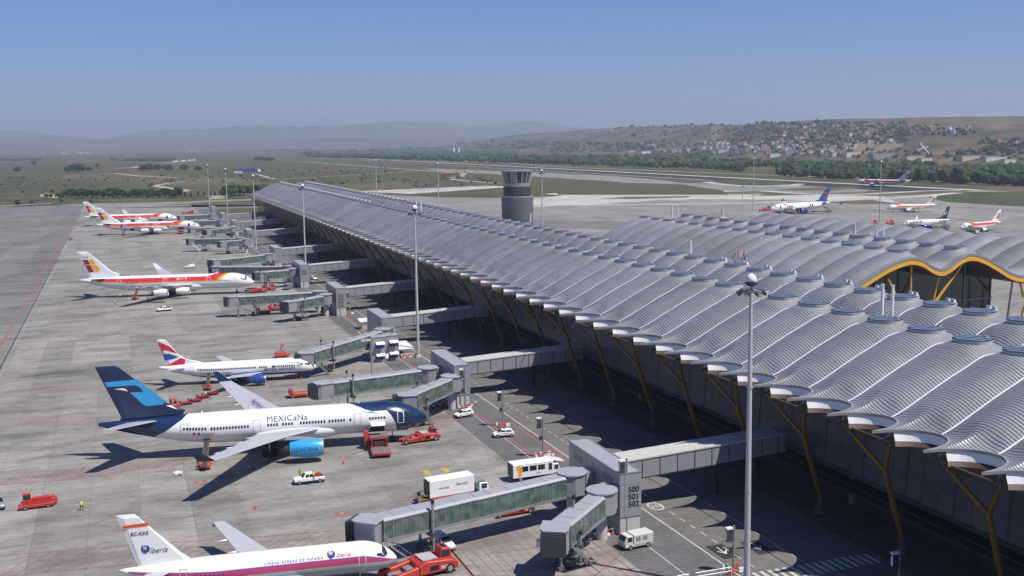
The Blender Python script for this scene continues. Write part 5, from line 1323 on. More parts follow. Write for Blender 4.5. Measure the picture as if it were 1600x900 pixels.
# ---------------------------------------------------------------- vehicles
def wheels(parent, pts, r=.34, w_=.24):
    for x, y in pts:
        b = MB(); b.use('tyre').tube((x, y-w_/2, r), (x, y+w_/2, r), r, n=14); o = b.build('wheel', None, parent)
        b = MB(); s_ = 1 if y > 0 else -1; b.tube((x, y+s_*w_/2, r), (x, y+s_*(w_/2+.02), r), r*.55, n=10); b.build('rim', 'galv', o)
def vthing(name, label, cat, px, head, z=0, group=None):
    p = at(px[0], px[1]); return thing(name, label, cat, (p.x, p.y, z), head, group)
def car(label, px, head, paint='white', kind_='hatch', name='parked_car', group='white cars and vans on the apron', text=None, cat='car'):
    t = vthing(name, label, cat, px, head, group=group)
    if kind_ == 'hatch': L_, prof, roof = 4.0, [(-1.95, .35), (2.0, .35), (2.02, .72), (1.15, .95), (-1.9, 1.0)], [(-1.85, 1.0), (1.05, .95), (.35, 1.45), (-1.45, 1.48)]
    elif kind_ == 'van': L_, prof, roof = 4.4, [(-2.2, .35), (2.2, .35), (2.22, .85), (1.35, 1.10), (-2.2, 1.1)], [(-2.2, 1.1), (1.3, 1.1), (.55, 1.78), (-2.15, 1.85)]
    else: L_, prof, roof = 5.1, [(-2.5, .5), (2.5, .5), (2.52, .95), (1.3, 1.08), (-2.5, 1.05)], [(-.85, 1.05), (1.15, 1.05), (.6, 1.72), (-.6, 1.75)]
    b = MB(); b.side(prof, -.84, .84); body = b.build('body', paint, t, bevel=.06)
    b = MB(); q = [(x, z) for x, z in roof]; vs = []
    for s_ in (-1, 1):
        for i, (x, z) in enumerate(q): vs.append((x, s_*(.82 if i < 2 else .66), z))
    b.add(vs, [(0, 1, 2, 3), (7, 6, 5, 4), (0, 4, 5, 1), (1, 5, 6, 2), (2, 6, 7, 3), (3, 7, 4, 0)]); b.build('cabin', paint, t, bevel=.05)
    gl = MB(); x0, x1, x2, x3 = q[0][0], q[1][0], q[2][0], q[3][0]; z0, z1_ = q[0][1], q[2][1]
    for s_ in (-1, 1):
        if kind_ == 'van': spans = ((.15, .72, .2, .9),)
        elif kind_ == 'hatch': spans = ((-1.45, -.35, .2, .85), (-.25, .72, .2, .85))
        else: spans = ((-.68, -.02, .15, .85), (.06, .72, .15, .85))
        for a, c, u, v_ in spans:
            f = lambda x, k: (x*(1-.10*k)-(.10*k if x > .4 else 0), s_*(.82-.16*k+.012), z0+(z1_-z0)*k)
            gl.flat([f(a, u), f(c, u), f(c, v_), f(a, v_)])
    y = .66; gl.flat([(x1+.0-.1*.2, -.74, z0+.08), (x1-.02, .74, z0+.08), (x2+.08, .60, z1_-.07), (x2+.08, -.60, z1_-.07)])
    for v in range(len(gl.v)-4, len(gl.v)): gl.v[v] = (gl.v[v][0]+.04, gl.v[v][1], gl.v[v][2]+.02)
    gl.flat([(x0-.03, -.70, z0+.12), (x0-.03, .70, z0+.12), (x3-.03, .58, z1_-.1), (x3-.03, -.58, z1_-.1)])
    gl.build('windows', 'winglass', t, recalc=False)
    wheels(t, [(x, y_) for x in (-L_*.33, L_*.33) for y_ in (-.78, .78)])
    b = MB(); xf = prof[1][0]+.01
    for s_ in (-1, 1): b.box(xf-.05, xf+.03, s_*.55-.16, s_*.55+.16, .62, .78)
    b.build('headlights', 'lens', t); b = MB(); xr = prof[0][0]
    for s_ in (-1, 1): b.box(xr-.03, xr+.05, s_*.68-.1, s_*.68+.1, .6, .95)
    b.build('tail_lights', 'crimson', t)
    b = MB(); b.box(prof[0][0]-.04, prof[1][0]+.06, -.86, .86, .30, .46); b.build('bumper_strip', 'cloth_dark', t)
    if kind_ == 'pickup':
        b = MB(); b.box(-2.4, -.95, -.70, .70, 1.02, 1.08); b.build('load_bed', 'darkmetal', t)
        b = MB(); b.use('red').box(-2.0, -1.1, -.5, .5, 1.08, 1.35).tube((-1.9, -.4, 1.45), (-1.2, .4, 1.45), .15); b.build('bed_load', None, t)
        b = MB(); b.tube((-.9, -.7, 1.7), (-.9, .7, 1.7), .05, n=6); b.build('roll_bar', 'galv', t)
    else:
        b = MB(); b.box(-.2, .0, -.3, .3, roof[3][1]-.02, roof[3][1]+.08); b.build('light_bar', 'galv', t)
    if text:
        for s_ in (-1, 1): text_on(text, .32, 'text_dark', plane_T((-.3, s_*.86, .78), (1 if s_ < 0 else -1, 0, 0), (0, 0, 1)), t)
    return t
car('white hatchback with a roof light parked just right of the navy nose', (725, 651), math.radians(195), text='APRON')
car('white hatchback with side lettering parked on the stand road below a signal pole', (787, 682), math.radians(172), text='APRON')
car('white double-cab pickup with red gear in its bed, near the big wing shadow', (483, 754), math.radians(180), kind_='pickup', name='pickup_truck', cat='pickup truck')
car('white pickup on open concrete below the lone red-banded airliner', (257, 486), math.radians(195), kind_='pickup', name='pickup_truck', cat='pickup truck')
car('small white van alone on the apron above the lone airliner', (296, 419), math.radians(188), kind_='van', name='van', cat='van')
car('white van beside the plant cabins of tower 510', (594, 564), math.radians(180), kind_='van', name='van', cat='van')
car('white van with dark blue lower body under the nearest jet bridge', (692, 855), math.radians(282), kind_='van', name='van', cat='van')
car('white car on the road between towers, near the shadow edge', (490, 437), math.radians(-80), kind_='hatch')
car('white car by the red truck under a distant jet bridge', (378, 413), math.radians(190), kind_='hatch')
car('dark car waiting on the taxiway edge, far left', (111, 375), math.radians(-85), 'panel_dark', group='cars on the taxiway edge')
car('silver vehicle cut by the left edge of the view', (-3, 792), math.radians(-80), 'galv', 'van', name='van', cat='van')
car('tiny white car beside the remote mast', (1370, 360), math.radians(20), kind_='van', name='van', cat='van')
car('tiny pale car right of the remote mast', (1389, 356), math.radians(20), 'galv', group='cars on the remote apron')
car('pale vehicle in front of the rightmost remote airliner', (1526, 365), math.radians(20), 'offwhite', 'van', name='van', cat='van')
car('black car between the two rightmost remote airliners', (1478, 361), math.radians(20), 'black', group='cars on the remote apron')
# box truck (catering)
def box_truck(label, px, head, L_=8.4, lift=1.1, texts=(), name='catering_truck', cat='truck', frame='strutyellow'):
    t = vthing(name, label, cat, px, head)
    b = MB(); b.use('white').box(-L_/2, L_/2-2.6, -1.25, 1.25, lift, lift+2.7); b.build('cargo_box', None, t, bevel=.05)
    b = MB(); b.box(-L_/2-.02, -L_/2, -1.2, 1.2, lift+.05, lift+2.6); b.build('rear_shutter', 'darkmetal', t)
    b = MB(); b.use('white').side([(L_/2-1.7, .5), (L_/2, .5), (L_/2, 1.3), (L_/2-.25, 2.3), (L_/2-1.7, 2.35)], -1.15, 1.15); cb = b.build('cab', None, t, bevel=.08)
    b = MB(); b.box(L_/2-1.3, L_/2-.35, -1.17, 1.17, 1.35, 2.1); b.add([(L_/2+.01, -1.0, 1.35), (L_/2+.01, 1.0, 1.35), (L_/2-.22, 1.0, 2.2), (L_/2-.22, -1.0, 2.2)], [(0, 1, 2, 3)]); b.build('cab_windows', 'winglass', cb, recalc=False)
    b = MB(); b.box(-L_/2, L_/2-.4, -.5, .5, .6, .95); b.build('chassis', 'darkmetal', t); b = MB()
    b.use(frame).box(-L_/2-1.6, -L_/2-.02, -1.2, 1.2, lift-.25, lift-.12)
    for s_ in (-1.2, 1.15): b.box(-L_/2-1.6, -L_/2-.02, s_, s_+.05, lift+.5, lift+.57).box(-L_/2-1.6, -L_/2-1.53, s_, s_+.05, lift-.2, lift+.55)
    b.build('rear_platform', None, t)
    b = MB(); b.use('redwhite').box(-L_/2+.2, L_/2-2.8, -1.28, -1.26, lift-.28, lift-.02); b.use('galv')
    for y in (-1.1, 1.1): b.tube((L_/2-2.5, y, lift+1.8), (L_/2-.5, y, lift+1.9), .04, n=5).tube((L_/2-1.5, y, lift+1.2), (L_/2-1.5, y, lift+1.9), .04, n=5)
    b.use('galv').box(L_/2-2.5, L_/2-.4, -1.1, 1.1, lift+1.25, lift+1.33); b.build('side_rail', None, t)
    wheels(t, [(x, y) for x in (-L_*.28, L_*.36) for y in (-1.05, 1.05)], .48, .3)
    for bd, sz, x, z in texts: text_on(bd, sz, 'text_dark', plane_T((x, -1.27, lift+z), (1, 0, 0), (0, 0, 1)), t)
    return t
box_truck('white box truck with a yellow rear platform on the apron above the nearest jet bridge', (714, 779), math.radians(7), 10.2, 1.2, (('newrest', .55, -2.7, 1.35), ('Servair', .75, .4, 1.6)))
# ambulift bus
t = vthing('ambulift_bus', 'white lift bus with yellow circles and dark side windows, parked by a signal pole', 'airport bus', (834, 747), math.radians(2))
b = MB(); b.use('white').box(-4.2, 3.1, -1.25, 1.25, .75, 3.1); b.build('passenger_box', None, t, bevel=.06)
b = MB(); b.side([(3.1, .6), (4.3, .6), (4.3, 1.4), (4.0, 2.4), (3.1, 2.5)], -1.15, 1.15); cb = b.build('cab', 'white', t, bevel=.06)
b = MB(); b.box(3.3, 4.0, -1.17, 1.17, 1.45, 2.2); b.build('cab_windows', 'winglass', cb)
for x in (-2.1, -.6, .9): b = MB(); b.box(x-.62, x+.62, -1.27, -1.25, 1.75, 2.6); b.build('side_window', 'winglass', t)
b = MB(); b.box(2.2, 2.8, -1.27, -1.25, 1.5, 2.65); b.build('door_window', 'winglass', t)
b = MB(); b.side([(3.1, 3.12), (5.2, 2.6), (3.1, 3.02)], -1.2, 1.2); b.build('front_ramp', 'white', t); b = MB(); b.box(-4.22, -4.2, -1.2, 1.2, .8, 3.0); b.build('rear_shutter', 'darkmetal', t)
b = MB()
for x, z, r in ((-3.2, 2.45, .42), (-2.95, 1.75, .35), (-3.0, 1.25, .3), (-2.75, 2.1, .28)): b.tube((x, -1.25, z), (x, -1.275, z), r, n=16)
b.build('yellow_discs', 'yellow', t); text_on('aena', .4, 'text_dark', plane_T((.4, -1.27, 1.3), (1, 0, 0), (0, 0, 1)), t)
wheels(t, [(x, y) for x in (-2.8, 3.2) for y in (-1.05, 1.05)], .45, .3)
# towbarless tractors
def tug(label, px, head, s_=1.0, text=True, group='red aircraft tractors'):
    t = vthing('aircraft_tug', label, 'aircraft tug', px, head, group=group); t.scale = (s_,)*3
    b = MB(); b.side([(-.6, .4), (3.9, .4), (3.9, 1.15), (2.9, 1.5), (.2, 1.75), (-.6, 1.35)], -1.5, 1.5); b.build('body', 'red', t, bevel=.08)
    b = MB(); b.side([(2.0, 1.2), (3.5, 1.2), (3.3, 2.5), (2.3, 2.6)], -.75, .75); c = b.build('cab', 'red', t, bevel=.06)
    b = MB(); b.box(2.25, 3.2, -.77, .77, 1.65, 2.3); b.box(3.36, 3.42, -.6, .6, 1.6, 2.3); b.box(2.5, 3.1, -.4, .4, 2.56, 2.62); b.build('cab_windows', 'winglass', c)
    for y in (-1.15, 1.15):
        b = MB(); b.side([(-4.2, .35), (-.6, .4), (-.6, 1.3), (-2.2, 1.0), (-4.0, .8)], y-.28, y+.28); b.build('cradle_arm', 'red', t, bevel=.05)
    b = MB(); b.use('winggrey').box(.0, 1.7, -1.0, 1.0, 1.72, 1.80); b.use('galv').box(-1.6, -.7, -.8, .8, .5, .9).box(-3.4, -1.8, -.85, .85, .35, .5); b.build('deck_plates', None, t)
    b = MB(); b.use('black').box(-.58, -.35, -1.0, 1.0, .5, 1.3).box(.6, 1.6, -1.52, -1.5, .7, 1.2).box(.6, 1.6, 1.5, 1.52, .7, 1.2); b.build('grilles', None, t)
    b = MB(); b.use('redorange').revolve([(2.6, .1), (2.9, .1)], 'z', (2.9, 0, 0), 8); b.use('black').tube((3.5, -.5, 1.9), (3.9, -.9, 2.1), .05, n=5); b.build('beacon_and_mirror', None, t)
    wheels(t, [(x, y) for x in (-3.4, 2.9) for y in (-1.35, 1.35)], .55, .35)
    if text: text_on('IBERIA', .5, 'textwhite', plane_T((2.5, -1.52, .85), (1, 0, 0), (0, 0, 1)), t)
    return t
tug('red towbarless tug under the navy nose, its cradle toward the nose wheel', (656, 689), math.radians(6), .95)
tug('large red towbarless tug at the bottom edge, before the magenta-striped nose', (655, 897), math.radians(10), 1.25)
tug('red tug in the shade under the nearest jet bridge', (802, 802), math.radians(5), .8)
tug('dark red tug seen beyond the tail of the lone airliner', (157, 427), math.radians(10), 1.0)
tug('red truck under a distant jet bridge, left of the white car', (345, 414), math.radians(180), .8); tug('long red tug beside a white car under a distant jet bridge', (370, 409), math.radians(0), 1.0)
tug('red tug near the nose of the lone airliner, left of two', (401, 457), math.radians(5), 1.05); tug('red tug near the nose of the lone airliner, right of two', (416, 454), math.radians(5), .9)
tug('red vehicle on the remote apron left of the mast', (1362, 352), math.radians(15), 1.1, False, 'red vehicles by the remote mast'); tug('red vehicle on the remote apron right of the mast', (1388, 351.5), math.radians(15), 1.1, False, 'red vehicles by the remote mast')
tug('red vehicle at the nose of the blue-tailed remote airliner', (1196, 329.5), math.radians(15), 1.3, False, 'red vehicles by the remote mast'); tug('tiny red truck parked on a path in the far fields', (514, 275), math.radians(10), 1.4, False, 'red vehicles in the fields')
tug('dark tractor under the front of the blue-tailed remote airliner', (1210, 334), math.radians(15), 1.2, False, 'red vehicles by the remote mast')
tug('red vehicle parked near the farthest jet bridge', (294, 334), math.radians(5), 1.2, False, 'red vehicles under far jet bridges')
# main deck loader at the navy-nosed airliner
def loader(label, P, head, s_=1.0):
    t = thing('cargo_loader', label, 'cargo loader', (P.x, P.y, 0), head, 'red cargo loaders'); t.scale = (s_,)*3
    def platform(x0, x1, z, nm):
        b = MB(); b.use('red').box(x0, x1, -1.7, 1.7, z-.35, z-.02); q = b.build(nm, None, t)
        b = MB(); k = x0+.12
        while k < x1-.1: b.box(k, k+.13, -1.5, -.06, z, z+.05).box(k, k+.13, .06, 1.5, z, z+.05); k += .26
        b.build('roller_deck', 'galv', q); return q
    platform(-5.6, -1.4, .95, 'rear_platform'); q = platform(-.6, 2.4, 2.55, 'front_bridge')
    b = MB(); b.use('red').box(-1.4, 2.2, -1.6, 1.6, .45, .95)
    for y in (-1.45, 1.35): b.box(-1.5, -1.2, y, y+.12, .9, 2.4).box(1.6, 1.85, y, y+.12, .9, 2.4)
    b.use('darkmetal').box(-1.0, 1.5, -1.0, 1.0, .95, 1.8).box(-.5, .2, -1.62, -1.2, .9, 2.0); b.build('chassis', None, t)
    b = MB()
    for y in (-1.3, 1.3): b.tube((-1.2, y, 1.0), (1.6, y, 2.3), .09, n=6).tube((1.6, y, 1.0), (-1.2, y, 2.3), .09, n=6)
    b.build('scissor_legs', 'darkred', t)
    b = MB(); b.use('redorange').box(1.0, 1.9, 1.75, 2.5, 1.6, 3.4); b.use('strutyellow')
    for x in (.9, 2.0): b.tube((x, 2.55, .5), (x, 2.55, 3.5), .05, n=5)
    for z in (.8, 1.3, 1.8, 2.3): b.box(.9, 2.0, 2.5, 2.58, z, z+.06)
    b.build('operator_stand', None, t)
    wheels(t, [(x, y) for x in (-4.8, -3.6, 1.4) for y in (-1.4, 1.4)], .36, .28)
    return t
# its front reaches the open hold: local -y side of the airliner
hp = mex.world(29.4-9.6, -5.3); loader('red cargo loader with roller platforms docked under the open cargo door of the navy-nosed airliner', hp, HD+PI/2)
hp = ib2.world(h*0+31.85-11.2, -5.0); loader('red cargo loader at the front hold of the farther open-doored airliner', hp, math.radians(-10)+PI/2)
# belt loaders
def belt(label, P, head, s_=1.0):
    t = thing('belt_loader', label, 'belt loader', (P.x, P.y, 0), head, 'red belt loaders'); t.scale = (s_,)*3
    b = MB(); b.use('redorange').box(-3.4, .9, -.95, .75, .4, .95).box(-3.2, -2.2, .2, 1.1, .9, 1.25).box(-1.6, -.6, .35, 1.15, .9, 1.3).box(.3, 1.0, .35, 1.1, .9, 1.2); b.build('chassis', None, t, bevel=.04)
    b = MB(); b.use('strutyellow').hexa([Vector((-3.9, -.55, .75)), Vector((3.6, -.55, 3.35)), Vector((3.6, -.45, 3.35)), Vector((-3.9, -.45, .75))], [Vector((-3.9, -.55, 1.0)), Vector((3.6, -.55, 3.6)), Vector((3.6, -.45, 3.6)), Vector((-3.9, -.45, 1.0))])
    b.hexa([Vector((-3.9, .35, .75)), Vector((3.6, .35, 3.35)), Vector((3.6, .45, 3.35)), Vector((-3.9, .45, .75))], [Vector((-3.9, .35, 1.0)), Vector((3.6, .35, 3.6)), Vector((3.6, .45, 3.6)), Vector((-3.9, .45, 1.0))])
    b.use('darkmetal').hexa([Vector((-4.1, -.45, .8)), Vector((3.8, -.45, 3.5)), Vector((3.8, .35, 3.5)), Vector((-4.1, .35, .8))], [Vector((-4.1, -.45, .92)), Vector((3.8, -.45, 3.62)), Vector((3.8, .35, 3.62)), Vector((-4.1, .35, .92))])
    b.build('conveyor', None, t); b = MB(); b.box(3.5, 3.95, -.65, .55, 3.3, 3.75); b.build('bumper', 'black', t)
    wheels(t, [(x, y) for x in (-2.7, .3) for y in (-.8, .75)], .34, .24); return t
belt('red belt loader raised to the rear hold of the navy-nosed airliner', mex.world(-29.4+18.6, -6.9), HD+PI/2, 1.0)
belt('red belt loader raised to the rear hold of the lone red-banded airliner', ib1.world(-31.8+21.5, -6.6), math.radians(-12)+PI/2, .95)
belt('red belt loader behind the open rear hold of the farther airliner', ib2.world(-31.8+18, -7.5), math.radians(-10)+PI/2, 1.0)
belt('red belt loader standing behind the blue-bellied airliner tail', ba.world(-18.2+11.5, -5.2), HD+PI/2, .8)
# flat red carrier
t = vthing('flatbed_carrier', 'red flatbed carrier with a corner cab, alone at the left edge', 'flatbed carrier', (60, 791), math.radians(4)); t.scale = (.84,)*3
b = MB(); b.prism([(-3.4, -1.6), (2.6, -1.6), (3.4, .6), (3.4, 1.6), (-2.9, 1.6)], .35, .85); b.build('deck', 'red', t, bevel=.05)
b = MB()
for k in range(13): b.box(-2.6+k*.37, -2.42+k*.37, -1.3, .4, .86, .95)
b.build('rollers', 'darkred', t)
b = MB(); b.use('red').box(-2.6, -.9, .5, 1.7, .85, 1.3).box(-.9, 3.0, .7, 1.6, .85, 1.5).box(2.2, 3.3, .0, 1.3, .85, 1.2); b.build('engine_cover', None, t, bevel=.05)
b = MB(); b.use('red').box(-2.6, -1.2, .5, 1.7, 2.2, 2.35).box(-2.6, -2.5, .5, .6, 1.3, 2.2).box(-1.3, -1.2, .5, .6, 1.3, 2.2).box(-2.6, -2.5, 1.6, 1.7, 1.3, 2.2).box(-1.3, -1.2, 1.6, 1.7, 1.3, 2.2); c = b.build('cab', None, t)
b = MB(); b.box(-2.5, -1.3, .53, .56, 1.3, 2.2).box(-2.5, -1.3, 1.63, 1.66, 1.3, 2.2); b.build('cab_glass', 'winglass', c)
b = MB(); b.tube((-.8, 1.6, 1.5), (-.6, 1.6, 2.2), .03, n=5).tube((-.6, 1.6, 2.2), (1.2, 1.6, 2.2), .03, n=5).tube((1.2, 1.6, 2.2), (1.4, 1.6, 1.5), .03, n=5); b.build('guard_rail', 'galv', t)
wheels(t, [(-2.3, -1.5), (1.7, -1.5), (-2.3, 1.5), (1.9, 1.5)], .36, .25)
# white ground power unit
def gpu(label, px, head, s_=1.0, paint='offwhite', name='ground_power_truck', cat='service truck'):
    t = vthing(name, label, cat, px, head); t.scale = (s_,)*3
    b = MB(); b.box(-.9, 2.3, -1.0, 1.0, .5, 2.1).box(-2.2, 2.3, -1.0, 1.0, .4, .75); b.build('equipment_body', paint, t, bevel=.06)
    b = MB(); b.side([(-2.3, .7), (-1.0, .7), (-1.0, 2.0), (-1.9, 2.0), (-2.3, 1.3)], -.95, .95); c = b.build('cab', paint, t, bevel=.05); b = MB(); b.box(-1.85, -1.15, -.97, .97, 1.25, 1.85); b.add([(-2.31, -.8, 1.3), (-2.31, .8, 1.3), (-1.93, .8, 1.95), (-1.93, -.8, 1.95)], [(0, 1, 2, 3)]); b.build('cab_windows', 'winglass', c, recalc=False)
    b = MB(); b.box(-.5, .2, -1.02, -1.0, 1.2, 1.8).box(.6, 1.3, -1.02, -1.0, 1.2, 1.8).box(-2.32, -2.28, -.9, .9, .45, .8); b.build('grille', 'galv', t)
    wheels(t, [(x, y) for x in (-1.4, 1.4) for y in (-.9, .9)], .38, .25); return t
gpu('white ground power truck at the foot of tower 500', (993, 854), math.radians(6)); pass
def cart(label, px, head, s_=1.0, paint='red'):
    t = vthing('equipment_cart', label, 'equipment cart', px, head, group='red equipment carts'); t.scale = (s_,)*3
    b = MB(); b.box(-2.2, 2.2, -1.2, 1.2, .45, .7).box(-2.3, -1.5, -1.2, 1.2, .7, 1.9).box(2.05, 2.2, -1.2, 1.2, .7, 1.0).box(-1.5, 2.1, 1.1, 1.2, .7, 1.0).box(-1.5, 2.1, -1.2, -1.1, .7, 1.0); b.build('frame', paint, t, bevel=.03)
    b = MB(); b.box(-1.3, 1.9, -.9, .9, .72, .85); b.build('deck', 'terracotta', t)
    wheels(t, [(x, y) for x in (-1.6, 1.6) for y in (-1.0, 1.0)], .38, .22); return t
cart('red cart beside the cab of the long jet bridge of tower 504', (468, 620), 0)
cart('red cart at the left of the equipment under tower 512 jet bridges', (412, 489), .1, 1.0, 'darkred'); cart('red cart in the middle of the equipment under tower 512 jet bridges', (431, 485), -.3); cart('small red cart closest to the short jet bridge of tower 512', (434, 478), .4, .6); cart('red cart beyond the jet bridge of tower 510', (541, 546), .2, .8); cart('small red cart right of another beyond the bridge of tower 510', (549, 541), -.3, .6)
t = vthing('high_lift_truck', 'red lift truck with a small raised basket beyond the blue-bellied airliner', 'lift truck', (441, 558), 0); t.scale = (.72,)*3
b = MB(); b.box(-2.4, 2.6, -1.2, 1.2, .55, 1.5).box(-2.6, -1.4, -1.1, 1.1, .5, 2.1); b.build('body', 'redorange', t, bevel=.05)
b = MB(); b.tube((1.2, 0, 1.5), (-.6, 0, 3.2), .22, .18); b.tube((-.6, 0, 3.2), (.3, 0, 4.2), .14, .12); b.build('boom', 'redorange', t); b = MB(); b.box(-.3, .8, -.6, .6, 4.1, 4.9); b.build('basket', 'redwhite', t)
b = MB(); b.box(-2.62, -2.58, -.9, .9, 1.2, 1.9); b.build('windscreen', 'winglass', t); wheels(t, [(x, y) for x in (-1.7, 1.7) for y in (-1.05, 1.05)], .42, .26)
pass
gpu('grey equipment container by the stairs beside the gate tower of the lone airliner', (450, 452), math.radians(60), 1.1, 'galv', 'equipment_container', 'container')
# baggage tractor with dollies
t = vthing('baggage_tractor', 'orange-red baggage tractor with an open cab, behind the wing of the navy-nosed airliner', 'baggage tractor', (270, 638), math.radians(195))
b = MB(); b.side([(-1.5, .35), (1.7, .35), (1.75, .9), (.4, 1.05), (-1.5, .95)], -.75, .75); b.build('body', 'redorange', t, bevel=.06)
b = MB(); b.box(-.9, .4, -.7, .7, 1.95, 2.1); 
for x in (-.85, .35):
    for y in (-.65, .6): b.box(x, x+.06, y, y+.06, 1.0, 1.95)
b.build('cab_frame', 'redorange', t); b = MB(); b.box(-.8, -.4, -.4, .4, .95, 1.5).box(.3, .34, -.6, .6, 1.1, 1.9); b.build('seat_and_screen', 'black', t); wheels(t, [(x, y) for x in (-.95, 1.1) for y in (-.65, .65)], .36, .24)
d0 = None
for i, (px, hd) in enumerate((((291, 632), 16), ((305, 628), 16), ((318, 622), 14), ((332, 617), 8))):
    P = at(*px); lb = ['empty red dolly hitched first behind the baggage tractor', 'second empty red dolly behind the baggage tractor', 'third red dolly behind the baggage tractor, beside the worker in yellow', 'last red dolly, in the wing shadow'][i]
    if d0 is None:
        d0 = thing('baggage_dolly', lb, 'dolly', P, math.radians(hd), 'red baggage dollies'); b = MB(); b.box(-1.4, 1.4, -.75, .75, .4, .52).box(-1.4, -1.34, -.75, .75, .5, .95).box(1.34, 1.4, -.75, .75, .5, .95); b.build('deck', 'darkred', d0); b = MB(); b.box(-2.0, -1.4, -.05, .05, .35, .42); b.build('tow_bar', 'redorange', d0); wheels(d0, [(x, y) for x in (-1, 1) for y in (-.6, .6)], .2, .12)
    else: dup(d0, (P.x, P.y, 0), math.radians(hd), lb)
# mobile stairs at the remote stands
def stairs(label, P, head):
    t = thing('passenger_stairs', label, 'mobile stairs', (P.x, P.y, 0), head, 'mobile stairs at the remote airliners')
    b = MB(); n_ = 14
    for k in range(n_): u = k/n_; b.box(-1.2+4.8*u, -1.2+4.8*u+.36, -.9, .9, .6+3.0*u, .75+3.0*u)
    b.box(3.6, 5.2, -1.1, 1.1, 3.55, 3.7); b.build('steps', 'galv', t)
    b = MB()
    for y in (-1.0, .95): b.hexa([Vector((-1.2, y, .5)), Vector((5.2, y, 3.5)), Vector((5.2, y+.05, 3.5)), Vector((-1.2, y+.05, .5))], [Vector((-1.2, y, 1.6)), Vector((5.2, y, 4.7)), Vector((5.2, y+.05, 4.7)), Vector((-1.2, y+.05, 1.6))])
    b.build('side_panels', 'offwhite', t); b = MB(); b.use('darkmetal').box(-1.6, 4.4, -.8, .8, .35, .6); 
    for x in (3.2, 4.2): b.tube((x, -.8, .6), (x, -.8, 3.5), .08, n=5).tube((x, .8, .6), (x, .8, 3.5), .08, n=5)
    b.build('chassis', None, t); wheels(t, [(x, y) for x in (-.8, 3.4) for y in (-.8, .8)], .4, .25)
for lb, pl, x, a in (('mobile stairs at the front door of the blue-tailed remote airliner', rb, 29.4-15.5, 0), ('mobile stairs at the rear door of the blue-tailed remote airliner', rb, -29.4+9, 0), ('mobile stairs at the front door of the upturned-wingtip airliner', rt, 16.8-4, 0),
                     ('mobile stairs at the rear door of the upturned-wingtip airliner', rt, -16.8+8, 0), ('mobile stairs at the front door of the rightmost remote airliner', ri, 16.9-4.5, 0)):
    ofs = 2.0+5.4+(.9 if pl is rb else 0); stairs(lb, pl.world(x, ofs), pl.root.rotation_euler.z-PI/2)
# plant cabins at 510, awnings, tent, bins, barriers
def cabin(label, P):
    t = thing('plant_cabin', label, 'equipment cabin', P, 0, 'grey equipment cabins beside tower 510')
    b = MB(); b.box(0, 3.6, 0, 3.4, 0, 6.4); b.build('walls', 'panel', t, bevel=.04); b = MB(); b.box(-.1, 1.75, -.1, 3.5, 6.4, 6.55).box(1.85, 3.7, -.1, 3.5, 6.4, 6.55); b.build('roof', 'bridgeroof', t)
    for z in (2.2, 5.2):
        b = MB(); b.side([(0, 0), (0, 0)], 0, 0) if 0 else None
        b.hexa([Vector((1.0, -.02, z)), Vector((3.3, -.02, z)), Vector((3.3, -1.3, z-.5)), Vector((1.0, -1.3, z-.5))], [Vector((1.0, -.02, z+.07)), Vector((3.3, -.02, z+.07)), Vector((3.3, -1.3, z-.43)), Vector((1.0, -1.3, z-.43))]); b.build('white_awning', 'white', t)
        b = MB(); b.box(1.0, 3.3, -.06, -.02, z-1.5, z-.1); b.build('louvre', 'purpleblue', t)
pc = at(611, 563); cabin('grey cabin with two white awnings, right of two beside tower 510', (pc.x-1.4, pc.y, 0)); pc2 = at(590, 566); cabin('grey cabin with two white awnings, left of two, behind the white van', (pc2.x-1.4, pc2.y, 0))
def shelter(label, P, sx, sy, h_=2.6):
    t = thing('white_shelter', label, 'shelter', P, 0); b = MB(); b.hexa([Vector((0, 0, h_-.3)), Vector((sx, 0, h_-.3)), Vector((sx, sy, h_+.2)), Vector((0, sy, h_+.2))], [Vector((0, 0, h_-.2)), Vector((sx, 0, h_-.2)), Vector((sx, sy, h_+.3)), Vector((0, sy, h_+.3))]); b.build('canopy', 'white', t)
    b = MB()
    for x in (.05, sx-.15):
        for y in (.05, sy-.15): b.box(x, x+.1, y, y+.1, 0, h_-.2)
    b.build('posts', 'galv', t); b = MB(); b.box(.6, sx-.3, .2, 1.0, 0, 1.1); b.build('cream_box', 'beige', t)
ps = at(624, 560); shelter('white canopy shelter over a cream box, right of the cabins of tower 510', (ps.x, ps.y, 0), 4.2, 9.0); ps = at(568, 505+10); shelter('small white canopy left of tower 510', (ps.x-1, ps.y, 0), 3.0, 4.0)
def barrier(label, px, n_, ang, group='red and white barriers'):
    P = at(*px); t = thing('road_barrier', label, 'barrier', P, ang, group); b = MB()
    for k in range(n_): b.use('redwhite' if k % 2 else 'white').box(k*.8+.1, k*.8+.6, -.16, .16, 0, .35); b.use('white' if k % 2 else 'redwhite').box(k*.8+.1, k*.8+.7, -.04, .04, .8, .98).box(k*.8+.3, k*.8+.36, -.04, .04, .5, .8)
    b.build('barrier_units', None, t)
barrier('row of red and white barriers in front of the plant cabins', (602, 562), 11, math.radians(2)); barrier('red and white barriers at the foot of tower 504', (664, 637), 8, math.radians(8)); barrier('red and white barriers at the foot of tower 500', (919, 845), 8, math.radians(12)); barrier('red and white barriers beside the base of tower 512', (496, 493), 7, 0)
barrier('barriers right of the pole at tower 504', (712, 636), 6, math.radians(-5)); barrier('barriers around the signal pole beside the lift bus', (836, 716), 5, math.radians(5))
def cone(label, px):
    P = at(*px); t = thing('traffic_cone', label, 'traffic cone', P, 0, 'orange traffic cones'); b = MB(); b.use('redorange').box(-.25, .25, -.25, .25, 0, .05).revolve([(.05, .19), (.72, .04)], 'z', n=10); b.build('cone', None, t, smooth=True)
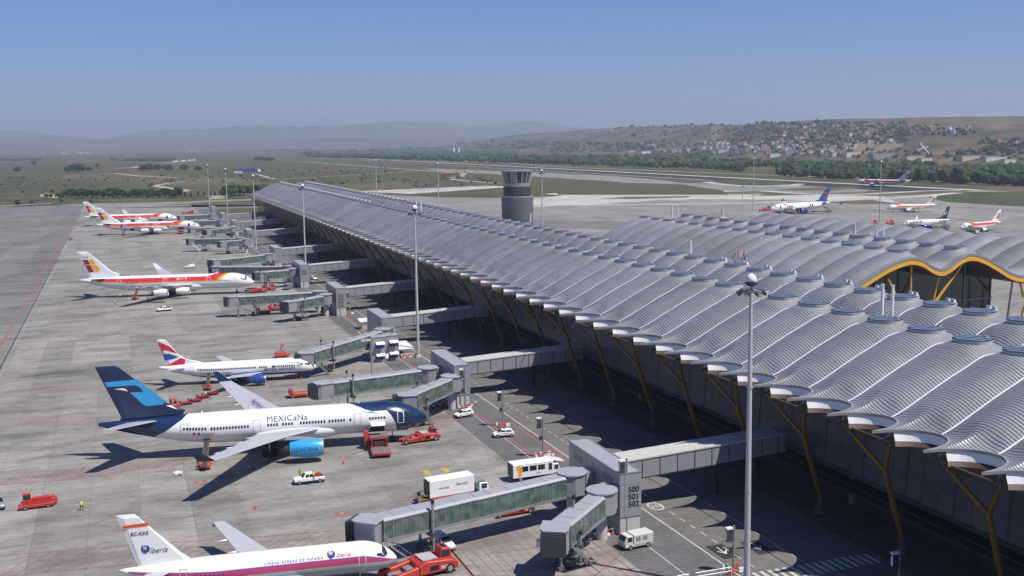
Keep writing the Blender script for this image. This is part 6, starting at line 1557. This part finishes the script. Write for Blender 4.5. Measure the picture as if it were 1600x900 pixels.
cone('orange cone beside the sky-blue engine', (537, 725)); cone('orange cone on open concrete below the big wing shadow', (399, 796)); cone('orange cone under the blue-bellied airliner engine', (425, 601)); cone('orange cone near the blue-bellied airliner nose wheel', (463, 594)); cone('orange cone under the fuselage of the blue-bellied airliner', (471, 592))
# crumpled plastic sheet
P = at(276, 741); t = thing('plastic_sheet', 'crumpled translucent plastic sheet on the apron beside the belt loader', 'plastic sheet', P); b = MB(); random.seed(3)
for k in range(16):
    a = random.uniform(0, 2*PI); r = random.uniform(.1, .9); c = Vector((r*math.cos(a), r*math.sin(a)*1.3, .05)); b.add([c+Vector((random.uniform(-.5, .5), random.uniform(-.5, .5), random.uniform(.0, .5))) for _ in range(4)], [(0, 1, 2), (0, 2, 3)])
b.build('sheet', 'white', t)
# handrail at the bottom edge
t = thing('guard_rail', 'white handrail fence along the bottom edge, left of the nearest mast', 'railing', (0, 0, 0)); b = MB(); A = at(1058, 900, 1.1); B = at(1143, 886, 1.1)
for dz in (0, -.5): b.tube(A+Vector((0, 0, dz)), B+Vector((0, 0, dz)), .05, n=6)
for k in range(6): q = A.lerp(B, k/5); b.tube((q.x, q.y, 0), (q.x, q.y, 1.12), .05, n=6)
b.build('rails', 'white', t)
# ---------------------------------------------------------------- people
def person(label, px, head, pose='walk', z=0, top='hivis', leg='cloth_dark'):
    P = at(px[0], px[1], z); t = thing('person', label, 'person', (P.x, P.y, z), head)
    st = {'walk': .24, 'stand': .06}[pose]
    V = [((0, 0, .95), .13), ((0, 0, 1.18), .135), ((0, 0, 1.38), .15), ((0, 0, 1.50), .06), ((.02, 0, 1.60), .085), ((.03, 0, 1.70), .095), ((.02, 0, 1.78), .06),
         ((0, .10, .90), .10), ((st, .10, .50), .07), ((st*.9, .10, .08), .05), ((st*.9+.14, .10, .04), .045),
         ((0, -.10, .90), .10), ((-st*.6, -.10, .50), .07), ((-st*1.6, -.10, .10), .05), ((-st*1.6+.13, -.10, .04), .045),
         ((0, .20, 1.42), .06), ((-.10, .26, 1.14), .045), ((.05, .26, .90), .035), ((.10, .26, .82), .04),
         ((0, -.20, 1.42), .06), ((.10, -.26, 1.14), .045), ((.25, -.25, .93), .035), ((.31, -.25, .86), .04)]
    E_ = [(0, 1), (1, 2), (2, 3), (3, 4), (4, 5), (5, 6), (0, 7), (7, 8), (8, 9), (9, 10), (0, 11), (11, 12), (12, 13), (13, 14), (2, 15), (15, 16), (16, 17), (17, 18), (2, 19), (19, 20), (20, 21), (21, 22)]
    me = bpy.data.meshes.new('body'); me.from_pydata([v for v, r in V], E_, []); o = bpy.data.objects.new('body', me); COL.objects.link(o)
    md = o.modifiers.new('skin', 'SKIN'); md.use_smooth_shade = True
    for i, (v, r) in enumerate(V): me.skin_vertices[0].data[i].radius = (r, r)
    me.skin_vertices[0].data[0].use_root = True
    o.modifiers.new('sub', 'SUBSURF').levels = 1
    dg = bpy.context.evaluated_depsgraph_get(); m2 = bpy.data.meshes.new_from_object(o.evaluated_get(dg)); bpy.data.objects.remove(o)
    for k in (top, leg, 'skin', 'black'): m2.materials.append(M[k])
    for p_ in m2.polygons:
        z_ = p_.center.z; a = abs(p_.center.y)
        p_.material_index = 3 if (z_ > 1.70 or z_ < .09) else 2 if (z_ > 1.50 or (a > .2 and z_ < .95)) else 0 if z_ > .93 else 1
        p_.use_smooth = True
    o = bpy.data.objects.new('body', m2); COL.objects.link(o); o.parent = t; return t
person('person in yellow vest walking alone on the open apron at the left', (128, 798), math.radians(120))
person('person in yellow vest standing by the red dollies behind the wing', (322, 622), 2.0, 'stand'); person('person in white top beside the one in the yellow vest at the dollies', (316, 621), 1.0, 'stand', top='offwhite')
person('person standing in the bed of the white pickup, by the red gear', (490, 751), 1.2, 'stand', z=.85); person('person in yellow standing behind the pickup cab', (469, 748), .5, 'stand')
person('person walking under the wing of the lone red-banded airliner', (231, 471), 1.5); person('person in yellow at the top of the belt loader of the lone airliner', (188, 466.5), 1.5, 'stand', z=2.2); person('person in yellow beside the red belt loader of the lone airliner', (180.5, 476), 1.5, 'stand')
# ---------------------------------------------------------------- hills, town, woods
HZ = lambda x: 230.7-.0145*x
TOPT = [(600, 217), (700, 215), (760, 213), (820, 210), (880, 205.5), (950, 201), (1000, 198.5), (1080, 195.5), (1150, 195.5), (1200, 193), (1260, 189.5), (1330, 188), (1400, 187.5), (1500, 186.5), (1600, 185.5), (1800, 184), (2100, 184)]
R0T = [(600, 6500), (760, 5200), (900, 4000), (1050, 3300), (1150, 3000), (1300, 2700), (1450, 2350), (1600, 2150), (1800, 2100), (2100, 2100)]
R1T = [(600, 9000), (760, 8200), (900, 7200), (1050, 6000), (1150, 4700), (1300, 4000), (1450, 3900), (1600, 3900), (2100, 4200)]
_rt = ROT.transposed()
def photo_x(x, y):
    q = _rt @ Vector((x, y, 0)); return 800+F*q.x/(-q.z) if q.z < 0 else 9999
def hill_z(x, y, px=None):
    r = math.hypot(x, y)
    if px is None: px = photo_x(x*1.0, y)
    r0, r1 = smooth(R0T, px), smooth(R1T, px)
    if r < r0-50: return -.4
    top = CH+(HZ(px)-smooth(TOPT, px))/F*r1*1.02
    s_ = max(0, min(1, (r-r0)/(r1-r0))); e = s_**1.25 if px < 1120 else (.58*sstep(0, .34, s_)+.42*sstep(.45, 1, s_))
    nz = noise.fractal(Vector((x*.0016, y*.0016, .3)), .9, 2.1, 6)
    gl = abs(noise.noise(Vector((x*.0042, y*.0042, 2))))*.7+abs(noise.noise(Vector((x*.011, y*.011, 5))))*.35
    return -.4+sstep(640, 820, px)*(.4+top*e*(1+.10*nz*(1-s_*.7))-26*gl*math.sin(PI*min(1, s_*1.05))*(.4+.6*(px > 1120))+4*noise.noise(Vector((x*.003, y*.003, 9)))*s_)
b = MB(); nx, nr = 230, 90; o = 0
for i in range(nx+1):
    px = 620+(2100-620)*i/nx; d = ROT @ _ray_c(px, HZ(px)); hl = math.hypot(d.x, d.y); dx, dy = d.x/hl, d.y/hl
    for j in range(nr+1):
        r = 1900*(9600/1900)**(j/nr); x, y = dx*r, dy*r; b.v.append((x, y, hill_z(x, y, px)))
for i in range(nx):
    for j in range(nr): a = i*(nr+1)+j; b.f.append([a, a+1, a+nr+2, a+nr+1]); b.m.append(0)
o = b.build('hills', 'hillside', smooth='all', recalc=False)
if o.data.polygons[100].normal.z < 0: o.data.flip_normals()
kind(o)
def hit(px, py):
    "where the sight line through a photo point meets the hills"
    d = ROT @ _ray_c(px, py); h_ = math.hypot(d.x, d.y); r = 1900
    while r < 9000:
        x, y, z = d.x/h_*r, d.y/h_*r, CH+d.z/h_*r
        hz = max(0, hill_z(x, y, px))
        if z <= hz: return Vector((x, y, hz))
        r += 25
    return None
# far mountains
MT = [(-500, 214), (-200, 205), (0, 207), (50, 208), (90, 213), (120, 217), (165, 218), (200, 210), (240, 205), (280, 203.5), (330, 202), (400, 197), (430, 196.5), (480, 199), (540, 197), (585, 193.5), (625, 190), (660, 191.5), (690, 193), (730, 198), (765, 196), (800, 193), (828, 189), (850, 194), (900, 199), (960, 204), (1020, 209), (1300, 212)]
def mountains(name, tab, r1, dz, seed):
    b = MB(); nx = 260; prof = [(-1800, 0), (-1100, .35), (-500, .75), (0, 1.0), (700, .8)]
    for i in range(nx+1):
        px = -500+1800*i/nx; d = ROT @ _ray_c(px, HZ(px)); hl = math.hypot(d.x, d.y); zt = CH+(HZ(px)-interp(tab, px)+dz)/F*r1
        for q, e in prof:
            r = r1+q; x, y = d.x/hl*r, d.y/hl*r; nz = noise.fractal(Vector((x*.0006, y*.0006, seed)), .8, 2.2, 6)
            b.v.append((x, y, max(-1, zt*e*(1+.06*nz)+5*nz*e)))
    k = len(prof)
    for i in range(nx):
        for j in range(k-1): a = i*k+j; b.f.append([a, a+1, a+k+1, a+k]); b.m.append(0)
    o = b.build(name, 'mountain', smooth='all', recalc=False)
    if o.data.polygons[10].normal.z < 0: o.data.flip_normals()
    kind(o)
mountains('mountains', MT, 16500, 0, 1.3)
mountains('foothills', [(-500, 222), (0, 220), (120, 221), (200, 219), (300, 217), (420, 217), (600, 215), (800, 214), (1000, 212), (1300, 212)], 11500, 0, 4.1)
# ---- crowns
def ico():
    bm = bmesh.new(); bmesh.ops.create_icosphere(bm, subdivisions=1, radius=1); vs = [v.co.copy() for v in bm.verts]; fs = [[v.index for v in f.verts] for f in bm.faces]; bm.free(); return vs, fs
IV, IF = ico()
IV2 = None
def blob(b, c, r, h, rnd, rag=.28):
    o = len(b.v)
    for v in IV:
        k = 1+rnd.uniform(-rag, rag); b.v.append((c[0]+v.x*r*k, c[1]+v.y*r*k, c[2]+v.z*h*k))
    for f in IF: b.f.append([i+o for i in f]); b.m.append(b.mi)
BASE = [(480, 246), (600, 249), (700, 252), (800, 255.5), (900, 258.5), (1000, 261.5), (1100, 265), (1170, 270), (1200, 274), (1300, 280), (1400, 283), (1500, 287), (1600, 291.5), (1760, 299)]
TOPS = [(480, 240), (600, 241), (700, 240), (800, 240), (900, 238), (1000, 240), (1100, 243), (1200, 246), (1300, 249), (1400, 250), (1500, 255), (1600, 259), (1760, 264)]
rnd = random.Random(11)
b = MB()
for nm in ('leaf_dark', 'leaf_green', 'leaf_olive'): b.use(nm)
cnt = 0
while cnt < 3000:
    px = rnd.uniform(480, 1760); yb = interp(BASE, px); yt = interp(TOPS, px)
    d_ = 56*F/(yb-HZ(px)); hp_ = 12.5/d_*F
    y = yb-(yb-(yt+hp_*.8))*rnd.random()**1.0 if yb > yt+hp_*.8 else yb
    if rnd.random() > (1 if px > 1150 else .75): continue
    p = at(px, y); dist = p.length
    if 1160 < px < 1215 and y > 262: continue
    g = noise.noise(Vector((p.x*.006, p.y*.006, 0)))
    h_ = rnd.uniform(7, 15)*(1+.55*g); r = h_*rnd.uniform(.34, .5)*(1 if dist < 2000 else 1.4)
    b.mi = 0 if rnd.random() < .5-g*.5 else (1 if rnd.random() < .75 else 2)
    blob(b, (p.x, p.y, h_*.55), r, h_*.48, rnd, .30)
    blob(b, (p.x+rnd.uniform(-.6, .6)*r, p.y+rnd.uniform(-.6, .6)*r, h_*.42), r*.75, h_*.34, rnd, .3)
    if dist < 1500: blob(b, (p.x+rnd.uniform(-.6, .6)*r, p.y+rnd.uniform(-.6, .6)*r, h_*.75), r*.5, h_*.22, rnd, .3)
    cnt += 1
tag(kind(b.build('woodland', None, smooth=False, recalc=False), 'stuff'), 'long dark green belt of riverside trees beyond the runway', 'woodland')
# far woods on the plain
b = MB()
for nm in ('leaf_dark', 'leaf_green', 'leaf_olive'): b.use(nm)
bands = [((0, 480), (232.5, 236), 420, 9), ((300, 820), (229, 236), 380, 10), ((480, 800), (238, 244), 240, 9), ((180, 265), (249, 251), 60, 7), ((0, 60), (248, 251), 30, 7), ((560, 760), (223, 226), 120, 14)]
for (xa, xb_), (ya, yb_), n_, hh in bands:
    for k in range(n_):
        px = rnd.uniform(xa, xb_); y = rnd.uniform(ya, yb_)-.004*max(0, px-400)
        p = at(px, max(y, HZ(px)+5)); h_ = hh*rnd.uniform(.6, 1.2); b.mi = rnd.choice((0, 0, 1, 2)); w_ = rnd.uniform(2, 6)
        blob(b, (p.x, p.y, h_*.4), h_*w_, h_*.55, rnd, .25)
tag(kind(b.build('distant_woods', None, recalc=False), 'stuff'), 'scattered dark woods far out on the plain', 'woodland')
# scrub over the fields
b = MB()
for nm in ('leaf_dark', 'leaf_green', 'leaf_olive'): b.use(nm)
for k in range(420):
    px = rnd.uniform(-60, 800); y = rnd.choice((rnd.uniform(272, 292), rnd.uniform(278, 284), rnd.uniform(292, 318), rnd.uniform(258, 300)))
    if px > 300: y = rnd.uniform(262, 288)
    if px > 640 and rnd.random() < .6: y = rnd.uniform(274, 292)
    p = at(px, y)
    if p.x > 250 and p.y < 1180: continue
    if -560 < p.x < 300 and p.y < 1170: continue
    s_ = rnd.uniform(.6, 1.2)*rnd.choice((1, 1, 1.5, 2.2)); b.mi = rnd.choice((0, 1, 2, 2)); blob(b, (p.x, p.y, s_*.5), s_*rnd.uniform(.9, 1.8), s_, rnd, .3)
tag(kind(b.build('scrub', None, recalc=False), 'stuff'), 'low bushes scattered over the dry fields', 'scrub')
# trees one can tell apart
def tree_mesh(h, r, seed, m):
    rn = random.Random(seed); b = MB(); b.use(m)
    for k in range(11):
        a = rn.uniform(0, 2*PI); q = r*rn.uniform(0, .62); z = h*rn.uniform(.38, .85); rr = r*rn.uniform(.32, .55)*(1-.4*abs(z/h-.55)); blob(b, (q*math.cos(a), q*math.sin(a), z), rr, rr*rn.uniform(.8, 1.1), rn, .3)
    for k in range(260):
        a = rn.uniform(0, 2*PI); el = rn.uniform(-.6, 1.2); q = r*rn.uniform(.75, 1.08); c = Vector((q*math.cos(a)*math.cos(el), q*math.sin(a)*math.cos(el), h*.58+h*.40*math.sin(el))); s_ = r*.09
        b.add([c+Vector((rn.uniform(-s_, s_), rn.uniform(-s_, s_), rn.uniform(-s_, s_))) for _ in range(3)], [(0, 1, 2)])
    return b
protos = {}
def tree(label, px, py, h, r, kd='round', group='trees standing in the fields'):
    p = at(px, py); key = (kd,)
    if key not in protos:
        t = thing('field_tree', label, 'tree', p, 0, group); m = {'round': 'leaf_dark', 'green': 'leaf_green', 'slim': 'leaf_dark'}[kd]
        tree_mesh(10, 5.0 if kd != 'slim' else 2.6, 5+len(protos), m).build('crown', None, t, recalc=False)
        b = MB(); b.tube((0, 0, 0), (.1, 0, 4.5), .45, .22, 7).tube((0, 0, 3), (1.6, .4, 5.6), .2, .08, 5).tube((0, 0, 3), (-1.4, .6, 5.8), .2, .08, 5); b.build('trunk', 'trunk', t); protos[key] = t
    else: t = dup(protos[key], p, rnd.uniform(0, 6), label, group)
    k = h/10; t.scale = (k*r/5 if kd != 'slim' else k, k*r/5 if kd != 'slim' else k, k); return t
for i, (x, y, h, r) in enumerate(((107, 269, 13, 8), (116, 269, 17, 9), (124, 269, 19, 9), (131, 268.5, 12, 6), (140, 268, 11, 6))): tree('dark tree in the round clump standing in the fields at the left', x, y, h, r, group='clump of dark trees at the left')
for i, (x, y, h, r, l_) in enumerate(((224, 268, 15, 7, 'left of a pair of tall dark trees in the middle fields'), (233, 268, 17, 7, 'right of a pair of tall dark trees in the middle fields'), (246.5, 267, 14, 7, 'lone dark tree just right of the tall pair'), (263, 267, 14, 8, 'broad dark tree in the row of the middle fields'), (288, 267, 14, 8, 'broad dark tree left of the farthest mast top'), (309, 267, 11, 7, 'low tree just behind the farthest mast top'), (28, 269, 12, 9, 'lone low dark tree near the left edge'), (53, 258, 14, 8, 'tree by the pale road at the far left'), (152, 262, 10, 5, 'tiny tree right of the dark clump'), (96, 317, 5, 3, 'small bush-like tree by the taxiway at the left'), (28, 322, 6, 4, 'small tree beside the pale road at the left edge'), (178, 271, 4, 4, 'tiny lone tree by the zigzag track'), (405, 252, 16, 12, 'dark tree left of the perimeter road'), (420, 253, 15, 12, 'dark tree right at the perimeter road bend'))): tree(l_, x, y, h, r)
for k in range(27): tree('dark tree in the hedge row beyond the end of the apron', 73+k*7.9+rnd.uniform(-2, 2), 309.5-.03*k+rnd.uniform(-1, 1), rnd.uniform(7.5, 11) if k > 3 else 5, rnd.uniform(5, 7), 'round', 'hedge row of dark trees beyond the apron')
for k in range(9): tree('bright green tree in the group beside the far roof corner', 353+k*7.5+rnd.uniform(-2, 2), 309-k*.7+rnd.uniform(-2, 1), rnd.uniform(9, 14), rnd.uniform(5, 8), 'green', 'bright green trees by the far roof corner')
for k in range(10): tree('slim dark cypress in the broken row beside the dirt track', 256+k*9+rnd.uniform(-3, 3), 309+rnd.uniform(-1, 1), rnd.uniform(5, 8), 3, 'slim', 'slim cypresses beside the dirt track')
# ---- houses
hp_ = {}
def house(P, s_, paint, rf, label, group, rot, flat_=False):
    key = (paint, rf, flat_)
    if key not in hp_:
        t = thing('house', label, 'house', P, rot, group)
        b = MB(); b.box(-5, 5, -4, 4, -4, 5.5); b.build('walls', paint, t)
        b = MB()
        if flat_: b.box(-5.2, 5.2, -4.2, 4.2, 5.5, 5.9)
        else: b.side([(-5.5, 5.3), (5.5, 5.3), (0, 8.0)], -4.4, 4.4)
        b.build('roof', rf, t)
        b = MB()
        for x in (-3, 0, 3):
            for z in (1.2, 3.8): b.box(x-.6, x+.6, -4.03, -3.99, z, z+1.2)
        b.build('windows', 'winglass', t); hp_[key] = t
    else: t = dup(hp_[key], P, rot, label, group)
    t.scale = (s_, s_, s_); return t
kinds = [('white', 'terracotta', False, 'small white house with terracotta roof on the town hillside', 'white houses with red roofs in the hillside town'), ('white', 'offwhite', True, 'pale flat-roofed house in the hillside town', 'pale flat-roofed houses in the hillside town'), ('beige', 'terracotta', False, 'beige house with terracotta roof in the hillside town', 'beige houses in the hillside town'), ('beige', 'offwhite', True, 'beige block with white roof in the hillside town', 'beige blocks in the hillside town')]
zones = [((1000, 1150), (221, 239), 48), ((1110, 1200), (226, 241), 44), ((1190, 1340), (222, 246), 62), ((1210, 1400), (196, 226), 62), ((1380, 1520), (198, 212), 24), ((905, 960), (202, 206), 14), ((1560, 1600), (222, 228), 6), ((1030, 1110), (190, 205), 12)]
for (xa, xb_), (ya, yb_), n_ in zones:
    for k in range(n_):
        px = rnd.uniform(xa, xb_); py = rnd.uniform(ya, yb_)
        if ya == 196 and rnd.random() < .35: continue
        P = hit(px, py)
        if P is None: continue
        a = rnd.choice(kinds+[kinds[1], kinds[1], kinds[3]]); house(P, rnd.uniform(.6, 1.25), *a[:2], a[3], a[4], rnd.uniform(-.5, .9), a[2])
b = MB()
for nm in ('leaf_dark', 'leaf_green', 'leaf_olive'): b.use(nm)
for (xa, xb_), (ya, yb_), n_ in (((1000, 1340), (220, 246), 420), ((1150, 1420), (192, 226), 620), ((1380, 1530), (197, 214), 120), ((1530, 1700), (220, 240), 220), ((860, 1010), (225, 238), 160), ((640, 900), (222, 234), 200), ((1340, 1700), (236, 252), 200), ((960, 1150), (194, 215), 90)):
    for k in range(n_):
        P = hit(rnd.uniform(xa, xb_), rnd.uniform(ya, yb_))
        if P is None: continue
        s_ = rnd.uniform(2.5, 5)*rnd.choice((.8, 1, 1.6))*max(.8, P.length/3800); b.mi = rnd.choice((0, 0, 1, 2)); blob(b, (P.x, P.y, P.z+s_*.6), s_*rnd.uniform(.8, 1.5), s_, rnd, .3)
tag(kind(b.build('hillside_trees', None, recalc=False), 'stuff'), 'dark trees and scrub between the houses and over the hillside', 'woodland')
wh = None
for i, (x, y, L_, W_, pt_, rot) in enumerate(((1008, 242, 34, 14, 'white', .1), (985, 240, 26, 12, 'beige', .1), (1060, 240, 60, 16, 'bridgeroof', .1), (1075, 238, 26, 12, 'offwhite', .1), (1215, 246, 60, 14, 'offwhite', .1), (1240, 243, 70, 18, 'galv', .1), (1310, 244, 50, 14, 'beige', .1), (1340, 246, 80, 14, 'offwhite', .1), (1385, 247, 90, 16, 'galv', .1), (1430, 252, 60, 12, 'beige', .1), (1445, 255, 30, 12, 'offwhite', .1), (1520, 252, 70, 12, 'beige', .1), (1555, 254, 60, 10, 'offwhite', .1), (1575, 257, 30, 10, 'offwhite', .1), (1172, 238, 40, 14, 'galv', 0), (1130, 241, 40, 14, 'beige', 0))):
    P = hit(x, y-2)
    if P is None: continue
    t = thing('warehouse', ['long pale warehouse roof behind the tree belt', 'low beige warehouse behind the tree belt', 'grey metal warehouse behind the tree belt'][('offwhite', 'beige', 'galv').index(pt_) if pt_ in ('offwhite', 'beige', 'galv') else 0], 'warehouse', P, rot, 'warehouses at the foot of the hillside town')
    b = MB(); b.box(-L_/2, L_/2, -W_/2, W_/2, -6, 7); b.build('walls', pt_, t); b = MB(); b.side([(-L_/2-.5, 7), (L_/2+.5, 7), (L_/2+.5, 7.4), (-L_/2-.5, 7.4)], -W_/2-.5, W_/2+.5); b.build('roof', 'bridgeroof', t)
def shed(label, px, py, L_, W_, h, m, rot=0.0, name='shed', cat='building', group='low buildings on the plain'):
    P = at(px, py); t = thing(name, label, cat, P, rot, group); b = MB(); b.box(-L_/2, L_/2, -W_/2, W_/2, 0, h); b.build('walls', m, t); b = MB(); b.side([(-L_/2-.4, h), (L_/2+.4, h), (0, h+h*.3)], -W_/2-.4, W_/2+.4); b.build('roof', 'bridgeroof' if m not in ('midblue',) else 'midblue', t); return t
shed('blue long hangar far out beyond the far roof corner', 386, 269, 40, 16, 6, 'midblue', name='hangar', cat='hangar'); shed('white shed beside the blue hangar', 404, 268, 10, 12, 5, 'white'); shed('low white shed left of the blue hangar', 372, 270, 16, 8, 3, 'white')
for i in range(44):
    px = rnd.choice((rnd.uniform(0, 260), rnd.uniform(280, 800), rnd.uniform(80, 180))); y = HZ(px)+rnd.uniform(6, 12); shed('tiny pale building far out on the plain near the horizon', px, y, rnd.uniform(14, 60), 20, rnd.uniform(6, 11), rnd.choice(('white', 'offwhite', 'beige')), group='tiny pale buildings near the horizon')
for x in (272, 276, 285, 288, 297, 303): shed('small white building in a line beside the pale track', x, 253-(x-272)*.08, 9, 8, 4, 'white', group='white buildings in a line by the track')
for x in (709, 717): P = at(x, 240); t = thing('silo', 'twin white silo among the trees beyond the runway', 'silo', P, 0, 'pair of white silos'); b = MB(); b.revolve([(0, 5), (24, 5), (26, 2)], 'z', n=12); b.build('drum', 'white', t)
for x, y in ((700, 273), (692, 274), (706, 273)): shed('reddish building and vehicles beside the perimeter loop road', x, y, 9, 5, 2.5, 'darkred', group='huts at the perimeter loop')
# ---------------------------------------------------------------- air
b = MB(); b.box(-19500, 19500, -19500, 19500, -2, 405); hz = kind(b.build('haze'), 'stuff')
m = bpy.data.materials.new('haze'); m.use_nodes = True; n = m.node_tree.nodes; l = m.node_tree.links; n.remove(n['Principled BSDF'])
pv = n.new('ShaderNodeVolumePrincipled'); pv.inputs['Color'].default_value = (.76, .84, 1, 1); pv.inputs['Density'].default_value = 1.0e-4; pv.inputs['Anisotropy'].default_value = .2
l.new(pv.outputs[0], n['Material Output'].inputs['Volume']); hz.data.materials.clear(); hz.data.materials.append(m)
tag(hz, 'pale blue haze that softens the far hills', 'haze')
